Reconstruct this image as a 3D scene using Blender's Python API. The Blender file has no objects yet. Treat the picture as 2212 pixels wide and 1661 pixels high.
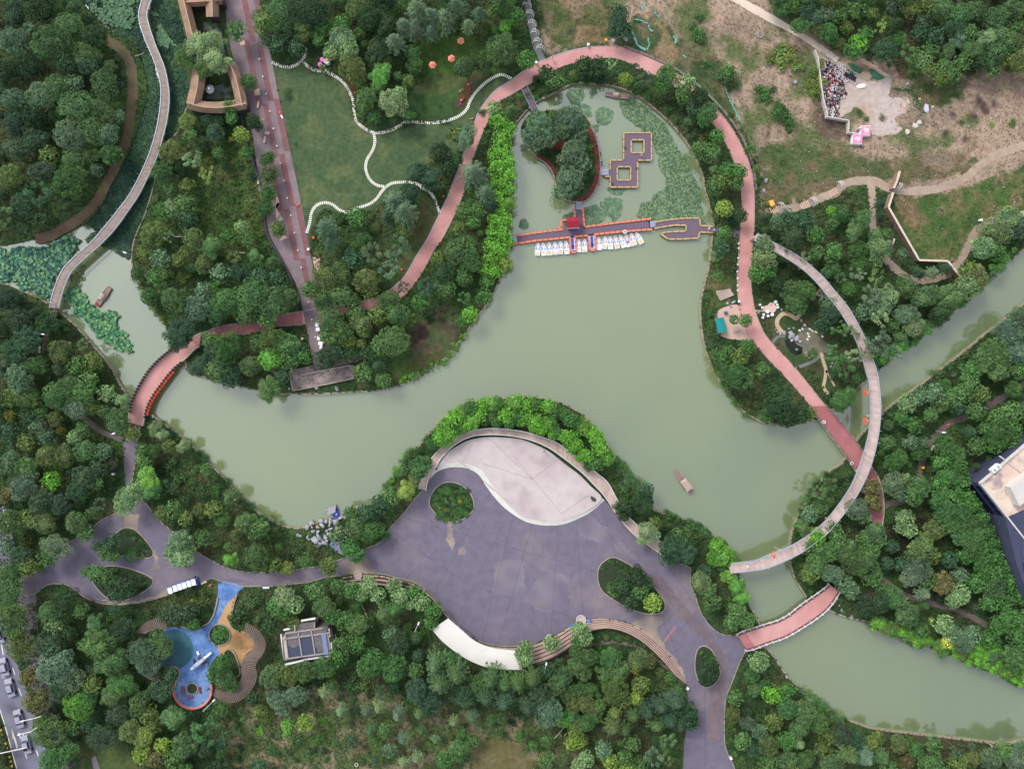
import bpy, bmesh, math, random
import numpy as np
from mathutils import Vector, Matrix
from mathutils.geometry import delaunay_2d_cdt, tessellate_polygon
# camera, sky, sun, exposure
SC = bpy.context.scene
COL = SC.collection
S = 0.113            # metres per map unit
CX, CY = 1106.0, 830.5
H = 180.0            # flying height of the drone
cam_d = bpy.data.cameras.new('camera')
cam_d.sensor_width = 36.0
cam_d.lens = 36.0 * H / (2212 * S)
cam_d.clip_end = 2000
cam_d.clip_start = 1
cam = bpy.data.objects.new('camera', cam_d)
cam.location = (0, 0, H)
COL.objects.link(cam)
SC.camera = cam
world = bpy.data.worlds.new('World')
SC.world = world
world.use_nodes = True
wn = world.node_tree
wn.nodes.clear()
w_out = wn.nodes.new('ShaderNodeOutputWorld')
w_bg = wn.nodes.new('ShaderNodeBackground')
w_hs = wn.nodes.new('ShaderNodeHueSaturation')
w_sky = wn.nodes.new('ShaderNodeTexSky')
w_sky.sky_type = 'NISHITA'
w_sky.sun_disc = False
SUN_EL, SUN_AZ = math.radians(44), math.radians(-40)
w_sky.sun_elevation = SUN_EL
w_sky.sun_rotation = SUN_AZ
w_sky.air_density = 1.0
w_sky.dust_density = 1.5
w_hs.inputs['Saturation'].default_value = 0.32
w_hs.inputs['Value'].default_value = 1.0
w_bg.inputs['Strength'].default_value = 0.15
wn.links.new(w_sky.outputs[0], w_hs.inputs['Color'])
wn.links.new(w_hs.outputs[0], w_bg.inputs['Color'])
wn.links.new(w_bg.outputs[0], w_out.inputs['Surface'])
sun_d = bpy.data.lights.new('sun', 'SUN')
sun_d.energy = 1.1
sun_d.angle = math.radians(18)
sun_d.color = (1.0, 0.95, 0.88)
sun = bpy.data.objects.new('sun', sun_d)
sun_dir = Vector((math.sin(SUN_AZ) * math.cos(SUN_EL), math.cos(SUN_AZ) * math.cos(SUN_EL), math.sin(SUN_EL)))
sun.rotation_euler = sun_dir.to_track_quat('Z', 'Y').to_euler()
sun.location = (0, 0, 120)
COL.objects.link(sun)
SC.view_settings.view_transform = 'Standard'
SC.view_settings.look = 'None'
SC.view_settings.gamma = 1.0
SC.view_settings.use_curve_mapping = False
SC.view_settings.exposure = 1.0
SC.cycles.max_bounces = 5
SC.cycles.diffuse_bounces = 3
SC.cycles.glossy_bounces = 2
R = random.Random(7)
NR = np.random.RandomState(11)
# helpers
def P(X, Y, z=0.0):
 """map position -> world point; a point at height z is seen where the map shows it"""
 f = (H - z) / H
 return Vector(((X - CX) * S * f, (CY - Y) * S * f, z))
def srgb(r, g, b):
 f = lambda c: (c / 255 / 12.92) if c <= 10 else ((c / 255 + .055) / 1.055) ** 2.4
 return (f(r), f(g), f(b))
MATS = {}
def mat(name, rgb, rough=0.85, var=0.18, scale=0.6, rgb2=None, s2=0.08, spot=None, spots=1.2, spotamt=.35,
  bump=0.0, attr=None, objcol=False, metal=0.0, spec=0.3, ior=None, fine=0.0, trans=0.0):
 if name in MATS: return MATS[name]
 m = bpy.data.materials.new(name); m.use_nodes = True
 nt = m.node_tree; N = nt.nodes; L = nt.links
 b = N['Principled BSDF']
 b.inputs['Roughness'].default_value = rough
 b.inputs['Metallic'].default_value = metal
 b.inputs['Specular IOR Level'].default_value = spec
 if ior: b.inputs['IOR'].default_value = ior
 geo = N.new('ShaderNodeNewGeometry')
 def noise(sc, det=4):
  n = N.new('ShaderNodeTexNoise'); n.inputs['Scale'].default_value = sc; n.inputs['Detail'].default_value = det
  L.new(geo.outputs['Position'], n.inputs['Vector']); return n
 def mix(a, bb, fac, mode='MIX'):
  x = N.new('ShaderNodeMix'); x.data_type = 'RGBA'; x.blend_type = mode
  for s_, v in (('A', a), ('B', bb)):
   i = [q for q in x.inputs if q.name == s_ and q.type == 'RGBA'][0]
   if isinstance(v, tuple): i.default_value = (*v, 1)
   else: L.new(v, i)
  f = [q for q in x.inputs if q.name == 'Factor' and q.type == 'VALUE'][0]
  if isinstance(fac, float): f.default_value = fac
  else: L.new(fac, f)
  return [q for q in x.outputs if q.type == 'RGBA'][0]
 def mr(src, a, bb, c, d):
  x = N.new('ShaderNodeMapRange'); x.inputs[1].default_value = a; x.inputs[2].default_value = bb
  x.inputs[3].default_value = c; x.inputs[4].default_value = d; L.new(src, x.inputs[0]); return x.outputs[0]
 col = rgb
 if rgb2:
  col = mix(rgb, rgb2, mr(noise(s2, 5).outputs[0], .42, .60, 0, 1))
 if spot:
  col = mix(col, spot, mr(noise(spots, 6).outputs[0], .52, .70, 0, spotamt))
 if attr:
  a = N.new('ShaderNodeAttribute'); a.attribute_name = attr
  col = mix(col, a.outputs['Color'], 1.0, 'MULTIPLY')
 if objcol:
  oi = N.new('ShaderNodeObjectInfo')
  col = mix(col, oi.outputs['Color'], 1.0, 'MULTIPLY')
 n1 = noise(scale, 5)
 v = mr(n1.outputs[0], .3, .7, 1 - var, 1 + var)
 cmb = N.new('ShaderNodeCombineColor')
 for i in range(3): L.new(v, cmb.inputs[i])
 col = mix(col, cmb.outputs[0], 1.0, 'MULTIPLY')
 if fine:
  v2 = mr(noise(9.0, 2).outputs[0], .3, .7, 1 - fine, 1 + fine)
  c2 = N.new('ShaderNodeCombineColor')
  for i in range(3): L.new(v2, c2.inputs[i])
  col = mix(col, c2.outputs[0], 1.0, 'MULTIPLY')
 L.new(col, b.inputs['Base Color'])
 if trans:   # leaves let some daylight through
  tb = N.new('ShaderNodeBsdfTranslucent'); ms = N.new('ShaderNodeMixShader'); ms.inputs[0].default_value = trans
  L.new(col, tb.inputs['Color']); L.new(b.outputs[0], ms.inputs[1]); L.new(tb.outputs[0], ms.inputs[2]); L.new(ms.outputs[0], N['Material Output'].inputs['Surface'])
 if bump:
  bp = N.new('ShaderNodeBump'); bp.inputs['Strength'].default_value = bump; bp.inputs['Distance'].default_value = .15
  L.new(noise(2.2, 4).outputs[0], bp.inputs['Height']); L.new(bp.outputs[0], b.inputs['Normal'])
 MATS[name] = m
 return m
def tag(o, label=None, cat=None, group=None, kind=None):
 if label: o['label'] = label
 if cat: o['category'] = cat
 if group: o['group'] = group
 if kind: o['kind'] = kind
 return o
def link(name, me, m=None, parent=None):
 if m is not None and not me.materials: me.materials.append(m)
 o = bpy.data.objects.new(name, me); COL.objects.link(o)
 if parent is not None:
  o.parent = parent
 return o
def mesh_obj(name, v, f, m=None, parent=None, cols=None, cname='tone', smooth=False):
 """v in the parent's local space"""
 me = bpy.data.meshes.new(name)
 me.from_pydata([tuple(p) for p in v], [], [tuple(q) for q in f])
 if cols is not None:
  a = me.color_attributes.new(cname, 'FLOAT_COLOR', 'CORNER')
  arr = np.ones((len(me.loops), 4), np.float32)
  k = 0
  for i, q in enumerate(f):
   arr[k:k + len(q), :3] = cols[i]; k += len(q)
  a.data.foreach_set('color', arr.ravel())
 if smooth:
  me.polygons.foreach_set('use_smooth', [True] * len(me.polygons))
 me.update()
 return link(name, me, m, parent)
def empty(name, loc=(0, 0, 0), rz=0.0, label=None, cat=None, group=None, kind=None):
 o = bpy.data.objects.new(name, None); COL.objects.link(o)
 o.empty_display_size = .3
 o.location = loc; o.rotation_euler = (0, 0, rz)
 return tag(o, label, cat, group, kind)
def copy_tree(o, parent=None):
 c = o.copy(); COL.objects.link(c); c.parent = parent
 for ch in o.children:
  copy_tree(ch, c)
 return c
class MB:
 """collects shapes; build() links them as one mesh object"""
 def __init__(s): s.v = []; s.f = []; s.c = []
 def add(s, v, f, c=(1, 1, 1)):
  k = len(s.v); s.v += [tuple(p) for p in v]; s.f += [tuple(i + k for i in q) for q in f]; s.c += [c] * len(f); return s
 def box(s, c, d, rz=0.0, rx=0.0, ry=0.0, col=(1, 1, 1), taper=1.0):
  x, y, z = d[0] / 2, d[1] / 2, d[2] / 2
  M = Matrix.Rotation(rz, 3, 'Z') @ Matrix.Rotation(ry, 3, 'Y') @ Matrix.Rotation(rx, 3, 'X')
  vs = []
  for (a, b, e) in [(-x, -y, -z), (x, -y, -z), (x, y, -z), (-x, y, -z), (-x, -y, z), (x, -y, z), (x, y, z), (-x, y, z)]:
   if e > 0: a *= taper; b *= taper
   vs.append(M @ Vector((a, b, e)) + Vector(c))
  return s.add(vs, [(3, 2, 1, 0), (4, 5, 6, 7), (0, 1, 5, 4), (1, 2, 6, 5), (2, 3, 7, 6), (3, 0, 4, 7)], col)
 def tube(s, pts, r, n=6, col=(1, 1, 1), r2=None, cap=True):
  pts = [Vector(p) for p in pts]; m = len(pts); vs = []; fs = []
  for i, p in enumerate(pts):
   d = (pts[min(i + 1, m - 1)] - pts[max(i - 1, 0)])
   if d.length < 1e-6: d = Vector((0, 0, 1))
   d.normalize()
   u = d.cross(Vector((0, 0, 1)))
   if u.length < 1e-3: u = d.cross(Vector((1, 0, 0)))
   u.normalize(); w = d.cross(u)
   rr = r if r2 is None else r + (r2 - r) * i / max(1, m - 1)
   for k in range(n):
    a = 2 * math.pi * k / n
    vs.append(p + (u * math.cos(a) + w * math.sin(a)) * rr)
  for i in range(m - 1):
   for k in range(n):
    fs.append((i * n + k, i * n + (k + 1) % n, (i + 1) * n + (k + 1) % n, (i + 1) * n + k))
  if cap:
   fs.append(tuple(range(n - 1, -1, -1))); fs.append(tuple((m - 1) * n + k for k in range(n)))
  return s.add(vs, fs, col)
 def prism(s, pts, z0, z1, col=(1, 1, 1), taper=None):
  """pts: 2D world/local outline"""
  n = len(pts)
  a = sum(pts[i][0] * pts[(i + 1) % n][1] - pts[(i + 1) % n][0] * pts[i][1] for i in range(n))
  if a < 0: pts = pts[::-1]
  cx = sum(p[0] for p in pts) / n; cy = sum(p[1] for p in pts) / n
  t = taper or 1.0
  vs = [(p[0], p[1], z0) for p in pts] + [(cx + (p[0] - cx) * t, cy + (p[1] - cy) * t, z1) for p in pts]
  tris = tessellate_polygon([[Vector((p[0], p[1], 0)) for p in pts]])
  fs = []
  for tr in tris:
   p, q, r_ = [pts[i] for i in tr]
   ar = (q[0] - p[0]) * (r_[1] - p[1]) - (r_[0] - p[0]) * (q[1] - p[1])
   tr = tuple(tr) if ar > 0 else tuple(tr[::-1])
   fs.append(tuple(i + n for i in tr)); fs.append(tr[::-1])
  for i in range(n):
   j = (i + 1) % n
   fs.append((i, j, j + n, i + n))
  return s.add(vs, fs, col)
 def build(s, name, m, parent=None, smooth=False, attr=False):
  return mesh_obj(name, s.v, s.f, m, parent, s.c if attr else None, smooth=smooth)
def wpoly(D, z=0.0):
 return [tuple(P(x, y, z)[:2]) for x, y in D]
def catmull(pts, step=6.0, closed=False):
 """smooth polyline through map points, resampled about every `step` map units"""
 n = len(pts); out = []
 rng = range(n if closed else n - 1)
 for i in rng:
  if closed: p0, p1, p2, p3 = pts[(i - 1) % n], pts[i], pts[(i + 1) % n], pts[(i + 2) % n]
  else: p0, p1, p2, p3 = pts[max(i - 1, 0)], pts[i], pts[i + 1], pts[min(i + 2, n - 1)]
  d = math.hypot(p2[0] - p1[0], p2[1] - p1[1]); k = max(1, int(round(d / step)))
  for j in range(k):
   t = j / k; t2 = t * t; t3 = t2 * t
   out.append(tuple(.5 * (2 * p1[a] + (p2[a] - p0[a]) * t + (2 * p0[a] - 5 * p1[a] + 4 * p2[a] - p3[a]) * t2 +
(3 * p1[a] - p0[a] - 3 * p2[a] + p3[a]) * t3) for a in (0, 1)))
 if not closed: out.append(tuple(pts[-1]))
 return out
def resample(pts, step, closed=False):
 pts = list(pts) + ([pts[0]] if closed else [])
 seg = [math.hypot(pts[i + 1][0] - pts[i][0], pts[i + 1][1] - pts[i][1]) for i in range(len(pts) - 1)]
 L = sum(seg); n = max(1, int(round(L / step))); out = []; i = 0; acc = 0
 for k in range(n + 1):
  t = L * k / n
  while i < len(seg) - 1 and acc + seg[i] < t: acc += seg[i]; i += 1
  u = (t - acc) / max(seg[i], 1e-9); u = min(max(u, 0), 1)
  out.append((pts[i][0] + (pts[i + 1][0] - pts[i][0]) * u, pts[i][1] + (pts[i + 1][1] - pts[i][1]) * u))
 return out
def offset(pts, d, closed=False):
 """d>0: to the left of travel in map coordinates (y down)"""
 n = len(pts); out = []
 for i in range(n):
  a = pts[(i - 1) % n] if (closed or i > 0) else pts[i]
  b = pts[(i + 1) % n] if (closed or i < n - 1) else pts[i]
  dx, dy = b[0] - a[0], b[1] - a[1]; l = math.hypot(dx, dy) or 1
  out.append((pts[i][0] + dy / l * d, pts[i][1] - dx / l * d))
 return out
def ribbon(mb, Lp, Rp, z0, z1, col=(1, 1, 1), cols=None, closed=False):
 """solid strip between two equally long map polylines, top at z1, bottom at z0"""
 n = len(Lp)
 vs = []
 for a, b in zip(Lp, Rp):
  vs += [P(*a, z1), P(*b, z1), P(*a, z1), P(*b, z1)]
  vs[-2].z = z0; vs[-1].z = z0
 m = n if closed else n - 1
 k = len(mb.v); mb.v += [tuple(v) for v in vs]
 for i in range(m):
  a = k + i * 4; b = k + ((i + 1) % n) * 4
  q = [(a, b, b + 1, a + 1), (a + 2, a + 3, b + 3, b + 2), (a, a + 2, b + 2, b), (a + 1, b + 1, b + 3, a + 3)]
  mb.f += q; mb.c += [(cols[i] if cols else col)] * 4
 if not closed:
  a = k; b = k + (n - 1) * 4
  mb.f += [(a, a + 1, a + 3, a + 2), (b, b + 2, b + 3, b + 1)]; mb.c += [col] * 2
 return mb
def strip(pts, w):
 return offset(pts, w / 2), offset(pts, -w / 2)
def pip(px, py, poly):
 poly = np.asarray(poly, float); inside = np.zeros(px.shape, bool)
 x0, y0 = poly[:, 0], poly[:, 1]; x1, y1 = np.roll(x0, -1), np.roll(y0, -1)
 for a, b, c, d in zip(x0, y0, x1, y1):
  if b == d: continue
  cond = ((b > py) != (d > py))
  inside ^= cond & (px < (c - a) * (py - b) / (d - b) + a)
 return inside
def inpoly(x, y, poly):
 c = False; n = len(poly); j = n - 1
 for i in range(n):
  if (poly[i][1] > y) != (poly[j][1] > y) and x < (poly[j][0] - poly[i][0]) * (y - poly[i][1]) / (poly[j][1] - poly[i][1]) + poly[i][0]:
   c = not c
  j = i
 return c
_vn = {}
def vnoise(x, y, sc, seed=0):
 """value noise 0..1, numpy"""
 if seed not in _vn: _vn[seed] = np.random.RandomState(100 + seed).rand(256, 256)
 g = _vn[seed]; x = np.asarray(x) / sc; y = np.asarray(y) / sc
 xi = np.floor(x).astype(int); yi = np.floor(y).astype(int); fx = x - xi; fy = y - yi
 fx = fx * fx * (3 - 2 * fx); fy = fy * fy * (3 - 2 * fy)
 a = g[yi % 256, xi % 256]; b = g[yi % 256, (xi + 1) % 256]; c = g[(yi + 1) % 256, xi % 256]; d = g[(yi + 1) % 256, (xi + 1) % 256]
 return (a * (1 - fx) + b * fx) * (1 - fy) + (c * (1 - fx) + d * fx) * fy
def fbm(x, y, sc, seed=0, o=4):
 t = 0; a = .5; n = 0
 for k in range(o):
  t = t + a * vnoise(x, y, sc, seed + k); n += a; a *= .55; sc *= .48
 return t / n
def sstep(a, b, x):
 t = np.clip((x - a) / (b - a), 0, 1); return t * t * (3 - 2 * t)
# raster mask over the map (cell = 3 map units)
RX0, RY0, RC = -80, -80, 3.0
RW, RH_ = int((2212 + 160) / RC), int((1661 + 160) / RC)
_gx, _gy = np.meshgrid(RX0 + (np.arange(RW) + .5) * RC, RY0 + (np.arange(RH_) + .5) * RC)
def rmask(polys):
 m = np.zeros((RH_, RW), bool)
 for p in polys:
  xs = [q[0] for q in p]; ys = [q[1] for q in p]
  i0 = max(0, int((min(xs) - RX0) / RC) - 1); i1 = min(RW, int((max(xs) - RX0) / RC) + 2)
  j0 = max(0, int((min(ys) - RY0) / RC) - 1); j1 = min(RH_, int((max(ys) - RY0) / RC) + 2)
  if i1 <= i0 or j1 <= j0: continue
  m[j0:j1, i0:i1] |= pip(_gx[j0:j1, i0:i1], _gy[j0:j1, i0:i1], p)
 return m
def rget(m, x, y):
 i = np.clip(((np.asarray(x) - RX0) / RC).astype(int), 0, RW - 1); j = np.clip(((np.asarray(y) - RY0) / RC).astype(int), 0, RH_ - 1)
 return m[j, i]
# traced map (map units, y down)
def pl(s):
 return [tuple(float(a) for a in p.split(',')) for p in s.split()]
SH_S = pl("325,895 345,907 370,927 397,947 435,982 470,1017 500,1050 525,1075 551,1101 578,1120 603,1132 645,1140 688,1128 728,1121 745,1103 768,1096 803,1086 815,1077 833,1057 848,1040 856,1024 868,1007 890,980 910,955 932,928 958,902 990,880 1025,866 1065,860 1106,858 1138,856 1181,861 1221,873 1256,893 1285,922 1305,947 1322,976 1334,1000 1348,1022 1368,1052 1383,1070 1406,1095 1431,1107 1456,1116 1481,1121 1511,1137 1536,1152 1563,1170 1581,1187 1592,1202 1596,1230 1602,1260 1611,1290 1632,1326 1643,1350")
SH_SW = pl("1621,1401 1652,1396 1674,1420 1691,1445 1709,1467 1741,1492 1766,1512 1789,1527 1831,1552 1859,1564 1896,1574 1959,1582 2034,1590 2084,1596 2169,1605 2212,1597 2330,1572")
SH_SN = pl("2330,1512 2212,1474 2146,1455 2096,1436 2034,1405 1984,1390 1924,1366 1884,1346 1834,1335 1791,1317 1809,1295")
SH_E = pl("1741,1290 1726,1267 1714,1245 1711,1235 1706,1210 1706,1175 1713,1142 1724,1117 1741,1085 1759,1060 1779,1032 1799,1012 1821,997 1849,952 1876,922 1904,895 1929,872 1989,830 2106,740 2118,729 2156,700 2212,655 2330,560")
SH_NE = pl("2330,430 2201,547 2149,583 2114,614 2069,655 2016,694 1971,734 1931,768 1904,797 1880,815 1864,829 1849,842 1832,862 1815,880 1794,886 1765,905")
SH_R = pl("1759,908 1709,917 1657,916 1631,905 1601,885 1581,857 1558,830 1541,797 1528,770 1518,732 1513,695 1512,665 1516,635 1526,595 1533,562 1538,505 1540,487 1531,440 1523,415 1516,375 1498,335 1478,302 1443,262 1413,235 1381,210 1356,197 1331,189 1293,182 1256,180 1231,185 1206,197 1181,210 1158,222 1141,237 1121,260 1108,277 1104,312 1100,350 1098,400 1098,450 1102,500 1098,545 1090,580 1078,610 1065,637 1050,662 1030,687 1012,712 978,758 948,785 903,812 873,830 853,837 815,845 778,847 728,850 678,852 628,852 603,852 551,843 520,836 475,825 425,812 405,803 398,775")
SH_P = pl("372,757 362,720 340,675 320,652 310,625 297,605 287,585 284,565 284,550 287,525 298,495 315,455 335,384 342,333 384,282 402,233 408,180 395,130 400,77 385,30 378,0 374,-60 150,-60 160,-20 190,20 235,62 290,95 305,130 318,190 307,243 292,294 272,346 240,400 222,440 185,482 120,500 60,518 0,530 -60,535 -60,612 0,612 50,632 90,648 110,660 125,670 150,690 175,715 205,750 225,772 242,797 260,830 275,852 284,870 279,897 300,903")
WATER = SH_S + SH_SW + SH_SN + SH_E + SH_NE + SH_R + SH_P
ISLAND = pl("1128,268 1140,252 1160,243 1200,238 1250,242 1268,256 1278,274 1286,294 1292,315 1297,335 1299,355 1298,380 1294,398 1284,415 1270,428 1255,436 1232,434 1215,425 1202,400 1196,378 1178,350 1155,333 1138,312 1128,290")
PLAZA = pl("40,1246 67,1244 82,1225 107,1212 137,1187 155,1167 185,1150 207,1132 230,1117 257,1105 270,1092 272,1052 268,1005 267,975 266,955 298,952 296,975 292,1000 287,1030 284,1055 298,1068 312,1082 332,1110 350,1130 370,1145 390,1160 420,1187 450,1207 487,1225 512,1232 553,1236 603,1236 638,1230 690,1222 738,1207 783,1187 823,1170 838,1145 875,1105 893,1080 915,1056 928,1035 943,1020 965,1011 990,1009 1015,1014 1035,1027 1048,1047 1065,1070 1090,1097 1126,1122 1151,1131 1181,1135 1218,1132 1256,1117 1281,1102 1306,1080 1322,1098 1346,1132 1368,1154 1393,1179 1428,1200 1481,1222 1492,1226 1491,1260 1501,1282 1511,1315 1526,1342 1546,1362 1568,1372 1593,1374 1611,1400 1596,1435 1581,1475 1568,1510 1565,1557 1566,1607 1576,1635 1590,1665 1605,1720 1473,1720 1475,1660 1478,1607 1482,1575 1488,1540 1486,1507 1483,1480 1478,1467 1463,1437 1438,1405 1406,1375 1381,1357 1351,1342 1318,1336 1281,1337 1261,1340 1231,1352 1206,1367 1181,1375 1156,1390 1106,1396 1065,1393 1040,1386 1015,1372 990,1352 968,1327 953,1307 938,1290 915,1270 890,1256 853,1247 828,1240 778,1238 738,1243 703,1247 665,1258 645,1260 578,1267 553,1266 525,1266 475,1255 457,1249 425,1260 370,1282 325,1296 275,1305 225,1304 187,1292 155,1270 140,1262 112,1261 95,1267 75,1282 45,1290")
I1 = pl("252,1150 265,1141 280,1140 295,1147 310,1162 325,1180 331,1195 325,1204 300,1205 275,1199 250,1203 225,1203 212,1195 215,1180 235,1165")
I2 = pl("190,1240 205,1230 237,1222 275,1227 312,1240 330,1252 327,1265 312,1277 287,1290 262,1299 240,1296 222,1284 205,1265")
I3 = pl("927,1085 935,1062 953,1045 975,1041 1000,1050 1018,1070 1024,1090 1018,1107 998,1122 973,1127 950,1117 933,1100")
I4 = pl("1291,1244 1296,1222 1313,1207 1326,1204 1343,1210 1368,1225 1390,1243 1411,1265 1428,1287 1437,1305 1433,1320 1418,1326 1393,1325 1368,1317 1343,1305 1318,1290 1298,1272")
I5 = pl("1506,1405 1518,1395 1533,1400 1546,1417 1553,1437 1556,1455 1546,1475 1528,1485 1514,1479 1505,1460 1501,1435")
STAGE = pl("943,1010 965,980 990,962 1015,950 1053,944 1106,946 1136,952 1181,972 1218,1000 1251,1025 1276,1050 1299,1074 1281,1094 1256,1108 1218,1122 1181,1125 1151,1121 1126,1112 1098,1090 1075,1065 1058,1040 1043,1018 1018,1004 990,999 963,1001")
STAGE_O = pl("1306,1080 1281,1102 1256,1117 1218,1132 1181,1135 1151,1131 1126,1122 1090,1097 1065,1070 1048,1047 1035,1027 1015,1014 990,1009 965,1011 943,1020 928,1036")
STAGE_I = pl("1299,1074 1277,1094 1253,1108 1218,1122 1181,1125 1153,1121 1130,1112 1100,1089 1076,1064 1058,1041 1044,1019 1018,1004 990,999 963,1001 944,1009 936,1018")
RING_O = pl("435,720 475,705 525,698 560,694 590,684 653,672 700,664 739,658 768,652 803,645 840,627 873,597 900,552 923,515 950,460 968,422 980,390 988,370 1000,337 1010,300 1025,265 1035,240 1065,200 1103,174 1143,145 1181,127 1231,110 1281,101 1318,100 1356,105 1406,125 1438,142 1481,172 1516,207 1553,240 1581,277 1603,317 1618,350 1626,380 1630,415 1630,465 1628,515 1623,565 1622,602 1625,635 1631,670 1643,702 1659,731 1709,785 1746,829 1784,877 1819,917 1849,955 1866,980 1881,1007 1894,1027 1904,1055 1908,1080 1908,1112 1904,1138")
RING_I = pl("430,747 487,727 530,722 560,716 593,706 653,702 700,690 748,677 790,670 815,664 863,647 890,620 913,587 938,540 955,517 978,472 1003,415 1009,390 1015,365 1025,335 1036,303 1050,270 1065,242 1080,220 1106,204 1156,175 1211,145 1268,130 1318,125 1356,135 1416,165 1461,190 1496,225 1538,265 1566,307 1588,355 1598,390 1601,414 1603,455 1598,505 1595,557 1592,590 1593,627 1597,660 1606,695 1618,727 1643,757 1659,775 1711,830 1751,877 1771,905 1804,950 1834,990 1849,1016 1862,1040 1870,1060 1876,1080 1877,1105 1884,1125")
B1_L = pl("279,912 282,880 293,850 306,827 322,802 345,777 370,757 390,742 418,729 435,720")
B1_R = pl("306,920 315,880 328,853 347,827 362,807 378,790 397,775 410,762 420,752 430,747")
B2_N = pl("1595,1375 1608,1368 1659,1352 1684,1344 1709,1330 1734,1310 1784,1275 1794,1264")
B2_S = pl("1611,1400 1625,1398 1659,1385 1696,1372 1734,1350 1764,1330 1789,1308 1811,1276")
PROM = pl("484,-40 552,-40 583,112 603,212 646,415 671,547 678,595 683,655 693,690 700,745 690,800 681,803 678,790 661,702 648,640 638,610 615,570 580,515 569,460 558,400 552,335 545,289 536,256 520,180 500,110 490,60")
LAWN = pl("583,112 590,140 615,150 650,138 668,152 700,160 730,170 748,190 757,225 765,262 800,290 850,285 900,270 960,268 1000,248 1025,210 1060,175 1100,168 1103,175 1065,200 1035,240 1025,265 1000,300 990,330 960,330 930,350 900,372 880,385 860,420 830,430 800,455 770,455 735,460 700,450 680,470 672,500 672,550 655,470 646,415 620,290")
LAWN2 = pl("640,110 700,95 780,105 800,190 800,240 860,265 935,255 1005,225 1010,190 1060,165 1110,160 1106,175 1060,205 1030,250 1020,300 880,400 660,480 600,200 585,130")
DECK_I = pl("920,1059 925,1037 939,1014 953,990 978,965 1003,949 1028,941 1065,939 1106,942 1143,950 1181,965 1218,990 1256,1020 1281,1045 1306,1072 1326,1103 1342,1124 1356,1140 1374,1158 1396,1176 1431,1199")
DECK_O = pl("905,1055 908,1037 928,995 943,977 965,955 985,943 1003,935 1030,928 1065,925 1106,928 1143,935 1201,955 1231,977 1266,1003 1291,1023 1313,1042 1333,1078 1348,1105 1373,1130 1398,1150 1438,1176")
BW1_L = pl("306,-30 306,0 300,26 302,51 315,90 333,133 346,179 347,218 340,269 325,325 302,379 280,420 260,447 230,485 195,525 160,555 135,582 120,615 112,640 107,665")
BW1_R = pl("330,-30 326,0 317,26 320,51 335,97 353,141 362,179 365,218 358,269 340,335 320,379 300,420 282,447 250,492 217,527 180,560 155,585 140,615 132,640 126,665")
BW2_I = pl("1630,519 1655,534 1681,547 1714,567 1741,587 1766,612 1789,640 1809,665 1829,695 1846,727 1861,765 1871,802 1878,830 1881,880 1879,925 1869,970 1856,1010 1839,1050 1811,1092 1779,1130 1741,1160 1704,1182 1659,1200 1631,1212 1593,1216 1580,1218")
BW2_O = pl("1636,505 1660,518 1684,531 1714,547 1746,570 1779,600 1804,630 1829,660 1849,692 1869,732 1884,772 1894,802 1899,830 1903,880 1899,930 1889,980 1874,1025 1851,1070 1821,1112 1789,1150 1749,1182 1709,1205 1659,1226 1626,1232 1593,1236 1578,1237")
WHITE_RD = [pl("1560,-12 1603,-2 1659,27 1709,57 1759,87 1813,125"), pl("1540,-20 1576,0 1657,46 1709,72 1754,100 1806,136")]
RUBBLE = pl("1776,125 1806,136 1830,148 1860,160 1895,178 1919,160 1925,178 1921,207 1940,212 1959,212 1965,225 1961,240 1936,255 1940,268 1951,277 1930,290 1884,292 1876,270 1874,255 1862,240 1845,232 1832,245 1819,252 1786,252 1779,212 1768,127")
GRAVEL = [(pl("1669,457 1709,450 1741,442 1776,427 1809,415 1819,400 1846,391 1872,390 1895,394 1915,404 1941,412 1984,412 2034,406 2084,385 2121,355 2159,332 2240,306"), 18),
(pl("1880,393 1886,440 1885,480 1894,522 1914,560 1939,585 1971,605 1996,606 2034,597 2064,575 2086,545 2101,510 2124,487 2159,472 2240,458"), 16)]
DIRT1 = (pl("223,84 256,102 279,133 287,179 284,230 279,274 269,315 246,366 223,410 205,440 175,470 140,492 100,512 77,515"), 22)
WPATH = [(pl("2240,812 2209,832 2159,862 2129,880 2084,902 2059,910 2034,927 2009,955 1994,990 1984,1027 1970,1060 1949,1082 1919,1087 1906,1095"), 14),
(pl("1905,1250 1921,1262 1959,1287 2009,1302 2059,1315 2109,1337 2130,1350"), 12)]
LPATH = (pl("172,896 200,917 225,935 265,950"), 11)
SLATE_ST = (pl("1136,-20 1140,10 1148,50 1156,90 1166,118 1172,130"), 15)
SANDPAD = pl("1595,660 1571,662 1553,670 1543,685 1541,702 1548,720 1568,730 1593,734 1621,732 1606,695")
PLAY_B = pl("477,1255 525,1266 516,1277 511,1284 500,1294 487,1310 478,1328 472,1345 471,1352 455,1362 455,1385 472,1396 477,1417 465,1435 450,1457 455,1477 456,1495 445,1515 425,1526 405,1525 385,1512 377,1495 380,1467 387,1452 372,1440 352,1437 340,1425 335,1405 345,1375 360,1355 390,1354 435,1357 450,1345 462,1322 470,1290")
PLAY_O = pl("511,1284 505,1300 499,1325 497,1345 512,1362 530,1364 550,1385 547,1400 530,1415 520,1437 510,1420 497,1404 482,1408 477,1417 472,1396 489,1386 497,1370 490,1355 471,1352 472,1340 478,1328 487,1310 500,1294")
ROADL = pl("-60,1280 -10,1290 0,1310 20,1375 40,1440 62,1505 90,1580 110,1660 118,1700 42,1700 36,1660 0,1534 -60,1340")
BLEACH_T = pl("1118,1402 1158,1391 1188,1378 1211,1366 1231,1353 1255,1341 1273,1338 1303,1336 1338,1341 1373,1353 1406,1375 1436,1403 1461,1436 1476,1461 1482,1473")
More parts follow.
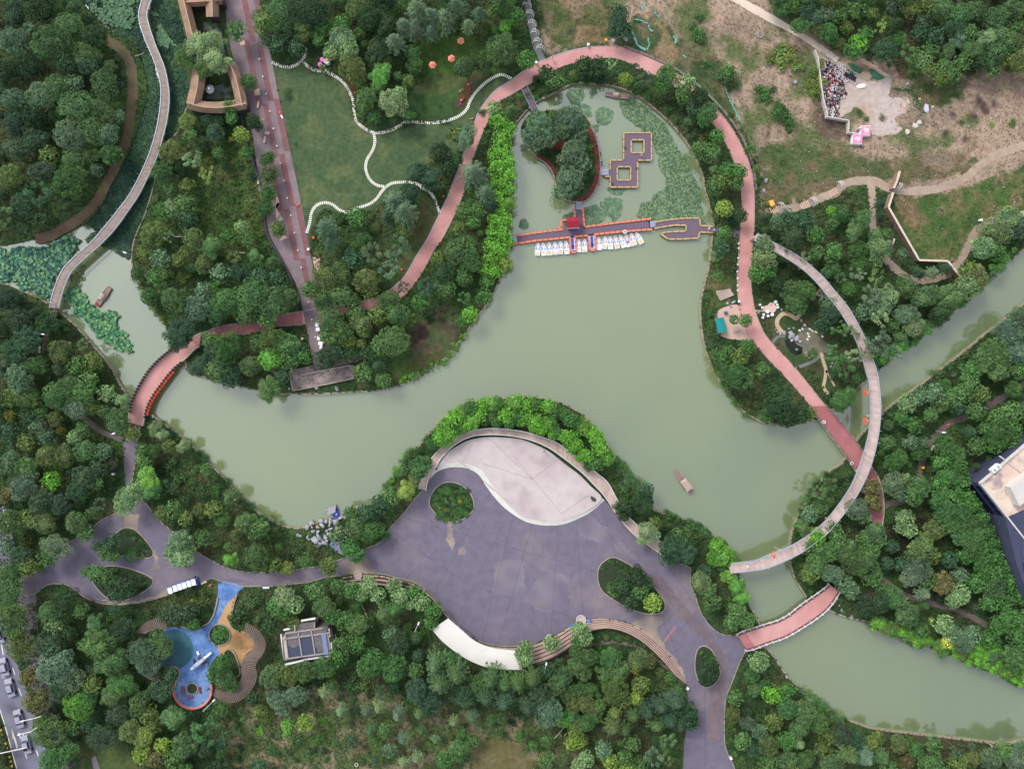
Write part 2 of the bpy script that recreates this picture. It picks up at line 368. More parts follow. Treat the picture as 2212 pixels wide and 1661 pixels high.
BLEACH_B = pl("1124,1442 1153,1436 1193,1422 1218,1408 1241,1391 1262,1372 1281,1362 1316,1358 1352,1367 1386,1386 1416,1412 1441,1438 1458,1458 1473,1470 1482,1477")
# land (one sheet with the water cut out), coloured by what grows on it
FOREST_ALL = []
def lin(*c): return np.array(srgb(*c))
K = 0.58     # picture value -> base colour at this exposure
def lk(r, g, b, k=K): return lin(r, g, b) * k
ZONES = [  # polygon, three colours mixed by noise, noise scale, edge roughness
([(-900, -900), (3100, -900), (3100, 2500), (-900, 2500)], [lk(66, 94, 58), lk(82, 112, 64), lk(94, 102, 70)], 60, 0),
(pl("430,320 500,300 560,320 575,420 560,540 480,560 420,500 440,400"), [lk(90, 116, 62), lk(80, 108, 56), lk(104, 116, 70)], 30, 8),
(pl("900,90 1010,60 1060,110 1030,135 940,170 880,160"), [lk(74, 108, 52), lk(88, 118, 58), lk(80, 104, 54)], 24, 8),
(pl("1150,-60 1600,-60 1680,20 1830,120 1960,150 2100,155 2180,110 2240,60 2240,320 2150,480 2080,560 2000,560 1930,430 1880,400 1640,460 1640,350 1600,270 1500,180 1400,110 1300,98 1180,125"),
[lk(198, 172, 150), lk(172, 152, 132), lk(112, 126, 82)], 75, 12),
(pl("1165,-30 1300,-30 1340,60 1330,90 1200,110 1170,60"), [lk(110, 118, 76), lk(160, 140, 114), lk(84, 104, 60)], 40, 9),
(pl("1310,50 1420,30 1470,90 1560,130 1590,240 1615,330 1570,260 1500,180 1400,115 1330,98"), [lk(72, 98, 60), lk(92, 110, 70), lk(130, 122, 92)], 30, 8),
(pl("1405,38 1425,45 1450,80 1470,118 1455,140 1425,128 1412,112 1428,90 1424,65"), [lk(176, 150, 120), lk(160, 134, 106), lk(150, 140, 100)], 22, 3),
(pl("1250,60 1295,60 1300,92 1235,100"), [lk(166, 142, 112), lk(150, 128, 96), lk(120, 112, 80)], 22, 4),
(pl("1640,330 1700,300 1780,330 1860,350 1920,380 1850,395 1740,425 1650,450"), [lk(86, 112, 66), lk(130, 120, 90), lk(100, 118, 74)], 30, 14),
(pl("1800,330 1900,340 2060,330 2130,350 2080,380 2000,400 1930,398 1850,385"), [lk(100, 112, 74), lk(160, 140, 114), lk(124, 118, 84)], 34, 14),
(pl("1920,190 2060,170 2110,180 2030,240 1990,250 1960,215"), [lk(76, 104, 62), lk(96, 118, 70), lk(140, 128, 98)], 22, 10),
(pl("2180,60 2240,40 2240,170 2190,170 2100,190 2080,240 2160,260 2240,250 2240,180"), [lk(198, 172, 150), lk(182, 156, 138), lk(160, 148, 120)], 40, 12),
(pl("1780,190 1800,220 1850,300 1800,310 1760,260 1750,200"), [lk(128, 110, 94), lk(112, 98, 84), lk(140, 122, 100)], 26, 8),
(pl("1985,330 2100,320 2060,370 1980,360"), [lk(160, 142, 120), lk(150, 134, 116), lk(130, 120, 90)], 24, 8),
(pl("1935,425 1985,425 2040,415 2120,395 2240,350 2240,445 2150,470 2100,495 2070,560 1990,555 1950,480"), [lk(92, 122, 66), lk(78, 110, 60), lk(128, 128, 84)], 30, 4),
(pl("1938,428 1975,440 2000,470 1985,500 1960,490 1940,455"), [lk(160, 138, 108), lk(140, 124, 92), lk(120, 118, 76)], 16, 8),
(pl("1650,425 1740,400 1800,385 1850,378 1830,395 1780,412 1700,435"), [lk(140, 124, 98), lk(110, 116, 76), lk(100, 112, 70)], 20, 6),
(LAWN2, [lk(76, 100, 64), lk(88, 110, 68), lk(70, 96, 64)], 40, 3),
(LAWN, [lk(96, 118, 82), lk(114, 128, 88), lk(88, 112, 78)], 36, 2),
(pl("803,140 880,160 880,190 860,210 800,215"), [lk(66, 92, 62), lk(80, 100, 64), lk(74, 90, 58)], 20, 6),
(pl("920,205 945,170 985,150 1035,130 1050,140 1000,175 960,205 930,215"), [lk(104, 112, 72), lk(92, 108, 64), lk(80, 96, 58)], 20, 6),
(pl("985,225 1010,170 1022,160 1028,175 1018,200 1008,225 994,235"), [lk(112, 88, 66), lk(104, 84, 64), lk(110, 92, 66)], 12, 1),
(pl("745,170 760,157 778,175 778,195 768,215 760,205 757,190"), [lk(104, 86, 64), lk(98, 84, 60), lk(104, 92, 64)], 12, 1),
(pl("680,545 700,540 700,580 683,590"), [lk(112, 108, 76), lk(96, 100, 66), lk(90, 96, 60)], 14, 3),
(pl("885,470 905,430 915,450 950,462 930,500 900,550 870,590 830,622 800,640 850,600 875,550"), [lk(96, 102, 66), lk(112, 106, 74), lk(76, 92, 56)], 24, 4),
(pl("900,700 960,660 1000,690 1005,712 970,755 900,800 880,780 890,740"), [lk(112, 104, 82), lk(94, 88, 70), lk(88, 104, 62)], 22, 8),
(pl("880,720 925,700 920,730 880,760"), [lk(84, 62, 62), lk(92, 70, 66), lk(84, 80, 62)], 14, 5),
(pl("840,800 900,780 960,750 975,765 900,812 850,835"), [lk(86, 112, 56), lk(74, 100, 50), lk(96, 96, 64)], 16, 5),
(pl("1520,600 1535,560 1560,555 1580,560 1582,640 1570,660 1530,665 1518,650"), [lk(112, 122, 76), lk(128, 122, 86), lk(88, 110, 62)], 22, 4),
(pl("1635,655 1680,660 1770,780 1810,870 1770,850 1720,790 1660,725"), [lk(74, 98, 60), lk(88, 104, 66), lk(104, 100, 72)], 30, 3),
(pl("1722,690 1750,700 1790,740 1780,760 1735,735"), [lk(122, 110, 84), lk(104, 100, 72), lk(90, 98, 62)], 16, 5),
(pl("1640,460 1680,480 1700,540 1690,600 1660,660 1640,650 1632,560"), [lk(62, 88, 56), lk(74, 98, 60), lk(96, 98, 70)], 26, 3),
(pl("1735,505 1800,505 1830,560 1800,580 1750,550"), [lk(96, 92, 68), lk(80, 96, 60), lk(110, 98, 76)], 18, 5),
(pl("1915,1130 2000,1120 2010,1170 1960,1240 1920,1230"), [lk(64, 58, 52), lk(74, 66, 58), lk(56, 66, 48)], 22, 6),
(pl("1930,1240 2080,1255 2090,1320 2000,1290"), [lk(84, 72, 66), lk(74, 66, 56), lk(66, 72, 52)], 22, 6),
(pl("1960,-60 2010,-60 1990,40 1968,120 1962,170 1938,165 1942,100 1955,40"), [lk(120, 102, 86), lk(104, 92, 76), lk(88, 84, 62)], 26, 5),
(pl("420,1140 455,1160 470,1200 440,1210 425,1180"), [lk(98, 80, 66), lk(88, 78, 62), lk(80, 84, 56)], 16, 4),
(pl("550,1500 700,1490 850,1500 1000,1520 1150,1560 1240,1600 1300,1661 1300,1720 500,1720 480,1600"), [lk(108, 124, 82), lk(96, 118, 70), lk(164, 150, 120)], 34, 16),
(pl("1030,1595 1060,1592 1110,1600 1150,1640 1170,1720 1010,1720"), [lk(138, 126, 92), lk(128, 122, 84), lk(118, 114, 76)], 40, 6),
(pl("755,1555 790,1545 800,1620 775,1640"), [lk(160, 144, 116), lk(130, 120, 90), lk(110, 110, 76)], 16, 8),
(pl("160,1600 270,1590 300,1660 300,1720 165,1720"), [lk(94, 112, 66), lk(110, 112, 74), lk(84, 100, 60)], 30, 5),
(pl("1330,1500 1380,1480 1420,1560 1380,1640 1320,1600"), [lk(96, 96, 70), lk(82, 92, 58), lk(110, 100, 78)], 20, 8),
(pl("1960,1580 2060,1592 2130,1605 2080,1640 1990,1640"), [lk(104, 96, 80), lk(90, 94, 66), lk(80, 88, 58)], 20, 6),
(pl("30,640 96,660 95,760 60,740 20,680"), [lk(58, 84, 50), lk(74, 96, 58), lk(66, 80, 54)], 24, 5),
]
BURNS = [(1249, 47, 6), (1233, 72, 7), (1260, 38, 5), (1885, 120, 1), (2348 - 200, 225, 9), (1958 + 90, 100, 1), (2122, 228, 11), (2130, 242, 9), (2115, 215, 9), (2019 + 20, 292, 8), (1955 + 90, 200, 1),
(2060, 250, 9), (2102, 252, 10), (1990, 262, 6), (1685, 112, 14), (1700, 120, 10), (1714, 105, 9), (1865 - 122 + 280, 275, 6), (1670 + 15, 285, 7), (2085, 300, 9), (1900, 300, 5), (1785, 262, 9), (1796, 272, 8), (1660, 290, 6)]
PITS = [(1669, 118, 6), (1717, 178, 7), (1933, 458, 6), (2035, 455, 6), (2075, 441, 6), (2198, 436, 7), (1684, 290, 6), (2101, 310, 9), (2158, 395, 8), (2078, 340, 5), (1948 + 10, 248, 6)]
def zone_colour(X, Y):
 """X, Y arrays in map units -> (n,3) base colour"""
 wx = (fbm(X, Y, 26, 1) - .5); wy = (fbm(X, Y, 26, 5) - .5)
 out = np.zeros((len(X), 3))
 n1c = {}
 for poly, cs, sc, rough in ZONES:
  m = pip(X + wx * rough * 4, Y + wy * rough * 4, poly)
  if not m.any(): continue
  x, y = X[m], Y[m]
  t1 = sstep(.42, .62, fbm(x, y, sc, 20, 5))[:, None]; t2 = sstep(.46, .66, fbm(x, y, sc * .8, 40, 5))[:, None]
  c = cs[0] * (1 - t1) + cs[1] * t1; c = c * (1 - t2) + cs[2] * t2
  out[m] = c
 for x0, y0, r in BURNS:
  d = np.hypot(X - x0, Y - y0) + (fbm(X, Y, 8, 60) - .5) * r
  t = (1 - sstep(r * .6, r * 1.2, d))[:, None] * .85
  out = out * (1 - t) + lk(84, 66, 72) * t
 for x0, y0, r in PITS:
  d = np.hypot(X - x0, Y - y0)
  t = ((1 - sstep(r * .3, r * .8, d)) * .7)[:, None]
  out = out * (1 - t) + lk(100, 84, 62) * t
  t = (sstep(r * .7, r, d) * (1 - sstep(r * 1.3, r * 1.9, d)) * .7)[:, None]
  out = out * (1 - t) + lk(168, 142, 116) * t
 for x0, y0, rx, ry in [(624, 207, 9, 15), (639, 315, 4, 4), (642, 369, 6, 6), (814, 266, 6, 6), (918, 235, 9, 8), (950, 232, 5, 6), (971, 269, 4, 4)]:
  d = np.hypot((X - x0) / rx, (Y - y0) / ry)
  t = (1 - sstep(.7, 1.1, d))[:, None] * .8
  out = out * (1 - t) + lk(44, 66, 40) * t
 return out
def build_land():
 step = 0.8 / S
 rect = [(-900, -900), (3100, -900), (3100, 2500), (-900, 2500)]
 V = []; E = []
 def loop(p):
  k = len(V); V.extend(Vector(((x - CX) * S, (CY - y) * S)) for x, y in p); n = len(p)
  E.extend((k + i, k + (i + 1) % n) for i in range(n))
 loop(rect); loop(WATER_S); loop(ISLAND_S)
 xs = np.arange(-40, 2255, step); ys = np.arange(-40, 1705, step)
 gx, gy = np.meshgrid(xs, ys); gx = gx + NR.uniform(-.3, .3, gx.shape) * step; gy = gy + NR.uniform(-.3, .3, gy.shape) * step
 gx, gy = gx.ravel(), gy.ravel()
 wet = pip(gx, gy, WATER_S) & ~pip(gx, gy, ISLAND_S)
 gx, gy = gx[~wet], gy[~wet]
 V.extend(Vector(((x - CX) * S, (CY - y) * S)) for x, y in zip(gx, gy))
 vo, eo, fo, _, _, _ = delaunay_2d_cdt(V, E, [], 0, 1e-5)
 va = np.array([(v.x, v.y) for v in vo]); X = va[:, 0] / S + CX; Y = CY - va[:, 1] / S
 fa = np.array(fo)
 cx_, cy_ = X[fa].mean(1), Y[fa].mean(1)
 dry = ~(pip(cx_, cy_, WATER_S) & ~pip(cx_, cy_, ISLAND_S))
 fa = fa[dry]
 col = zone_colour(X, Y)
 me = bpy.data.meshes.new('ground')
 z = np.zeros(len(X))
 me.vertices.add(len(X)); me.vertices.foreach_set('co', np.stack([va[:, 0], va[:, 1], z], 1).astype(np.float32).ravel())
 me.loops.add(len(fa) * 3); me.loops.foreach_set('vertex_index', fa.ravel().astype(np.int32))
 me.polygons.add(len(fa)); me.polygons.foreach_set('loop_start', np.arange(0, len(fa) * 3, 3, dtype=np.int32))
 me.update(calc_edges=True)
 a = me.color_attributes.new('tone', 'FLOAT_COLOR', 'POINT')
 c4 = np.ones((len(X), 4), np.float32); c4[:, :3] = col; a.data.foreach_set('color', c4.ravel())
 me.validate()
 m = mat('ground_soil_and_grass', (1, 1, 1), rough=.95, var=.22, scale=.9, attr='tone', fine=.28, spec=.1, bump=.4)
 o = link('ground', me, m); tag(o, kind='structure')
 return o
WATER_S = []
for seg_, nm in ((SH_S, 's'), (SH_SW, 's'), (SH_SN, 's'), (SH_E, 's'), (SH_NE, 's'), (SH_R, 's'), (SH_P, 's')):
 WATER_S += catmull(seg_, 9)
ISLAND_S = catmull(ISLAND, 8, True)
build_land()
# lake bed sheet and water surface
m_water = mat('lake_water', srgb(114, 127, 86), rough=.09, var=.04, scale=.03, rgb2=srgb(104, 119, 86), s2=.012, spec=.5, ior=2.7)
o = mesh_obj('lake_water', [P(-100, -100, 0) , P(2360, -100, 0), P(2360, 1760, 0), P(-100, 1760, 0)], [(3, 2, 1, 0)], m_water)
o.location.z = -0.6; tag(o, kind='structure')
m_bank = mat('weathered_stone_coping', srgb(140, 130, 112), var=.25, scale=1.2)
m_conc = mat('pale_concrete', srgb(176, 166, 152), var=.15)
def bank(seg, name_label, w=3.0, z=0.12):
 p = catmull(seg, 9)
 a, b = offset(p, 0.4), offset(p, -w)   # the land lies to the right of travel
 mb = MB(); ribbon(mb, a, b, -1.0, z)
 o = mb.build('embankment_wall', m_bank); tag(o, name_label, 'wall'); return o
# banks
bank(SH_S, 'low stone embankment wall along the plaza side of the main lake')
bank(SH_SW, 'thin stone embankment wall along the south bank of the lower right lake')
bank(SH_SN, 'stone embankment wall hidden under the bamboo of the lower right lake')
bank(SH_E, 'stone embankment wall east of the lake, bending along the canal')
bank(SH_NE, 'overgrown embankment wall on the garden side of the canal', 2)
bank(SH_R, 'long stone embankment wall round the pond and the upper lake shore')
bank(SH_P[:16], 'yellowed embankment wall on the wooded side of the left pond', 2)
bank(SH_P[-13:], 'grey embankment wall along the left bank of the lotus pond')
bank(ISLAND[::-1] + [ISLAND[-1]], 'stone edge round the small tree covered pond island', 2)
# pavements
m_pink = mat('pink_asphalt', srgb(186, 134, 130), var=.10, scale=.35, rgb2=srgb(192, 144, 140), s2=.05, fine=.16, spot=srgb(206, 150, 144), spots=.25, spotamt=.5)
m_pinkd = mat('dark_pink_asphalt', srgb(156, 98, 102), var=.12, scale=.35, rgb2=srgb(166, 108, 110), s2=.06, fine=.16)
m_asph = mat('violet_grey_asphalt', srgb(104, 98, 114), var=.11, scale=.5, rgb2=srgb(108, 100, 114), s2=.05, spot=srgb(132, 120, 122), spots=.05, spotamt=.6, fine=.12)
m_stage = mat('pale_pink_paving', srgb(184, 172, 170), var=.07, scale=.5, rgb2=srgb(174, 160, 162), s2=.06, spot=srgb(140, 124, 130), spots=.14, spotamt=.4, fine=.10)
m_kerb = mat('pale_kerb_stone', srgb(152, 140, 130), var=.15)
m_white_step = mat('pale_granite', srgb(200, 200, 192), var=.08, fine=.08)
m_deck = mat('weathered_deck_boards', (1, 1, 1), var=.10, scale=1.0, attr='tone', fine=.10)
m_rail = mat('galvanised_rail', srgb(160, 166, 176), var=.08, rough=.5, metal=.2)
m_railw = mat('white_painted_rail', srgb(196, 196, 198), var=.08, rough=.5)
m_rope = mat('dark_iron', srgb(46, 42, 50), var=.1, rough=.6)
m_grav = mat('tan_gravel', srgb(160, 142, 126), var=.12, rgb2=srgb(146, 128, 114), s2=.1, fine=.2)
m_gravd = mat('dark_path_asphalt', srgb(96, 84, 84), var=.12, rgb2=srgb(108, 96, 92), s2=.1, fine=.2)
m_dirt = mat('reddish_dirt', srgb(98, 80, 66), var=.15, rgb2=srgb(90, 82, 58), s2=.12, fine=.2)
m_red = mat('dull_red_paving', srgb(124, 84, 86), var=.14, scale=.8, rgb2=srgb(112, 82, 86), s2=.2, fine=.2)
m_grey = mat('stained_grey_paving', srgb(132, 116, 120), var=.14, scale=.8, rgb2=srgb(114, 100, 106), s2=.2, fine=.2)
m_black = mat('matt_black', srgb(30, 30, 34), var=.05, rough=.6)
m_white = mat('white_plastic', srgb(228, 228, 230), var=.03, rough=.4)
Z = {'ring': .05, 'plaza': .03}
def sheet(name, poly, z, m, kind='structure', z0=-.1, **kw):
 mb = MB(); mb.prism(wpoly(poly), z0, z)
 o = mb.build(name, m); tag(o, kind=kind, **kw); return o
def path_ribbon(name, Lp, Rp, z, m, z0=-.1, kind='structure'):
 mb = MB(); ribbon(mb, Lp, Rp, z0, z)
 o = mb.build(name, m); tag(o, kind=kind); return o
def kerb(parent, line, w, z, m, side=0, closed=False):
 mb = MB(); a, b = offset(line, side + w / 2, closed), offset(line, side - w / 2, closed)
 ribbon(mb, a, b, -.1, z, closed=closed)
 return mb.build('kerb', m, parent)
def pairs(A, B, n):
 A = catmull(A, 5); B = catmull(B, 5)
 def rs(p):
  L = sum(math.hypot(p[i + 1][0] - p[i][0], p[i + 1][1] - p[i][1]) for i in range(len(p) - 1))
  return resample(p, L / n)
 return rs(A)[:n + 1], rs(B)[:n + 1]
# ring path split where it changes colour: dark pink west of the promenade, pale pink round the pond
def arc_split(A, i0, i1): return A[i0:i1 + 1]
def ring_part(name, i0, i1, j0, j1, n, m, z=.05, **kw):
 a, b = pairs(RING_O[i0:i1 + 1], RING_I[j0:j1 + 1], n)
 o = path_ribbon(name, a, b, z, m)
 kerb(o, a, 1.4, z + .05, m_rail if kw.get('grey') else m_kerb); kerb(o, b, 1.2, z + .04, m_kerb)
 return o, a, b
def ni(L, x, y): return min(range(len(L)), key=lambda i: math.hypot(L[i][0] - x, L[i][1] - y))
cuts = [((435, 720), (430, 747)), ((653, 672), (653, 702)), ((968, 422), (1003, 415)), ((1281, 101), (1268, 130)), ((1630, 415), (1601, 414)), ((1784, 877), (1751, 877))]
ci = [(ni(RING_O, *p), ni(RING_I, *q)) for p, q in cuts]
for k_, (n_, m_, z_, g_) in enumerate(((50, m_pinkd, .05, 1), (70, m_pinkd if False else m_pink, .051, 1), (90, m_pink, .05, 1), (110, m_pink, .051, 0), (90, m_pink, .05, 0))):
 ring_part('pink_path', ci[k_][0], ci[k_ + 1][0], ci[k_][1], ci[k_ + 1][1], n_, m_, z_, grey=g_)
a, b = pairs(RING_O[ci[5][0]:], RING_I[ci[5][1]:], 40)
bridge3 = empty('straight_footbridge', (0, 0, 0), label='straight pink surfaced footbridge passing under the curved boardwalk', cat='bridge')
mb = MB(); ribbon(mb, a, b, -.3, .35); mb.build('deck', m_pinkd, bridge3)
for ln, s_ in ((a, 1.5), (b, -1.5)):
 mb = MB(); ribbon(mb, offset(ln, s_ + 1), offset(ln, s_ - 1), -.4, .6); mb.build('parapet', m_conc, bridge3)
 seg = ln[:26]
 mb = MB(); mb.tube([P(x, y, 1.5) for x, y in offset(seg, s_)], .07); mb.build('handrail', m_rope, bridge3)
 for x, y in offset(seg, s_)[::3]:
  mb = MB(); p = P(x, y, 1.0); mb.tube([P(x, y, .5), P(x, y, 1.6)], .08); mb.build('rail_post', m_railw, bridge3)
for x, y in ((1782, 911), (1842, 1000)):
 mb = MB(); c = P(x - 2, y + 1, 1.0)
 pts = [c + Vector((math.cos(t) * .35, math.sin(t) * .35, 0)) for t in np.linspace(0, 2 * math.pi, 13)]
 mb.tube(pts, .09, 5, cap=False); o = mb.build('life_ring', m_white); tag(o, 'white life ring hung on the rail of the straight footbridge, %s' % ('upper end' if y < 950 else 'lower end'), 'life ring')
# left arched bridge
br1 = empty('arched_footbridge', (0, 0, 0), label='curved pink footbridge with dark iron rails and orange flower boxes at left', cat='bridge')
a, b = pairs(B1_L, B1_R, 44)
mb = MB(); ribbon(mb, a, b, .1, .75); mb.build('deck', m_pink, br1)
mb = MB()
for ln, s_ in ((a, 1), (b, -1)):
 oo = offset(ln, 2.0 * s_); ribbon(mb, offset(ln, 2.6 * s_), offset(ln, .2 * s_), .3, .9) if s_ > 0 else ribbon(mb, offset(ln, .2 * s_), offset(ln, 2.6 * s_), .3, .9)
mb.build('kerb_beam', m_conc, br1)
m_shell = mat('pale_railing_panel', srgb(190, 176, 160), var=.1)
for ln, s_ in ((a[4:38], 1), (b[4:34], -1)):
 mb = MB(); mb.tube([P(x, y, 1.9) for x, y in offset(ln, 3.0 * s_)], .08); mb.tube([P(x, y, 1.5) for x, y in offset(ln, 1.6 * s_)], .05)
 mb.build('handrail', m_rope, br1)
 q = resample(offset(ln, 2.2 * s_), 7.4)
 for i, (x, y) in enumerate(q):
  d = Vector(q[min(i + 1, len(q) - 1)]) - Vector(q[max(i - 1, 0)]); rz = math.atan2(-d.y, d.x)
  mb = MB(); mb.box(P(x, y, 1.3), (.5, .45, 1.1), rz, col=(1, 1, 1), taper=.5); mb.build('rail_post', m_rope, br1)
  if i < len(q) - 1:
   mx, my = (x + q[i + 1][0]) / 2, (y + q[i + 1][1]) / 2
   mb = MB(); mb.box(P(mx, my, 1.15), (.62, .36, .5), rz, taper=.6); mb.build('railing_panel', m_shell, br1)
m_orange = mat('orange_plastic', srgb(226, 84, 44), var=.08, rough=.5)
q = resample(offset(b[1:30], -7.0), 7.6)
n_ = len(q)
for i, (x, y) in enumerate(q[3:18]):
 d = Vector(q[i + 4]) - Vector(q[i + 2]); rz = math.atan2(-d.y, d.x)
 mb = MB(); mb.box((0, 0, 0), (.72, .55, .35), 0, taper=.85); mb.box((0, 0, .2), (.55, .38, .12), 0)
 o = mb.build('planter_box', m_orange); o.location = P(x, y, 1.0); o.rotation_euler.z = rz
 tag(o, 'orange box hung outside the left pink bridge, %s from the top' % 'first second third fourth fifth sixth seventh eighth ninth tenth eleventh twelfth thirteenth fourteenth fifteenth'.split()[i], 'planter box', 'orange boxes along the left bridge')
o = path_ribbon('grey_path', *pairs(pl("271,955 275,930 280,911"), pl("298,952 301,935 306,919"), 6), .04, m_grav)
# lower right bridge
br2 = empty('arched_footbridge', (0, 0, 0), label='short curved pink footbridge with white rails in the lower right', cat='bridge')
a, b = pairs(B2_N, B2_S, 36)
mb = MB(); ribbon(mb, a, b, .1, .8); mb.build('deck', m_pink, br2)
mb = MB(); ribbon(mb, offset(a[:4], 0), offset(b[:4], 0), .5, .82); mb.build('end_band', m_pinkd, br2)
for ln, s_ in ((a, 1), (b, -1)):
 mb = MB()
 l1, l2 = (offset(ln, 5.2), offset(ln, .2)) if s_ > 0 else (offset(ln, -.2), offset(ln, -5.2))
 ribbon(mb, l1, l2, .2, .7); mb.build('side_beam', m_red, br2)
 mb = MB()
 l1, l2 = (offset(ln, 6.4), offset(ln, 4.8)) if s_ > 0 else (offset(ln, -4.8), offset(ln, -6.4))
 ribbon(mb, l1, l2, 1.5, 1.65); mb.build('handrail', m_railw, br2)
 for i, (x, y) in enumerate(resample(offset(ln, 5 * s_), 15)):
  mb = MB(); mb.box(P(x, y, 1.1), (.3, .3, 1.1), .4, taper=.7); mb.build('rail_post', m_railw, br2)
# plaza
pz = sheet('plaza', PLAZA, .03, m_asph)
# panel joints fanning from the stage, cut as shallow dark lines
m_joint = mat('dark_joint', srgb(84, 78, 94), var=.1)
mb = MB()
def seg_line(x0, y0, x1, y1, w=.7):
 a, b = strip([(x0, y0), (x1, y1)], w); ribbon(mb, a, b, 0.0, .036)
for x0, y0, x1, y1 in [(900, 1095, 1010, 1200), (1010, 1128, 870, 1255), (1060, 1062, 935, 1285), (1100, 1105, 985, 1345), (1150, 1132, 1075, 1395), (1205, 1135, 1190, 1375), (1245, 1125, 1260, 1330), (1278, 1106, 1385, 1240),
(850, 1150, 1010, 1262), (1010, 1262, 1230, 1330), (880, 1120, 1290, 1235), (1385, 1225, 1470, 1430), (1430, 1205, 1570, 1395), (1440, 1340, 1490, 1290), (1470, 1360, 1515, 1310), (1515, 1410, 1565, 1370), (1522, 1490, 1524, 1700), (1490, 1540, 1565, 1535), (1485, 1590, 1565, 1600),
(1110, 1113, 1040, 1385), (1300, 1090, 1330, 1200), (330, 1115, 450, 1250), (250, 1115, 150, 1220), (440, 1210, 640, 1252)]:
 seg_line(x0, y0, x1, y1)
o = mb.build('expansion_joint', m_joint, pz); o['kind'] = 'stuff'
# stretches of kerb round the plaza
PK = catmull(PLAZA, 1e9)
kl = [PLAZA[i] for i in range(1, 17)]; kerb(pz, catmull(PLAZA[1:10], 8), 1.6, .14, m_kerb)
kerb(pz, catmull(PLAZA[17:42], 8), 1.6, .14, m_kerb)
kerb(pz, catmull(PLAZA[58:79], 8), 1.6, .14, m_kerb)
kerb(pz, catmull(PLAZA[-35:-21], 8), 1.4, .14, m_kerb); kerb(pz, catmull(PLAZA[-21:], 8), 1.4, .14, m_kerb)
# worn and dusty patches
m_dust = mat('dusty_asphalt', srgb(120, 113, 122), var=.14, rgb2=srgb(103, 96, 112), s2=.2, fine=.12, scale=.4)
def blotch(poly, z, seed, m=m_dust):
 p = resample(poly, 3, True)[:-1]
 q = []
 for x, y in p:
  q.append((x + (float(fbm(np.array([x * 3]), np.array([y * 3]), 22, seed)[0]) - .5) * 13, y + (float(fbm(np.array([x * 3]), np.array([y * 3]), 22, seed + 7)[0]) - .5) * 13))
 mb = MB(); mb.prism(wpoly(q), 0, z); return mb.build('worn_patch', m, pz)
blotch(pl("1238,1130 1275,1118 1330,1150 1370,1200 1400,1230 1330,1190 1290,1170 1262,1165"), .034, 3)
blotch(pl("1068,1212 1128,1204 1136,1280 1120,1300 1064,1284"), .0345, 5)
blotch(pl("1176,1232 1228,1244 1230,1318 1170,1322 1128,1296 1150,1262"), .035, 9)
blotch(pl("1360,1345 1400,1330 1435,1330 1420,1360 1440,1400 1470,1440 1486,1470 1470,1455 1440,1410 1405,1378"), .0355, 11, mat('pale_dust', srgb(158, 142, 126), var=.14, rgb2=srgb(120, 108, 106), s2=.15, fine=.12))
blotch(pl("262,1110 300,1108 296,1140 315,1165 334,1190 345,1225 325,1235 335,1210 300,1155 270,1140"), .0345, 15, MATS['pale_dust'])
blotch(pl("200,1290 240,1300 300,1298 370,1270 400,1258 370,1284 300,1302 240,1306"), .035, 17, MATS['pale_dust'])
blotch(pl("735,1215 780,1195 800,1215 815,1238 770,1240 738,1240"), .0352, 21, MATS['pale_dust'])
blotch(pl("415,1258 440,1240 470,1245 520,1250 560,1262 500,1258 450,1248"), .0348, 25)
blotch(pl("1395,1240 1425,1240 1480,1310 1540,1370 1575,1440 1560,1500 1555,1600 1525,1600 1535,1480 1530,1395 1470,1330"), .0343, 29, mat('brown_grey_asphalt', srgb(104, 92, 100), var=.1, rgb2=srgb(116, 102, 106), s2=.1, fine=.12))
blotch(pl("966,1128 975,1128 977,1150 982,1175 975,1185 965,1170"), .0344, 31, MATS['pale_dust'])
blotch(pl("990,1184 1000,1181 1008,1188 1003,1198 994,1200"), .0346, 33, m_grey)
mb = MB(); a, b = strip([(1435, 1385), (1459, 1354)], 4); ribbon(mb, a, b, 0, .038); mb.build('red_stripe', m_pinkd, pz)
m_bed = mat('dark_leaf_litter', srgb(44, 58, 38), var=.3, scale=2)
for p, lb in ((I1, 'green island bed with low hedge in the left fork of the plaza road'), (I2, 'lower green island bed in the left fork of the plaza road'), (I3, 'round green bed with clipped hedge below the pale stage'), (I4, 'long pear shaped planted bed in the lower right of the plaza'), (I5, 'narrow oval planted bed where the plaza road narrows')):
 pp = catmull(p, 5, True)
 o = empty('planting_bed', (0, 0, 0), label=lb, cat='planting bed')
 mb = MB(); mb.prism(wpoly(pp), 0, .12); mb.build('soil', m_bed, o)
 kerb(o, pp, 1.8, .2, m_kerb, closed=True)
# stage with three curved steps
stg = sheet('stage', catmull(STAGE, 6, True), .56, m_stage)
def lerpl(A, B, t): return [(a[0] + (b[0] - a[0]) * t, a[1] + (b[1] - a[1]) * t) for a, b in zip(A, B)]
so, si = pairs(STAGE_O, STAGE_I, 90)
for k in range(4):
 A, B = lerpl(so, si, k / 4), lerpl(so, si, (k + 1) / 4 + .03)
 if A[0][0] > A[-1][0]: A, B = B, A
 mb = MB(); ribbon(mb, A, B, 0, .12 * (k + 1)); mb.build('step', m_white_step, stg)
mb = MB()
for x0, y0, x1, y1 in [(1110, 985, 1215, 1112), (1150, 1035, 1040, 1000), (1215, 1108, 1270, 1070), (985, 990, 1100, 1085), (1060, 950, 1150, 1035), (1150, 1035, 1215, 985), (1020, 960, 1000, 1000)]:
 a, b = strip([(x0, y0), (x1, y1)], .7); ribbon(mb, a, b, .4, .566)
o = mb.build('paving_joint', mat('pink_joint', srgb(134, 116, 120), var=.1), stg); o['kind'] = 'stuff'
blob = [(1275, 1070), (1283, 1073), (1288, 1078), (1286, 1084), (1278, 1081), (1276, 1077)]
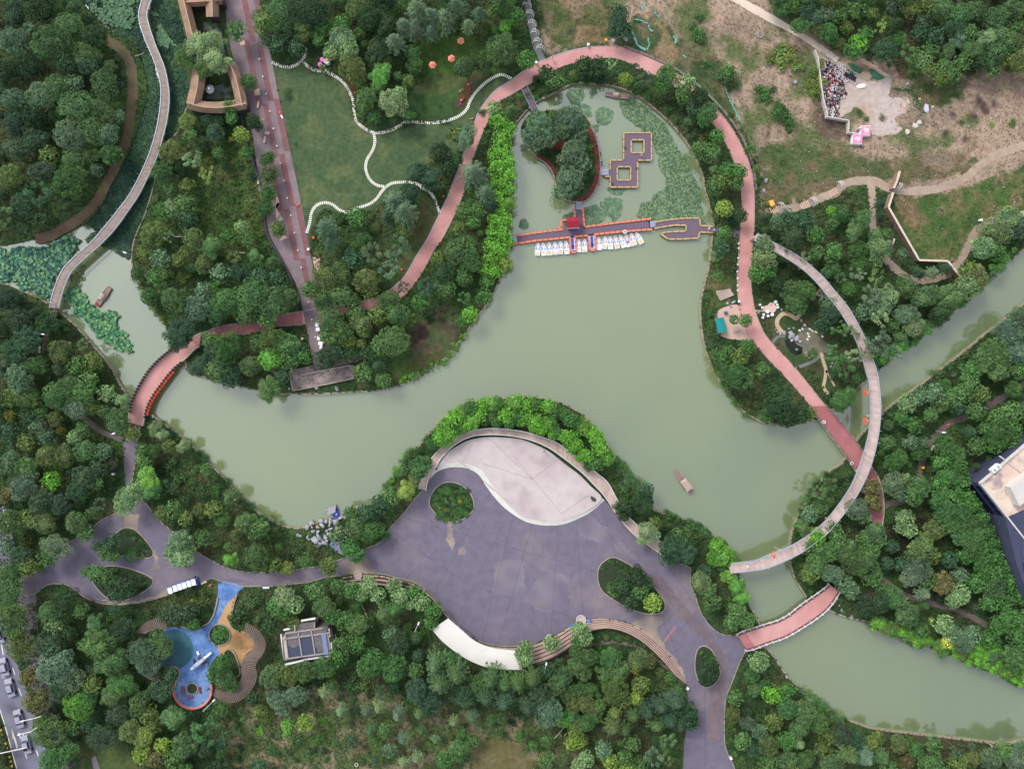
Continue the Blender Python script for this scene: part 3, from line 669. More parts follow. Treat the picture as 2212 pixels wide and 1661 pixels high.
mb = MB(); mb.prism(wpoly(blob), .4, .57); mb.build('dark_stain', mat('dark_stain_stone', srgb(70, 60, 66), var=.1), stg)
# narrow hedge between stage and deck
def quads_along(line, w, z, n, cols, s=.22):
 mb = MB(); L = resample(line, 1.2)
 for _ in range(n):
  i = R.randrange(len(L)); x, y = L[i]
  c = P(x + R.uniform(-w, w), y + R.uniform(-w, w), z + R.uniform(-.1, .15))
  q = Matrix.Rotation(R.uniform(0, 6.28), 3, 'Z') @ Matrix.Rotation(R.uniform(-.7, .7), 3, 'X')
  mb.add([c + q @ Vector((-s, -s, 0)), c + q @ Vector((s, -s, 0)), c + q @ Vector((s, s, 0)), c + q @ Vector((-s, s, 0))], [(0, 1, 2, 3)], R.choice(cols))
 return mb
m_leafq = mat('leaf_stuff', (1, 1, 1), var=.15, rough=.7, attr='tone', spec=.2, trans=.2)
HD = catmull(DECK_I[2:15], 5)
mb = MB(); a, b = offset(HD, -.6), offset(HD, -4.2); ribbon(mb, a, b, 0, .5)
o = mb.build('clipped_hedge', mat('hedge_green', srgb(36, 60, 34), var=.3, scale=4, fine=.3)); tag(o, 'thin dark clipped hedge curving between the pale stage and its boardwalk', 'hedge')
# boardwalks
def boardwalk(name, A, B, z, thick, label, n, base, bands, rail=1.1, posts=None, pan=3.0, rails=(1, 1), plank=.34, cat='boardwalk', railm=None):
 root = empty(name, (0, 0, 0), label=label, cat=cat)
 a, b = pairs(A, B, n)
 Lm = sum(math.hypot(a[i + 1][0] - a[i][0], a[i + 1][1] - a[i][1]) for i in range(len(a) - 1)) * S
 k = int(Lm / plank); aa, bb = pairs(A, B, k)
 mb = MB(); tone = 0
 for i in range(k):
  if R.random() < .06: tone = R.uniform(-bands, bands)
  c = np.array(base) * (1 + tone + R.uniform(-.10, .10))
  g = .12
  p0, p1, q0, q1 = P(*aa[i], z), P(*aa[i + 1], z), P(*bb[i], z), P(*bb[i + 1], z)
  e0, e1 = p0.lerp(p1, g), q0.lerp(q1, g); dz = Vector((0, 0, R.uniform(0, .01)))
  up = [e0 + dz, p1 + dz, q1 + dz, e1 + dz]; dn = [v - Vector((0, 0, .05)) for v in up]
  mb.add(up + dn, [(0, 1, 2, 3), (7, 6, 5, 4), (0, 4, 5, 1), (2, 6, 7, 3), (1, 5, 6, 2), (3, 7, 4, 0)], tuple(c))
 o = mb.build('deck_planking', m_deck, root, attr=True); o['kind'] = 'stuff'
 mb = MB(); ribbon(mb, offset(a, 0), offset(b, 0), z - thick, z - .06); mb.build('beam', m_conc, root)
 for ln, s_, on in ((a, 1, rails[0]), (b, -1, rails[1])):
  if not on: continue
  inward = -s_
  mb = MB()
  A1, B1 = offset(ln, .3 * s_), offset(ln, -1.3 * s_)
  ribbon(mb, A1, B1, z - .1, z + .16); mb.build('edge_beam', railm or m_rail, root)
  mb = MB(); A1, B1 = offset(ln, .5 * s_), offset(ln, -.5 * s_)
  ribbon(mb, A1, B1, z + rail - .05, z + rail + .04); mb.build('handrail', railm or m_rail, root)
  for x, y in resample(ln, pan / S):
   mb = MB(); c = P(x, y, z); mb.tube([c, c + Vector((0, 0, rail))], .06, 5); mb.build('rail_post', railm or m_rail, root)
 if posts:
  mid = [((x0 + x1) / 2, (y0 + y1) / 2) for (x0, y0), (x1, y1) in zip(a, b)]
  for x, y in resample(mid, posts / S):
   mb = MB(); c = P(x, y, z - thick); mb.tube([(c.x, c.y, -1.2), c], .35, 10); mb.build('pier', m_conc, root)
 return root
wood = srgb(176, 150, 144)
bw1 = boardwalk('long_boardwalk', BW1_L, BW1_R, 1.5, .35, 'long winding timber boardwalk with grey rails over the reeds at left', 160, srgb(152, 136, 128), .06, posts=9, pan=2.0, plank=.42)
bw2 = boardwalk('elevated_boardwalk', BW2_I, BW2_O, 4.3, .5, 'big raised circular boardwalk sweeping round the right side of the lake', 180, srgb(186, 164, 158), .14, posts=14, pan=3.0, plank=.5)
bw3 = boardwalk('curved_boardwalk', DECK_O, DECK_I, .9, .4, 'curved timber boardwalk hugging the upper edge of the pale stage', 120, srgb(186, 162, 154), .07, posts=None, pan=3, plank=.42, railm=m_railw)
# timber steps below the left boardwalk
st = empty('timber_stairs', (0, 0, 0), label='narrow timber steps running down from the left boardwalk into the wood', cat='stairs')
a, b = pairs(pl("108,670 107,690 95,716 92,735 93,758"), pl("124,672 118,693 106,720 104,738 103,758"), 26)
for i in range(26):
 zz = 1.3 - i * .045
 mb = MB(); ribbon(mb, a[i:i + 2], b[i:i + 2], zz - .25, zz); mb.build('step', mat('step_timber', srgb(128, 104, 90), var=.15), st)
# promenade
pr = sheet('promenade', PROM, .07, m_grey)
def px(y): return 561 + (y + 0) * .2011
for k in range(4):
 off0, off1 = -13.2 * k, -13.2 * (k + 1)
 y = -20.0; seg = 0
 brk = [-20, 98 - k * 4, 214 + k * 5, 328 + k * 5, 441 + k * 5, 553 + k * 5, 640 + k * 3, 790]
 for s_ in range(len(brk) - 1):
  y0, y1 = brk[s_], brk[s_ + 1]
  if k == 3 and (y0 > 540): continue
  if k == 2 and y0 > 600: continue
  red = (s_ + k) % 2 == 0
  q = [(px(y0) + off1 + .8, y0 + .6), (px(y0) + off0 - .2, y0 + .6), (px(y1) + off0 - .2, y1 - .3), (px(y1) + off1 + .8, y1 - .3)]
  mb = MB(); mb.prism(wpoly(q), 0, .082 + k * .001); mb.build('paving_strip', m_red if red else m_grey, pr)
for x, y in pl("560,137 568,174 577,207 584,252 590,293 596,345 603,350 607,388"):
 pass
m_lampw = m_white
for i in range(17):
 y = 128 + i * 37.5; x = px(y) - 26.5
 mb = MB(); mb.tube([P(x, y, .08), P(x, y, .55)], .09, 8); mb.box(P(x, y, .6), (.26, .26, .1)); o = mb.build('bollard_light', m_white)
 tag(o, 'short white bollard light on the red and grey promenade, %s from the top' % ['first', 'second', 'third', 'fourth', 'fifth', 'sixth', 'seventh', 'eighth', 'ninth', 'tenth', 'eleventh', 'twelfth', 'thirteenth', 'fourteenth', 'fifteenth', 'sixteenth', 'seventeenth'][i], 'bollard light', 'bollard lights down the promenade')
m_cream = mat('cream_paving', srgb(196, 168, 148), var=.06)
for p in (pl("597,418 604,438 594,442 598,452 606,464 613,476 598,480 596,470"), pl("675,556 692,556 690,575 697,586 694,590 681,590"), pl("604,512 616,508 622,514 606,520"), pl("517,92 528,88 530,97 520,100"), pl("549,196 560,192 562,206 551,208"), pl("560,255 570,258 568,270 558,266"), pl("573,284 584,286 581,292 572,290")):
 mb = MB(); mb.prism(wpoly(p), 0, .13); o = mb.build('paved_pad', m_cream, pr)
# dark retaining wall on the left edge of the promenade
lw = catmull(pl("476,60 484,110 505,180 522,256 530,300 545,345 560,392 568,440 575,500 600,548 625,595 640,640 646,665"), 8)
mb = MB(); a, b = strip(lw, 3.4); ribbon(mb, a, b, -.1, .7); o = mb.build('retaining_wall', mat('dark_wall_stone', srgb(62, 60, 72), var=.2)); tag(o, 'dark retaining wall along the left edge of the red and grey promenade', 'wall')
# other paths
def track(name, spec, z, m, step=8):
 c, w = spec; c = catmull(c, step); a, b = strip(c, w)
 a = [(x + (float(vnoise(x, y, 7, 70)) - .5) * 3, y + (float(vnoise(x, y, 7, 71)) - .5) * 3) for x, y in a]
 b = [(x + (float(vnoise(x, y, 7, 72)) - .5) * 3, y + (float(vnoise(x, y, 7, 73)) - .5) * 3) for x, y in b]
 return path_ribbon(name, a, b, z, m)
track('gravel_path', GRAVEL[0], .04, m_grav); track('gravel_path', GRAVEL[1], .045, m_grav)
track('dirt_path', DIRT1, .04, m_dirt)
track('woodland_path', WPATH[0], .04, m_gravd); track('woodland_path', WPATH[1], .04, m_gravd)
track('woodland_path', LPATH, .04, m_gravd)
track('service_path', (pl("1181,1441 1230,1416 1280,1392 1330,1387 1370,1395 1410,1420 1445,1445 1478,1478"), 7), .04, m_gravd)
track('woodland_path', (pl("1866,1290 1900,1265 1921,1262"), 10), .035, m_gravd)
a, b = pairs(*WHITE_RD, 40)
o = path_ribbon('concrete_road', a, b, .08, mat('cream_concrete', srgb(196, 180, 164), var=.06, scale=.3, rgb2=srgb(206, 192, 176), s2=.1))
def rag(poly, amp, seed, step=5):
 return [(x + (float(vnoise(x, y, 9, seed)) - .5) * amp, y + (float(vnoise(x, y, 9, seed + 1)) - .5) * amp) for x, y in catmull(poly, step, True)]
sheet('rubble_yard', rag(RUBBLE, 7, 80), .05, mat('pale_rubble_ground', srgb(176, 162, 156), var=.12, scale=.8, rgb2=srgb(172, 156, 146), s2=.09, spot=srgb(150, 116, 84), spots=.16, spotamt=.5, fine=.2))
sheet('sand_court', catmull(SANDPAD, 6, True), .045, mat('sandy_pink_surface', srgb(190, 160, 146), var=.05, fine=.06))
# grey slate stepped path with white hoops at the top
a, b = pairs(offset(SLATE_ST[0], 7.5), offset(SLATE_ST[0], -7.5), 30)
slp = empty('stone_stairs', (0, 0, 0), label='grey slate stepped path under white hoops at the top of the ring path', cat='stairs')
m_slate = mat('grey_slate', srgb(112, 112, 112), var=.2, scale=1.5, fine=.15)
for i in range(30):
 mb = MB(); zz = .9 - i * .028; ribbon(mb, a[i:i + 2], b[i:i + 2], -.05, zz); mb.build('step', m_slate, slp)
for i, (x, y) in enumerate(pl("1138,17 1144,37 1149,58 1155,78 1161,97 1167,111")):
 r = empty('hoop_arch', P(x, y, 0), rz=math.radians(-14), label='white hoop arch over the grey slate stepped path, %s from the top' % ['first', 'second', 'third', 'fourth', 'fifth', 'sixth'][i], cat='arch', group='white hoop arches over the slate steps')
 for d in (-.35, .35):
  mb = MB(); mb.tube([(math.cos(t) * 1.05, d, .6 + math.sin(t) * 2.2) for t in np.linspace(0, math.pi, 13)], .07, 6); mb.build('hoop', m_railw, r)
 for t in np.linspace(.15, math.pi - .15, 7):
  mb = MB(); mb.tube([(math.cos(t) * 1.05, -.35, .6 + math.sin(t) * 2.2), (math.cos(t) * 1.05, .35, .6 + math.sin(t) * 2.2)], .05, 5); mb.build('rung', m_railw, r)
# stone retaining strip outside the ring path
rs = catmull(pl("1348,100 1393,117 1440,138 1476,160 1505,182 1531,205 1568,245 1598,287 1621,337 1630,375 1634,410"), 8)
mb = MB(); a, b = strip(rs, 4.5); ribbon(mb, a, b, -.1, .35); o = mb.build('stone_wall', mat('grey_rubble_stone', srgb(118, 110, 104), var=.25, scale=2, fine=.2)); tag(o, 'low grey rubble stone wall curving outside the pink ring path at right', 'wall')
# stepping stone paths over the lawn
m_stone = mat('white_stepping_stone', srgb(220, 216, 206), var=.08, scale=1.5)
sme = bpy.data.meshes.new('stepping_stone')
bmx = bmesh.new(); bmesh.ops.create_cube(bmx, size=1); bmesh.ops.scale(bmx, vec=(.33, .72, .12), verts=bmx.verts); bmesh.ops.bevel(bmx, geom=[e for e in bmx.edges if abs(e.verts[0].co.z - e.verts[1].co.z) > .05], offset=.04, segments=1, affect='EDGES'); bmx.to_mesh(sme); bmx.free(); sme.materials.append(m_stone)
SPS = ["589,136 603,142 620,146 638,142 650,132 660,120 663,105", "654,132 665,144 680,152 693,154 703,150",
"700,155 723,165 743,180 755,200 763,220 765,245 770,262 783,275 803,286 823,287 843,282 860,274 878,264 903,265 933,266 963,262 990,252 1008,237 1015,220 1028,200 1048,180 1068,167 1085,162 1103,170",
"808,292 810,307 805,325 793,345 790,365 798,387 813,400 828,403", "908,402 893,395 873,394 848,396 833,405 824,415 813,430 798,441 773,450 753,459 735,455 718,442 700,438 683,445 673,460 669,482 663,502",
"910,405 928,415 933,420 943,440 950,460"]
for s_ in SPS:
 root = empty('stepping_stone_path', (0, 0, 0), kind='structure')
 q = resample(catmull(pl(s_), 2), 4.25)
 for i, (x, y) in enumerate(q):
  d = Vector(q[min(i + 1, len(q) - 1)]) - Vector(q[max(i - 1, 0)])
  o = link('stone', sme, None, root); o.location = P(x, y, .03); o.rotation_euler.z = math.atan2(-d.y, d.x) + R.uniform(-.05, .05); o.scale = (R.uniform(.9, 1.1), R.uniform(.92, 1.05), 1)
# brick terraces along the plaza
m_brick = mat('brown_brick_tread', srgb(172, 148, 138), var=.12, fine=.14)
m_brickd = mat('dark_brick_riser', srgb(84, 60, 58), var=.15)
ter = empty('seating_terrace', (0, 0, 0), label='curved brick seating terrace of five steps along the lower plaza edge', cat='terrace')
a, b = pairs(BLEACH_T, BLEACH_B, 100)
for k in range(5):
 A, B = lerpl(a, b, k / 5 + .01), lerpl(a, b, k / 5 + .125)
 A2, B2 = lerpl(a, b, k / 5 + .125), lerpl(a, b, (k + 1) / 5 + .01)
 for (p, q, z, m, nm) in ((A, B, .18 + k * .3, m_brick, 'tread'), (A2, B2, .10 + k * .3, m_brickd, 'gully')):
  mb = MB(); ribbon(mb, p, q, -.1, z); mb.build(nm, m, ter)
# brick band curving behind the white canopy
bb_o = catmull(pl("740,1247 778,1242 828,1244 853,1251 890,1260 915,1274 938,1294 953,1311 968,1331 990,1356 1015,1376 1040,1390 1065,1397 1106,1400 1120,1400"), 6)
bnd = empty('brick_terrace', (0, 0, 0), label='reddish brick terrace band curving between plaza and white canopy', cat='terrace')
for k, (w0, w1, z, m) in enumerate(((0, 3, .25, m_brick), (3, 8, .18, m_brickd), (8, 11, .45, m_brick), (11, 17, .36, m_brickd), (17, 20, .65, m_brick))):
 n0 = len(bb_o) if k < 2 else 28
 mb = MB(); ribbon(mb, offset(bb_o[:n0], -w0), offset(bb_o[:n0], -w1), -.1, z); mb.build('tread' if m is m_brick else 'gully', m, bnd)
for i, (x, y, r_) in enumerate(((1255, 1338, 10), (1187, 1376, 7), (774, 1241, 8))):
 o = empty('round_planter', P(x, y, 0), label='round stone planter ring %s' % ('beside the largest terrace tree', 'beside the middle terrace tree', 'at the left tip of the brick band')[i], cat='planter')
 rr = r_ * S
 mb = MB(); pts = [(math.cos(t) * rr, math.sin(t) * rr, .45) for t in np.linspace(0, 2 * math.pi, 25)]; mb.tube(pts, .16, 6, cap=False); mb.build('rim', m_stage, o)
 mb = MB(); mb.prism([(math.cos(t) * rr, math.sin(t) * rr) for t in np.linspace(0, 2 * math.pi, 24, endpoint=False)], 0, .42); mb.build('bed', m_stage if i < 2 else m_brick, o)
# white membrane canopy
cv = empty('membrane_canopy', (0, 0, 0), label='long curved white membrane canopy beside the lower plaza edge', cat='canopy')
a, b = pairs(pl("968,1335 995,1358 1028,1385 1065,1399 1112,1404 1122,1404"), pl("933,1359 958,1387 998,1417 1040,1437 1078,1445 1128,1446"), 24)
m_canvas = mat('white_canvas', srgb(206, 202, 196), var=.04, scale=.3, rough=.6, spot=srgb(190, 184, 176), spots=.4, spotamt=.3)
for k in range(6):
 mb = MB(); nn = 6; vs = []; fs = []
 for i in range(k * 4, k * 4 + 5):
  for j in range(nn + 1):
   t = j / nn; x = a[i][0] + (b[i][0] - a[i][0]) * t; y = a[i][1] + (b[i][1] - a[i][1]) * t
   vs.append(P(x, y, 3.4 + .15 * math.sin(math.pi * t)))
 for i in range(4):
  for j in range(nn): p = i * (nn + 1) + j; fs.append((p, p + nn + 1, p + nn + 2, p + 1))
 mb.add(vs, fs); o = mb.build('canopy_panel', m_canvas, cv)
 md = o.modifiers.new('solid', 'SOLIDIFY'); md.thickness = .05
for i in range(0, 25, 4):
 for ln in (a, b):
  mb = MB(); c = P(*ln[i], 3.3); mb.tube([(c.x, c.y, 0), c], .04, 6); mb.build('post', m_rail, cv)
# playground
m_blue = mat('blue_rubber', srgb(80, 116, 172), var=.1, rgb2=srgb(112, 142, 188), s2=.18, spot=srgb(40, 66, 120), spots=1.1, spotamt=.55, fine=.12)
m_teal = mat('shaded_teal_rubber', srgb(60, 100, 112), var=.1, fine=.1, spot=srgb(40, 70, 84), spots=.8)  # tree shade over the circle is mixed into this dark teal
m_or = mat('orange_rubber', srgb(172, 130, 82), var=.1, rgb2=srgb(182, 146, 104), s2=.12, fine=.12)
sheet('play_surface', catmull(PLAY_B, 5, True), .05, m_blue)
sheet('play_surface', catmull(PLAY_O, 5, True), .056, m_or)
sheet('play_surface', [(375 + 43 * math.cos(t), 1402 + 43 * math.sin(t)) for t in np.linspace(0, 6.283, 40, endpoint=False)], .062, m_teal)
sheet('play_mat', [(415 + 34 * math.cos(t), 1490 + 34 * math.sin(t)) for t in np.linspace(0, 6.283, 40, endpoint=False)], .066, m_blue)
rim = [(415 + 40 * math.cos(t), 1489 + 40 * math.sin(t)) for t in np.linspace(math.radians(-15), math.radians(195), 40)]
o = empty('curved_bench', (0, 0, 0), label='curved pink and tan bench round the bottom of the blue playground', cat='bench')
mb = MB(); a, b = strip(rim, 3); ribbon(mb, a, b, 0, .45); mb.build('seat', mat('tan_bench', srgb(170, 150, 136), var=.1), o)
mb = MB(); ribbon(mb, offset(rim, 3.4), offset(rim, 1.6), 0, .8); mb.build('backrest', mat('pink_bench_back', srgb(206, 110, 122), var=.08), o)
for (x, y, r_, lb) in ((474, 1371, 23, 'round green planting bed between the blue and orange play surfaces'), (415, 1487, 12, 'small round planting bed inside the blue play circle')):
 pp = [(x + r_ * math.cos(t), y + r_ * math.sin(t)) for t in np.linspace(0, 6.283, 32, endpoint=False)]
 o = empty('planting_bed', (0, 0, 0), label=lb, cat='planting bed'); mb = MB(); mb.prism(wpoly(pp), 0, .2); mb.build('soil', m_bed, o); kerb(o, pp, 2, .3, m_kerb, closed=True)
for (pts, lb) in ((pl("470,1290 466,1310 460,1330 450,1345 438,1352"), 'pale stone edging wall left of the blue play slope'), (pl("512,1284 506,1300 502,1320 498,1345 503,1358 515,1364"), 'pale stone edging wall right of the orange play slope'), (pl("390,1352 405,1358 415,1360"), 'short pale edging at the top left of the blue playground'),
(pl("482,1415 484,1408 492,1402 502,1405 508,1415 515,1435 518,1455 512,1462"), 'thin stone kerb snaking down beside the orange surface'), (pl("368,1440 378,1440 386,1448 388,1460 380,1472 378,1485"), 'curled stone kerb left of the blue play circle')):
 mb = MB(); a, b = strip(catmull(pts, 4), 2.4); ribbon(mb, a, b, 0, .4); o = mb.build('edging_wall', m_kerb); tag(o, lb, 'wall')
# lattice pergolas
m_perg = mat('brown_pergola_timber', srgb(132, 112, 108), var=.15)
ub = {}
def unit(m):
 if m.name not in ub:
  me = bpy.data.meshes.new('timber'); b_ = bmesh.new(); bmesh.ops.create_cube(b_, size=1); b_.to_mesh(me); b_.free(); me.materials.append(m); ub[m.name] = me
 return ub[m.name]
def bar(name, p, q, w, h, m, parent):
 p, q = Vector(p), Vector(q); d = q - p
 o = link(name, unit(m), None, parent); o.location = (p + q) / 2; o.rotation_euler = (0, -math.atan2(d.z, math.hypot(d.x, d.y)), math.atan2(d.y, d.x)); o.scale = (d.length, w, h); return o
def pergola(A, B, n, label, rows, z=2.8):
 root = empty('lattice_pergola', (0, 0, 0), label=label, cat='pergola')
 a, b = pairs(A, B, n)
 for i in range(n + 1):
  p, q = P(*a[i], z + .12), P(*b[i], z + .12); bar('rib', p, q, .12, .14, m_perg, root)
  if i % 4 == 0:
   for u in (p.lerp(q, .1), p.lerp(q, .9)): bar('post', (u.x, u.y, 0), (u.x, u.y, z), .14, .14, m_perg, root)
 for r_ in range(rows):
  ln = lerpl(a, b, (r_ + .15) / (rows - .7))
  mb = MB(); mb.tube([P(x, y, z) for x, y in ln], .06, 4); mb.build('runner', m_perg, root)
pergola(pl("527,1374 537,1380 546,1389 547,1400 540,1410 528,1419 521,1432 521,1448 522,1460 514,1478 503,1490 486,1494 467,1487"), pl("532,1346 553,1356 568,1374 574,1393 568,1412 556,1427 552,1440 555,1455 551,1476 536,1500 513,1515 487,1517 462,1503"), 64, 'long brown lattice pergola winding round the right of the playground', 7)
pergola(pl("314,1368 330,1360 345,1358 358,1362"), pl("296,1364 312,1347 335,1336 360,1338"), 16, 'short curved brown lattice pergola above the teal play circle', 6)
pergola(pl("318,1458 330,1462 340,1456"), pl("322,1466 334,1470 342,1466"), 6, 'scrap of brown pergola showing below the playground trees', 3)
# street at the lower left
m_road = mat('grey_road_asphalt', srgb(112, 112, 128), var=.06, rgb2=srgb(118, 116, 130), s2=.05, fine=.06)
m_paint = mat('white_road_paint', srgb(214, 212, 206), var=.06)
sheet('street', ROADL, .02, m_road)
sheet('footpath', pl("45,1230 66,1235 78,1280 82,1360 96,1400 110,1480 125,1560 150,1600 172,1720 135,1720 118,1640 92,1560 70,1490 52,1420 40,1350 36,1290"), .036, mat('street_footpath', srgb(108, 98, 106), var=.1))
sheet('street', pl("-20,1060 8,1078 22,1130 36,1190 40,1235 -20,1225"), .045, m_road)
def mark(p, z=.03): mb = MB(); a, b = strip(p, 2.0); ribbon(mb, a, b, 0, z); o = mb.build('road_marking', m_paint); tag(o, kind='structure')
for p in (["-12,1530 0,1533 14,1578 36,1660 42,1680"], ["27,1442 32,1457"], ["40,1486 46,1502"], ["28,1537 32,1550"], ["0,1374 7,1414"], ["2,1449 7,1463"], ["14,1487 19,1506"], ["40,1581 44,1594"], ["50,1585 60,1612"], ["53,1624 58,1638"], ["78,1619 83,1633"], ["70,1495 72,1499"]):
 mark(pl(p[0]))
for p in (pl("2,1084 8,1102 10,1118"), pl("2,1128 13,1127 16,1133 28,1172 31,1188 26,1188"), pl("2,1130 13,1162")): mark(p, .05)
mb = MB(); mb.prism(wpoly(pl("25,1573 34,1595 33,1590 39,1614 36,1616 30,1594 28,1596")), 0, .032); o = mb.build('lane_arrow', m_paint); tag(o, kind='structure')
kb = empty('median_kerb', (0, 0, 0), kind='structure')
q = resample(pl("-8,1530 6,1575 18,1612 30,1655 38,1690"), 5)
for i in range(len(q) - 1):
 mb = MB(); a, b = strip(q[i:i + 2], 3); ribbon(mb, [(x - 4, y + 1) for x, y in a], [(x - 4, y + 1) for x, y in b], 0, .25); mb.build('kerb_block', mat('yellow_kerb', srgb(204, 160, 60)) if i % 2 else m_black, kb)
# small path strip in the bottom left meadow
sheet('paving_strip', pl("198,1636 207,1632 218,1668 222,1700 208,1700"), .04, mat('grey_setts', srgb(130, 122, 128), var=.15, fine=.2))
mb = MB(); a, b = strip(catmull(pl("778,1302 790,1325 804,1355"), 6), 3.4); ribbon(mb, a, b, 0, .3); o = mb.build('stone_channel', m_grav); tag(o, 'narrow grey stone channel among the trees left of the canopy', 'channel')
mb = MB(); a, b = strip(catmull(pl("864,1430 875,1438 890,1450"), 6), 3.0); ribbon(mb, a, b, 0, .3); o = mb.build('stone_channel', m_grav); tag(o, 'short grey stone channel piece below the white canopy', 'channel')
# crown prototypes (unit radius)
def leaf_quads(C, Nrm, sx, sy, jit, rs, axis=None):
 """C centres (n,3), Nrm normals; returns verts (n*4,3)"""
 n = len(C)
 nn = Nrm + rs.normal(0, jit, (n, 3)); nn /= np.linalg.norm(nn, axis=1)[:, None] + 1e-9
 if axis is None:
  a = rs.normal(0, 1, (n, 3))
 else:
  a = axis + rs.normal(0, .25, (n, 3))
 u = a - nn * (a * nn).sum(1)[:, None]; u /= np.linalg.norm(u, axis=1)[:, None] + 1e-9
 w = np.cross(nn, u)
 sx = sx * rs.uniform(.7, 1.3, n)[:, None]; sy = sy * rs.uniform(.7, 1.3, n)[:, None]
 v = np.stack([C - u * sx, C - w * sy, C + u * sx, C + w * sy], 1)
 return v
def rand_dome(rs, n, zmin=-.1):
 v = rs.normal(0, 1, (n * 3, 3)); v /= np.linalg.norm(v, axis=1)[:, None]
 v = v[v[:, 2] > zmin][:n]
 return v
def crown_arrays(kind, seed, q=1.0):
 """returns quads (n,4,3) and tone (n,)"""
 rs = np.random.RandomState(seed)
 Q = []; T = []
 if kind in ('lobed', 'large', 'round', 'fluffy'):
  nl, rl, rad, ls, per = {'lobed': (24, (.2, .38), .70, .05, 200), 'large': (46, (.14, .27), .80, .032, 130), 'round': (32, (.16, .25), .78, .046, 115), 'fluffy': (32, (.16, .3), .76, .043, 130)}[kind]
  d = rand_dome(rs, 400, -.05); keep = []
  for v in d:
   if all((np.linalg.norm(v - k) > 1.55 / math.sqrt(nl) * 1.1) for k in keep): keep.append(v)
   if len(keep) >= nl: break
  keep = np.array(keep); squash = .72
  rr = rs.uniform(rl[0], rl[1], len(keep)); cc = keep * (rad * rs.uniform(.82, 1.08, len(keep)))[:, None]
  if kind == 'round': cc = keep * rad
  lt = rs.uniform(.72, 1.3, len(keep))
  ns = int(per * q)
  for c, r_, t_ in zip(cc, rr, lt):
   dd = rs.normal(0, 1, (ns, 3)); dd /= np.linalg.norm(dd, axis=1)[:, None]
   dd = dd[(dd @ (c / np.linalg.norm(c)) > -.35)]
   p = c + dd * (r_ * rs.uniform(.82, 1.06, len(dd)))[:, None]
   inside = np.zeros(len(p), bool)
   for c2, r2 in zip(cc, rr):
    if c2 is c or np.allclose(c2, c): continue
    inside |= np.linalg.norm(p - c2, axis=1) < r2 * .78
   p, dd = p[~inside], dd[~inside]
   if not len(p): continue
   Q.append(leaf_quads(p, dd, ls, ls * .8, .45, rs)); T.append(t_ * rs.uniform(.75, 1.3, len(p)))
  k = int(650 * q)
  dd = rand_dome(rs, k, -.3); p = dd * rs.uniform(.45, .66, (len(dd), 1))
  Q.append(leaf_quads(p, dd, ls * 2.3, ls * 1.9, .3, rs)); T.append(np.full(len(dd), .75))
  Qa = np.concatenate(Q); Qa[:, :, 2] *= squash
  return Qa, np.concatenate(T)
 if kind == 'feather':       # conifer seen from above: tiers of drooping sprays round a leader
  nb = 13
  for tier, (z, rt) in enumerate(((.05, 1.0), (.35, .82), (.68, .6), (1.0, .36), (1.25, .14))):
   for b in range(nb if tier < 3 else 9):
    a = 2 * math.pi * (b + rs.uniform(-.3, .3)) / (nb if tier < 3 else 9) + tier * .4
    L_ = rt * rs.uniform(.75, 1.1); n = int(34 * q * (.5 + L_))
    t = rs.uniform(.15, 1, n) ** .7; s_ = rs.normal(0, .085, n) * (1.2 - t * .5)
    dr = np.array([math.cos(a), math.sin(a), 0]); pr_ = np.array([-math.sin(a), math.cos(a), 0])
    p = dr * (t * L_)[:, None] + pr_ * s_[:, None]; p[:, 2] += z - t * .16 * L_ - np.abs(s_) * .9 + rs.uniform(-.03, .03, n)
    nr = np.tile(np.array([0, 0, 1.0]), (n, 1)) + dr * .35 + pr_ * (s_ * 5)[:, None]
    ax = dr * .9 + pr_ * np.sign(s_)[:, None] * .5
    Q.append(leaf_quads(p, nr, .075, .026, .35, rs, ax)); T.append(rs.uniform(.75, 1.25, n) * rs.uniform(.85, 1.15))
  return np.concatenate(Q), np.concatenate(T)
 if kind == 'willow':        # soft crown of long hanging sprays
  d = rand_dome(rs, 30, .0); cc = d * rs.uniform(.35, .75, (len(d), 1))
  for c in cc:
   n = int(80 * q); r_ = rs.uniform(.22, .34); lt = rs.uniform(.8, 1.22)
   dd = rs.normal(0, 1, (n, 3)); dd /= np.linalg.norm(dd, axis=1)[:, None]; dd[:, 2] = np.abs(dd[:, 2]) * .8 - .1
   p = c + dd * (r_ * rs.uniform(.7, 1.1, n))[:, None]
   rad = p.copy(); rad[:, 2] = 0; rad /= np.linalg.norm(rad, axis=1)[:, None] + 1e-6
   ax = rad + np.array([0, 0, -.6])
   Q.append(leaf_quads(p, dd + np.array([0, 0, .5]), .10, .022, .3, rs, ax)); T.append(lt * rs.uniform(.7, 1.3, n))
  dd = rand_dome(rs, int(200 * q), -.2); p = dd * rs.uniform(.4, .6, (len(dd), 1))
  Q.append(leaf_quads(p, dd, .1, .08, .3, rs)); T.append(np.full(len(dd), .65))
  Qa = np.concatenate(Q); Qa[:, :, 2] *= .75
  return Qa, np.concatenate(T)
 if kind == 'sparse':
  n_ = 15
  for k in range(n_):
   a = rs.uniform(0, 6.283); rr = math.sqrt(rs.uniform(.02, 1)) * .85; c = np.array([math.cos(a) * rr, math.sin(a) * rr, rs.uniform(.1, .6)])
   n = int(58 * q); r_ = rs.uniform(.14, .24); lt = rs.uniform(.8, 1.25)
   dd = rs.normal(0, 1, (n, 3)); dd /= np.linalg.norm(dd, axis=1)[:, None]; dd[:, 2] = np.abs(dd[:, 2]) * .6
   p = c + dd * (r_ * rs.uniform(.5, 1.1, n))[:, None]
   Q.append(leaf_quads(p, dd * .6 + np.array([0, 0, .6]), .055, .04, .4, rs)); T.append(lt * rs.uniform(.75, 1.3, n))
  return np.concatenate(Q), np.concatenate(T)
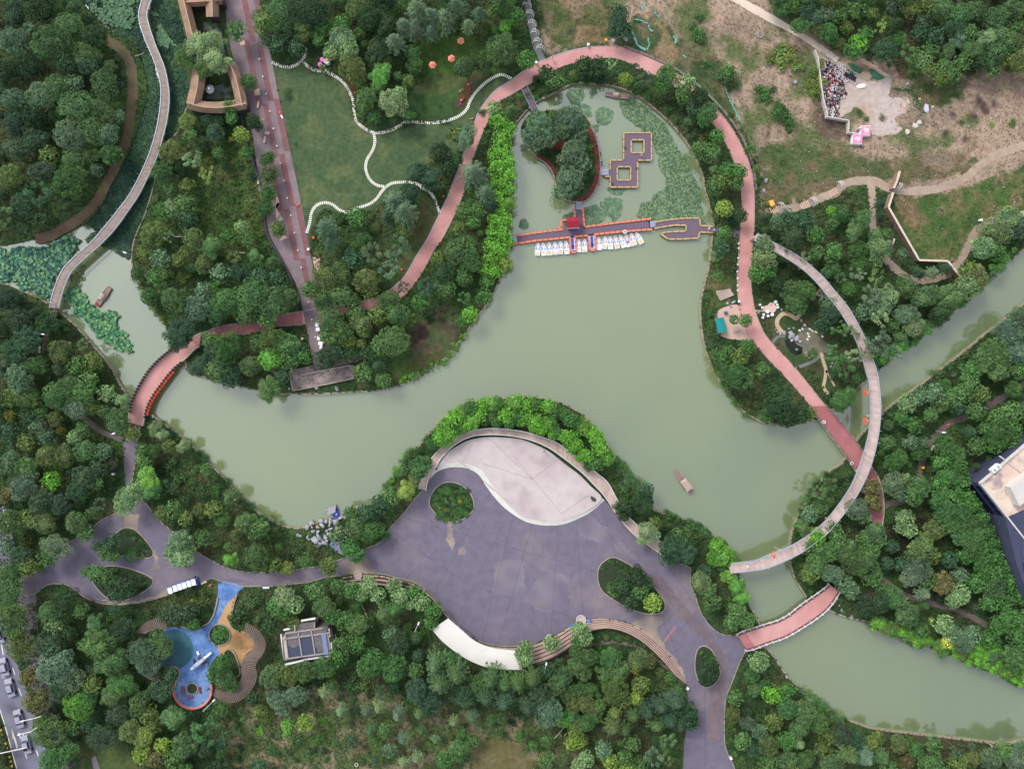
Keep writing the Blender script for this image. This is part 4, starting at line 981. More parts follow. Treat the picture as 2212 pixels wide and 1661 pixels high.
 if kind == 'ball':
  n = int(620 * q); dd = rand_dome(rs, n, -.35)
  Q = leaf_quads(dd * rs.uniform(.95, 1.03, (n, 1)), dd, .075, .06, .22, rs); Q[:, :, 2] *= .8
  return Q, rs.uniform(.85, 1.15, n)
 if kind == 'bush':
  d = rand_dome(rs, 9, .1); cc = d * rs.uniform(.3, .65, (len(d), 1)); cc[:, 2] *= .5
  for c in cc:
   n = int(48 * q); r_ = rs.uniform(.3, .45); lt = rs.uniform(.75, 1.25)
   dd = rs.normal(0, 1, (n, 3)); dd /= np.linalg.norm(dd, axis=1)[:, None]; dd[:, 2] = np.abs(dd[:, 2])
   Q.append(leaf_quads(c + dd * (r_ * rs.uniform(.75, 1.1, n))[:, None], dd, .085, .055, .5, rs)); T.append(lt * rs.uniform(.7, 1.3, n))
  return np.concatenate(Q), np.concatenate(T)
def quads_mesh(name, Qa, T, m, tones=None):
 n = len(Qa)
 me = bpy.data.meshes.new(name)
 me.vertices.add(n * 4); me.vertices.foreach_set('co', Qa.reshape(-1, 3).astype(np.float32).ravel())
 me.loops.add(n * 4); me.loops.foreach_set('vertex_index', np.arange(n * 4, dtype=np.int32))
 me.polygons.add(n); me.polygons.foreach_set('loop_start', np.arange(0, n * 4, 4, dtype=np.int32))
 me.update(calc_edges=True)
 a = me.color_attributes.new('tone', 'FLOAT_COLOR', 'POINT')
 c = np.ones((n, 4, 4), np.float32)
 if tones is not None: c[:, :, :3] = tones[:, None, :]
 else:
  c[:, :, 0] = (T ** 1.15)[:, None]; c[:, :, 1] = T[:, None]; c[:, :, 2] = (T ** .8)[:, None]
 a.data.foreach_set('color', c.ravel())
 me.materials.append(m)
 return me
m_leaf = mat('foliage', (1, 1, 1), var=.14, scale=.35, rough=.75, attr='tone', objcol=True, spec=.12, trans=.3)
m_bark = mat('bark', srgb(96, 84, 72), var=.25, scale=4)
CR = {}
for kind, nv in (('lobed', 4), ('large', 3), ('round', 2), ('fluffy', 3), ('feather', 3), ('willow', 3), ('sparse', 3), ('ball', 2), ('bush', 4)):
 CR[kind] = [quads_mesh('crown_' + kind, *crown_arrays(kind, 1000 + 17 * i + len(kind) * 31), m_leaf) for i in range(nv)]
def trunk_mesh(seed):
 rs = random.Random(seed); mb = MB()
 mb.tube([(0, 0, -.05), (.02, .01, .5), (.0, .03, 1.0)], .07, 7, r2=.035)
 for k in range(6):
  a = k * 1.05 + rs.uniform(-.3, .3); e = rs.uniform(.35, .62)
  mb.tube([(0, 0, .45 + k * .07), (math.cos(a) * e * .5, math.sin(a) * e * .5, .8 + k * .04), (math.cos(a) * e, math.sin(a) * e, 1.0 + k * .03)], .028, 5, r2=.008)
 me = mesh_obj('trunk', mb.v, mb.f, m_bark); d = me.data; bpy.data.objects.remove(me); return d
TR = [trunk_mesh(i) for i in range(3)]
TONES = {'dark': (50, 74, 44), 'deep': (56, 84, 58), 'mid': (74, 104, 58), 'olive': (86, 104, 54), 'green': (68, 106, 54), 'bright': (92, 142, 52), 'pale': (104, 130, 84), 'blue': (84, 110, 80), 'yellow': (160, 164, 70), 'brown': (92, 92, 56), 'lime': (112, 136, 60), 'slate': (62, 84, 60)}
TW = {'dark': 'dark', 'deep': 'bluish', 'mid': 'mid-green', 'olive': 'olive-green', 'green': 'fresh-green', 'bright': 'bright-green', 'pale': 'pale-green', 'blue': 'grey-green', 'yellow': 'yellow', 'brown': 'brownish', 'lime': 'yellow-green', 'slate': 'slate-green'}
KW = {'lobed': ('broadleaf_tree', 'broadleaf tree', 'tree'), 'large': ('broadleaf_tree', 'spreading tree', 'tree'), 'round': ('round_tree', 'round tree', 'tree'), 'fluffy': ('broadleaf_tree', 'leafy tree', 'tree'), 'feather': ('conifer_tree', 'feathery conifer', 'conifer'),
'willow': ('willow_tree', 'drooping tree', 'tree'), 'sparse': ('open_crowned_tree', 'open-crowned tree', 'tree'), 'ball': ('clipped_shrub', 'ball shrub', 'shrub'), 'bush': ('shrub', 'leafy shrub', 'shrub')}
TREES = []   # (X, Y, r, kind, tone)
def T_(s, kind, tone):
 for p in s.split():
  a = p.split(','); TREES.append((float(a[0]), float(a[1]), float(a[2]), a[3] if len(a) > 3 else kind, a[4] if len(a) > 4 else tone))
# hand-placed trees, north-west wood
T_("110,92,46 150,58,34 185,118,32 225,182,36 215,238,30 168,232,42 195,280,34 120,190,30", 'large', 'mid')
T_("28,88,32,lobed,blue 30,215,28,fluffy,blue 88,205,36,lobed,blue 190,140,28,lobed,deep 150,292,36,lobed,blue 235,290,26,lobed,blue 75,300,28,lobed,slate 105,335,24,lobed,olive 30,270,30,fluffy,slate 20,150,28,fluffy,dark 195,335,24,round,olive 240,336,26,lobed,green 150,392,40,large,green 90,370,30,fluffy,slate 20,380,30,fluffy,olive 60,140,30,fluffy,dark 205,80,30,fluffy,dark 90,20,34,fluffy,dark 30,30,30,lobed,deep", 'lobed', 'mid')
# round the thatched building and mid-left wood
T_("433,98,40,willow,pale 462,132,36,willow,pale 400,118,34,willow,mid 440,140,30,willow,mid 470,95,26,willow,pale", 'willow', 'pale')
T_("510,66,24,fluffy,green 537,178,20,round,green 550,265,20,round,dark 404,262,19,round,lime 495,232,18,fluffy,green 448,262,16,round,dark 470,262,15,round,dark 465,288,22,round,deep 520,292,20,lobed,lime 480,290,11,bush,yellow 468,246,10,bush,yellow 500,302,9,bush,yellow 415,272,9,bush,yellow 500,255,16,fluffy,green 440,310,18,round,dark 365,330,28,fluffy,olive 350,370,26,fluffy,mid 420,345,26,sparse,pale 445,375,22,sparse,lime 385,365,22,round,dark 580,378,22,round,olive 577,342,18,round,green 600,495,20,round,olive 580,418,22,round,green 573,452,20,round,green", 'fluffy', 'mid')
T_("350,455,20,fluffy,green 370,448,22,lobed,pale 400,440,24,fluffy,mid 330,505,30,round,olive 365,510,16,sparse,pale 310,545,18,fluffy,olive 345,560,24,fluffy,blue 385,560,18,fluffy,olive 405,548,20,round,olive 440,570,22,round,olive 415,575,16,round,mid 296,590,16,round,green 335,600,22,fluffy,green 365,590,18,bush,lime 322,640,20,round,green 400,600,20,bush,lime 475,590,24,fluffy,blue 520,590,24,round,deep 560,600,24,lobed,deep 470,620,18,bush,bright 440,630,24,lobed,blue 430,665,34,fluffy,blue 495,650,36,lobed,green 545,640,40,large,mid 590,655,38,large,mid 620,640,26,fluffy,mid 600,600,22,lobed,deep 470,672,30,fluffy,green 530,680,26,lobed,mid 575,690,22,lobed,mid", 'fluffy', 'mid')
T_("388,724,42,willow,deep", 'willow', 'deep')
T_("452,735,22,lobed,mid 490,752,36,lobed,green 465,762,26,fluffy,deep 430,790,28,willow,deep 470,800,30,lobed,mid 500,815,26,fluffy,deep 540,790,26,lobed,mid 588,735,32,lobed,olive 582,775,26,lobed,bright 620,745,28,lobed,mid 560,740,22,fluffy,mid 580,838,32,willow,mid 625,780,24,fluffy,mid 655,770,20,fluffy,green 610,812,20,fluffy,deep", 'lobed', 'mid')
# between promenade and ring path
T_("700,490,30,feather,blue 712,520,22,feather,blue 812,495,11,ball,olive 787,517,18,round,green 740,475,22,bush,mid 770,470,24,lobed,green 850,432,32,feather,blue 872,455,34,feather,blue 835,470,22,feather,deep 885,420,26,fluffy,deep 735,540,20,bush,mid 760,560,24,fluffy,deep 805,545,28,sparse,blue 855,540,34,sparse,blue 840,580,28,sparse,blue 745,580,22,bush,olive 700,605,34,lobed,olive 672,625,24,lobed,mid 735,595,28,lobed,mid 735,640,28,lobed,mid 790,605,30,lobed,olive 800,630,22,fluffy,olive 700,650,26,lobed,mid 760,650,22,lobed,mid 780,590,18,round,mid 820,600,16,round,green", 'fluffy', 'mid')
T_("655,67,24,round,olive 735,85,30,lobed,pale 752,105,28,lobed,pale 720,110,24,lobed,pale 710,115,14,fluffy,bright 822,162,30,willow,bright 815,190,20,willow,green 848,222,33,lobed,pale 862,205,20,lobed,pale 1058,30,15,fluffy,olive 1092,57,15,round,bright 1050,60,12,round,olive 1008,298,30,willow,blue 985,290,22,lobed,olive 952,330,26,lobed,dark 965,362,20,lobed,dark 1022,368,32,feather,blue 905,372,28,lobed,deep 930,385,30,willow,deep 985,345,18,lobed,dark 1068,235,20,lobed,pale 1040,245,12,bush,mid 865,120,18,round,dark 890,115,20,round,green 895,140,20,round,green", 'lobed', 'mid')
T_("900,15,30 930,30,26 960,35,28 985,10,26 895,55,24 870,50,24 850,85,26 930,65,20 1010,50,18,feather,pale 1035,25,20,feather,blue 840,60,28,lobed,dark 800,40,30,lobed,dark 770,20,26,lobed,olive 740,50,22,lobed,green 600,30,34,lobed,mid 570,45,30,lobed,olive 640,20,32,lobed,dark 680,30,34,lobed,dark 700,60,24,round,green 620,70,22,fluffy,dark 600,95,22,fluffy,deep 640,105,20,fluffy,deep 575,85,20,fluffy,slate 690,85,18,fluffy,green", 'feather', 'blue')
# bright conifers west of the pond
T_("1078,262,22 1100,278,18 1085,300,24 1072,330,20 1092,328,20 1098,352,20 1075,360,24 1100,378,20 1082,395,22 1062,400,16 1098,410,20 1078,428,20 1100,438,18,feather,bright 1082,452,18 1070,475,18 1092,478,20 1065,500,18 1085,505,20 1100,520,14 1062,530,20 1082,545,22 1090,568,20,fluffy,lime 1060,560,20 1070,585,18 1045,580,16", 'fluffy', 'bright')
T_("1048,412,26,feather,blue 1060,440,20,feather,deep 1020,400,20,lobed,mid 1000,455,18,lobed,mid 1035,450,20,lobed,mid 1022,480,18,lobed,green 950,560,20,lobed,olive 985,545,28,lobed,mid 960,590,28,lobed,dark 1010,530,24,lobed,mid 1014,562,30,fluffy,green 1000,600,22,lobed,mid 965,620,22,lobed,mid 920,620,24,sparse,deep 930,610,18,sparse,blue 1010,610,18,bush,mid 1045,640,20,fluffy,green 1030,620,16,bush,mid 1015,665,10,ball,green 990,697,10,ball,green 1000,707,10,ball,green 1015,680,20,fluffy,bright 1005,690,16,fluffy,green 870,620,16,sparse,deep 840,650,28,lobed,mid 860,680,30,lobed,green 815,680,24,lobed,olive 780,700,26,lobed,olive 770,680,22,lobed,mid 712,690,32,lobed,mid 735,720,28,lobed,mid 712,725,24,lobed,mid 750,735,18,lobed,lime 850,735,36,lobed,mid 822,745,24,lobed,mid 885,690,18,lobed,olive 800,722,11,ball,green 707,772,30,fluffy,deep 795,765,22,fluffy,dark 815,792,18,feather,deep 783,806,24,lobed,mid 730,760,20,fluffy,deep 760,765,18,fluffy,dark", 'lobed', 'mid')
T_("452,70,10 448,30,9 462,60,8 440,178,10 492,185,11 498,203,9 470,180,7 480,205,8 455,50,9", 'bush', 'green')
T_("490,340,12 520,360,14 470,400,12,bush,pale 500,430,14 480,460,16,bush,olive 520,490,16,fluffy,pale 540,440,16,lobed,olive 545,380,14,bush,deep 510,395,9 455,350,14,bush,olive 490,510,18,lobed,green 530,330,16,fluffy,green 470,330,14,lobed,mid 535,520,16,fluffy,mid", 'bush', 'green')
# pond island and ring belt
T_("1165,272,34,fluffy,blue 1150,295,26,fluffy,blue 1180,300,28,fluffy,blue 1232,258,34,fluffy,blue 1215,280,26,fluffy,blue 1250,285,24,fluffy,blue 1240,330,32,fluffy,blue 1258,352,24,fluffy,blue 1220,345,20,fluffy,blue 1230,390,34,fluffy,blue 1215,415,24,fluffy,blue 1250,375,20,fluffy,deep 1155,315,18,fluffy,blue", 'fluffy', 'blue')
T_("1340,28,24 1335,50,26 1350,65,22 1325,70,16", 'fluffy', 'deep')
T_("1180,160,22,lobed,dark 1200,175,24,lobed,mid 1165,175,18,bush,dark 1239,166,12,ball,olive 1262,140,22,lobed,dark 1290,140,22,fluffy,dark 1320,135,16,sparse,pale 1300,170,24,bush,deep 1265,172,18,bush,dark 1351,172,17,lobed,lime 1340,160,14,bush,deep 1377,150,14,sparse,dark 1395,175,24,sparse,slate 1440,165,28,lobed,green 1430,185,20,lobed,green 1482,180,24,lobed,pale 1478,205,22,lobed,mid 1510,212,26,lobed,dark 1498,235,18,lobed,deep 1530,242,26,lobed,green 1520,260,18,lobed,green 1375,195,16,bush,green 1400,210,16,bush,green 1420,215,18,bush,mid 1440,240,14,bush,mid 1500,290,24,bush,dark 1550,295,19,lobed,green 1510,325,22,fluffy,mid 1535,330,24,fluffy,mid 1520,300,18,bush,olive 1595,372,22,lobed,green 1572,368,22,lobed,green 1560,390,22,fluffy,olive 1545,400,22,fluffy,mid 1590,395,18,lobed,mid 1565,450,20,lobed,lime 1550,440,18,bush,mid 1580,470,22,bush,deep 1602,465,16,lobed,dark 1545,465,16,bush,mid", 'fluffy', 'mid')
# right of the ring path
T_("1650,530,26,lobed,pale 1652,560,28,lobed,pale 1640,590,24,lobed,green 1660,585,20,lobed,green 1575,580,20,bush,olive 1586,690,13,lobed,mid 1612,692,16,lobed,mid 1615,748,20,lobed,green 1598,770,22,lobed,olive 1623,795,9,ball,olive 1625,809,9,ball,olive 1578,752,7,ball,green 1540,705,18,bush,mid 1535,680,16,bush,mid 1545,725,14,bush,mid 1617,870,8,ball,olive 1634,874,10,ball,olive 1600,770,16 1680,875,34,lobed,dark 1700,900,26,lobed,dark 1668,850,24,fluffy,dark 1655,900,20,fluffy,mid 1730,895,22,lobed,dark 1750,893,16,lobed,olive 1824,862,30,willow,green 1838,850,18,willow,green 1815,880,16,willow,green", 'lobed', 'mid')
T_("1690,600,16,ball,dark 1720,655,26,round,green 1740,630,26,round,green 1705,625,22,round,mid 1680,615,20,round,dark 1702,648,7,ball,green 1700,668,9,ball,green 1712,668,10,ball,green 1738,655,18,round,dark 1762,655,8,ball,brown 1790,680,26,fluffy,deep 1775,705,20,fluffy,deep 1765,545,18,lobed,mid 1740,555,16,sparse,pale 1800,580,18,round,green 1785,590,14,round,green 1845,500,24,willow,mid 1865,475,26,willow,mid 1855,540,22,round,green 1860,570,20,round,green 1815,460,20,round,green 1795,455,12,fluffy,bright 1820,470,14,round,green 1835,440,9,ball,olive 1827,452,9,ball,brown 1905,535,30,willow,pale 1890,510,22,willow,mid 1915,506,16,fluffy,mid 1895,560,20,fluffy,pale 1905,440,16,feather,deep 1903,462,11,feather,deep 1950,548,14,fluffy,blue 1990,588,16,feather,deep 2020,588,18,feather,pale 2050,580,18,feather,deep 1700,470,22,fluffy,deep 1740,475,24,fluffy,deep 1680,480,20,fluffy,blue", 'lobed', 'mid')
T_("1850,590,20,sparse,blue 1880,640,28,sparse,blue 1900,660,30,lobed,blue 1870,670,24,lobed,blue 1920,640,26,lobed,pale 1900,690,24,sparse,pale 1960,680,28,lobed,blue 1975,705,26,lobed,pale 1900,740,34,sparse,blue 1925,760,24,sparse,blue 1870,760,22,sparse,pale 2000,640,30,lobed,mid 2050,640,34,willow,mid 2090,620,30,lobed,pale 2030,680,28,willow,dark 1960,620,26,lobed,mid 2110,600,30,lobed,olive 2095,585,24,fluffy,olive 2150,500,34,lobed,pale 2180,470,30,lobed,pale 2125,535,30,lobed,pale 2205,490,26,lobed,blue 2150,540,24,fluffy,green 1820,790,28,sparse,green 1800,760,24,sparse,green 1840,770,22,sparse,pale 1808,710,20,sparse,green 1840,720,20,sparse,pale 1805,810,20,bush,mid 1832,697,10,ball,mid 1848,690,10,ball,mid 1835,712,10,ball,mid 1756,764,13,lobed,mid 1790,655,20,fluffy,blue 1815,600,14,sparse,blue", 'lobed', 'mid')
# top right wood
T_("1690,15,20,round,green 1720,10,22,round,green 1745,25,22,round,deep 1760,40,20,round,blue 1790,30,20,round,blue 1730,55,20,round,green 1768,65,16,round,olive 1790,70,22,round,green 1815,30,20,fluffy,mid 1850,20,24,fluffy,mid 1845,35,12,bush,lime 1830,60,16,fluffy,olive 1885,30,16,fluffy,olive 1880,48,12,round,mid 1816,94,13,round,olive 1800,85,14,round,green 1855,95,24,fluffy,bright 1870,75,20,fluffy,green 1845,110,22,fluffy,green 1900,60,16,sparse,lime 1915,45,14,bush,lime 1930,15,20,fluffy,slate 1970,20,22,fluffy,olive 2000,10,24,fluffy,olive 2040,20,26,fluffy,mid 2080,30,28,fluffy,mid 2060,60,26,fluffy,deep 2110,20,26,fluffy,mid 2150,40,30,fluffy,mid 2190,20,26,fluffy,mid 1995,48,20,fluffy,slate 1985,70,20,fluffy,deep 2020,80,24,fluffy,deep 2010,110,22,fluffy,mid 2050,110,22,willow,mid 2070,85,24,willow,blue 2090,105,20,willow,green 2095,70,22,lobed,mid 2130,85,28,willow,pale 2110,110,26,willow,mid 2150,110,30,lobed,mid 2180,90,28,lobed,mid 2160,70,26,willow,pale 2170,125,20,fluffy,olive 2120,135,22,fluffy,dark 2080,135,22,fluffy,mid 1995,130,20,lobed,pale 2010,150,18,lobed,olive 2040,145,20,lobed,mid 1970,165,14,bush,mid 2030,170,20,lobed,olive 2060,160,20,fluffy,mid 2195,60,20,fluffy,mid", 'fluffy', 'mid')
T_("1680,110,24,bush,lime 1705,125,26,bush,lime 1665,128,20,bush,olive 1690,140,24,bush,lime 1720,148,18,bush,lime 1755,158,20,bush,lime 1768,178,20,bush,lime 1762,205,22,bush,lime 1772,140,14,bush,lime 1750,185,16,bush,lime 1705,272,20,bush,green 1685,252,22,bush,green 1648,205,22,bush,green 1510,80,24,bush,green 1580,175,26,bush,mid 1690,240,18,bush,green 1700,260,20,bush,green 1680,230,14,bush,green 1500,60,14,bush,green 1515,85,16,bush,green 1508,40,14,bush,green 1640,195,14,bush,green 1655,215,16,bush,green 1560,165,22,bush,mid 1585,185,18,bush,green 1575,155,18,lobed,green 1670,195,12,bush,green 1525,140,10,bush,green 1855,245,9,bush,green 1870,258,9,bush,green 1690,350,10,bush,green 2185,265,12,bush,green 2140,270,8,bush,bright 1905,255,10,bush,brown 2075,265,8,bush,mid", 'bush', 'green')
# left wood west of the lake bridge
T_("40,690,30,fluffy,slate 60,730,34,fluffy,deep 30,760,30,fluffy,deep 80,790,26,fluffy,mid 40,820,34,fluffy,blue 60,860,28,fluffy,mid 130,760,30,lobed,olive 165,790,24,lobed,mid 110,740,16,bush,bright 125,720,16,bush,green 150,830,26,lobed,mid 190,820,24,lobed,mid 200,780,22,lobed,olive 230,850,22,fluffy,pale 180,850,30,lobed,green 130,860,34,lobed,green 160,880,28,lobed,blue 115,845,24,lobed,mid 200,880,18,fluffy,olive 225,890,16,fluffy,mid 262,865,18,willow,pale 270,880,14,willow,pale 85,885,20,round,green 20,860,24,fluffy,olive 25,900,18,bush,yellow 60,900,22,fluffy,dark 118,905,18,round,olive 80,920,20,fluffy,blue 20,935,24,fluffy,deep 100,945,22,fluffy,slate 135,930,14,bush,yellow 55,955,22,fluffy,olive 160,945,18,lobed,pale 185,975,26,lobed,mid 100,985,26,lobed,olive 140,985,26,lobed,olive 20,1000,26,lobed,blue 55,1010,28,lobed,mid 180,1030,26,lobed,slate 210,1010,22,fluffy,slate 110,1040,24,lobed,bright 50,1050,34,lobed,blue 90,1080,30,fluffy,slate 130,1090,26,fluffy,slate 165,1060,26,fluffy,deep 185,1075,18,bush,green 10,1070,18,lobed,brown 60,1120,24,lobed,olive 95,1130,28,lobed,olive 165,1130,28,lobed,mid 185,1150,22,lobed,mid 60,1165,24,bush,olive 120,1180,32,lobed,blue 100,1205,24,fluffy,mid 40,1200,26,fluffy,slate 20,1240,28,lobed,mid 55,1225,24,lobed,olive 90,1225,14,bush,bright", 'fluffy', 'mid')
T_("272,1082,32,large,pale 296,1058,24,lobed,pale 318,1035,30,willow,bright 330,1060,26,willow,green 348,1066,13,round,green 388,1175,30,lobed,pale 390,1202,28,lobed,pale 372,1195,22,lobed,pale 400,1190,24,lobed,pale 433,1103,18,round,olive 305,972,18,lobed,mid 313,1000,18,lobed,green 304,990,14,lobed,pale 330,975,18,round,green 335,925,20,willow,pale 350,940,16,willow,pale 395,965,18,willow,pale 345,1010,20,bush,dark 370,1000,22,bush,mid 390,1030,24,bush,green 420,1010,20,bush,mid 350,1110,20,lobed,olive 375,1100,24,lobed,mid 400,1120,20,lobed,olive 460,1100,22,lobed,olive 480,1120,20,round,green 510,1155,14,round,olive 497,1210,20,willow,bright 470,1060,18,bush,green 440,1060,20,bush,mid 530,1130,26,lobed,mid 548,1150,18,fluffy,mid 560,1140,24,lobed,mid 470,1175,12,bush,lime 600,1150,16,bush,olive 604,1180,10,ball,green 620,1228,17,round,lime 710,1225,22,lobed,olive 240,1175,22,fluffy,deep 228,1195,20,fluffy,mid 210,1180,16,fluffy,deep 245,1200,16,lobed,mid 288,1196,17,ball,green 205,1240,22,lobed,mid 225,1245,20,lobed,mid 250,1262,22,fluffy,dark 275,1270,24,fluffy,dark 300,1255,22,bush,dark 185,1235,14,fluffy,mid 250,1285,20,fluffy,deep", 'lobed', 'mid')
# shore beside the plaza
T_("878,1062,26,willow,lime 895,1040,18,willow,olive 905,1010,26,lobed,green 920,1000,18,lobed,mid 870,1020,20,bush,mid 890,985,20,bush,green 845,1070,24,lobed,mid 820,1090,24,lobed,deep 790,1110,24,lobed,deep 760,1110,20,lobed,mid 770,1140,26,lobed,mid 800,1150,26,lobed,green 820,1130,20,bush,mid 845,1110,20,bush,mid 755,1185,24,lobed,green 770,1200,20,lobed,green 830,1155,16,bush,green 905,975,16,bush,green 925,955,18,bush,green 640,1180,20,bush,mid 680,1180,20,bush,olive", 'lobed', 'mid')
_arc = catmull(pl("938,955 955,925 985,900 1020,882 1060,874 1100,870 1140,872 1180,880 1215,895 1250,917 1280,942 1300,967 1312,990"), 20)
_arc2 = catmull(pl("965,945 1000,920 1040,903 1090,898 1140,902 1180,917 1215,938 1245,962 1268,985 1290,1000"), 21)
_arc3 = catmull(pl("955,955 985,925 1030,912 1100,910 1150,918 1190,937 1220,957 1250,985 1275,1005"), 26)
for ln, r0, r1 in ((_arc, 16, 21), (_arc2, 15, 20), (_arc3, 11, 15)):
 for x, y in ln:
  TREES.append((x + R.uniform(-5, 5), y + R.uniform(-5, 5), R.uniform(r0, r1), R.choice(['fluffy', 'round', 'lobed']), R.choice(['bright', 'bright', 'green', 'bright'])))
T_("1390,1085,28,lobed,dark 1395,1060,20,lobed,deep 1345,1095,22,round,dark 1350,1112,16,round,dark 1402,1150,26,lobed,pale 1415,1130,18,lobed,olive 1388,1165,14,lobed,pale 1455,1185,34,fluffy,deep 1445,1205,24,fluffy,deep 1480,1195,28,fluffy,deep 1470,1160,24,fluffy,mid 1500,1170,24,bush,mid 1515,1150,20,bush,mid 1550,1180,20,fluffy,bright 1560,1200,22,round,bright 1545,1205,20,round,bright 1575,1195,18,round,bright 1580,1215,16,round,bright 1562,1225,14,round,green 1360,1040,18,bush,mid 1340,1020,16,bush,mid 1325,1030,16,bush,green 1350,1065,18,bush,mid", 'lobed', 'mid')
T_("1345,1262,26,lobed,dark 1375,1245,26,lobed,dark 1380,1275,24,lobed,mid 1330,1270,20,lobed,mid 1360,1300,22,fluffy,dark 1350,1245,20,lobed,dark 1395,1260,18,lobed,dark 1410,1303,22,lobed,lime 1403,1270,10,ball,dark 1135,1398,20,lobed,pale 1136,1425,20,lobed,pale 1125,1412,16,lobed,pale 1192,1389,22,lobed,pale 1252,1360,22,lobed,pale 1262,1378,20,lobed,pale 1248,1385,18,lobed,green 1515,1258,26,lobed,pale 1530,1275,22,lobed,mid 1520,1235,18,lobed,deep 1575,1245,18,round,bright 1595,1265,22,willow,bright 1605,1290,20,willow,bright 1540,1300,22,lobed,mid 1595,1320,24,lobed,mid 1615,1340,20,lobed,mid 1580,1345,20,fluffy,mid 1555,1330,16,bush,dark 1560,1340,14,bush,brown 1530,1455,26,round,dark 1525,1425,18,bush,green 1540,1440,18,bush,dark 1424,1450,12,ball,olive 1446,1463,15,ball,green 1460,1488,16,ball,green 1310,1376,7,ball,olive 1336,1378,8,ball,green 1355,1377,8,bush,mid 1392,1393,7,bush,green", 'lobed', 'mid')
# bottom woods
T_("615,1290,26,lobed,pale 600,1310,24,lobed,green 635,1305,24,lobed,pale 612,1325,18,lobed,green 760,1275,20,lobed,green 780,1285,16,lobed,pale 795,1265,22,lobed,pale 815,1285,20,lobed,pale 850,1265,18,lobed,pale 865,1290,22,lobed,pale 895,1280,20,lobed,green 910,1300,22,lobed,pale 935,1320,22,lobed,green 930,1345,18,lobed,green 885,1305,14,lobed,pale 640,1350,18,round,olive 630,1340,16,round,olive 700,1310,26,lobed,mid 720,1330,22,lobed,green 680,1275,24,fluffy,mid 745,1340,24,fluffy,green 770,1350,26,fluffy,mid 830,1330,26,feather,mid 850,1320,22,feather,green 880,1360,14,round,green 890,1355,14,bush,mid 860,1390,28,fluffy,deep 845,1370,20,fluffy,blue 770,1390,24,fluffy,green 740,1390,24,fluffy,mid", 'lobed', 'mid')
T_("118,1440,46,large,blue 105,1395,34,large,deep 150,1465,34,large,blue 130,1490,30,large,deep 215,1390,44,willow,mid 235,1430,40,willow,mid 260,1480,34,willow,green 205,1350,26,willow,mid 240,1500,30,willow,mid 45,1395,36,large,olive 25,1335,42,large,mid 20,1270,34,large,mid 105,1325,28,fluffy,mid 115,1350,22,fluffy,pale 62,1465,24,lobed,brown 78,1515,30,lobed,brown 105,1580,40,lobed,mid 90,1560,26,lobed,olive 115,1642,38,lobed,green 145,1620,26,lobed,mid 310,1410,36,lobed,blue 320,1435,30,lobed,blue 350,1398,28,lobed,mid 340,1380,22,lobed,mid 165,1525,34,lobed,bright 185,1510,26,lobed,green 200,1480,24,lobed,olive 415,1350,17,lobed,green 400,1330,22,fluffy,slate 375,1325,24,fluffy,slate 355,1330,18,fluffy,slate 474,1371,21,lobed,green 475,1440,28,lobed,green 485,1465,26,lobed,mid 500,1478,18,lobed,green 465,1455,22,lobed,mid 345,1490,28,fluffy,slate 300,1520,26,lobed,mid 320,1545,24,lobed,olive 280,1580,28,lobed,olive 310,1590,26,lobed,lime 330,1570,20,lobed,olive 305,1630,22,lobed,lime 335,1640,22,lobed,brown 350,1610,20,lobed,lime 400,1610,30,lobed,mid 375,1640,24,lobed,mid 440,1620,18,fluffy,slate 420,1318,24,bush,deep 440,1290,22,bush,olive 419,1279,5,ball,lime 417,1296,5,ball,lime 520,1330,30,bush,mid 550,1300,24,bush,mid 530,1300,20,bush,mid 290,1350,10,bush,lime 476,1632,12,round,green", 'lobed', 'mid')
T_("660,1450,30,fluffy,mid 620,1460,26,fluffy,olive 585,1460,30,fluffy,mid 700,1440,28,fluffy,green 730,1420,24,fluffy,green 760,1470,28,bush,mid 790,1480,20,bush,olive 640,1500,26,fluffy,blue 600,1510,26,fluffy,blue 610,1530,20,fluffy,blue 700,1500,18,feather,pale 735,1540,16,feather,pale 790,1540,14,feather,blue 820,1530,20,feather,pale 860,1545,20,feather,blue 800,1580,18,feather,mid 830,1580,20,lobed,mid 860,1550,14,feather,pale 870,1600,16,feather,blue 810,1600,16,fluffy,mid 840,1620,18,fluffy,blue 880,1600,14,feather,pale 905,1545,16,feather,mid 930,1520,30,fluffy,deep 900,1490,30,fluffy,deep 950,1480,34,feather,mid 985,1460,32,feather,mid 1000,1500,30,fluffy,deep 940,1440,30,feather,mid 970,1430,26,fluffy,green 1030,1480,26,fluffy,mid 1060,1470,30,feather,mid 1090,1480,26,feather,green 1050,1510,28,feather,deep 1090,1520,28,feather,deep 1020,1550,16,feather,blue 1060,1555,12,round,mid 1085,1550,14,round,mid 980,1560,14,feather,pale 1080,1580,10,round,mid 1000,1590,16,fluffy,green 990,1620,26,lobed,green 960,1640,20,lobed,green 1020,1600,18,lobed,mid 720,1580,14,bush,green 690,1590,20,bush,green 660,1560,22,fluffy,lime 620,1570,24,bush,bright 640,1600,22,bush,green 700,1560,16,bush,bright 585,1550,14,bush,lime 565,1575,14,bush,bright 560,1540,20,fluffy,olive 590,1620,22,bush,green 560,1660,24,fluffy,deep 900,1640,16,feather,pale 870,1650,14,feather,pale 940,1600,12,feather,pale 910,1580,12,feather,mid 760,1600,16,fluffy,slate", 'fluffy', 'mid')
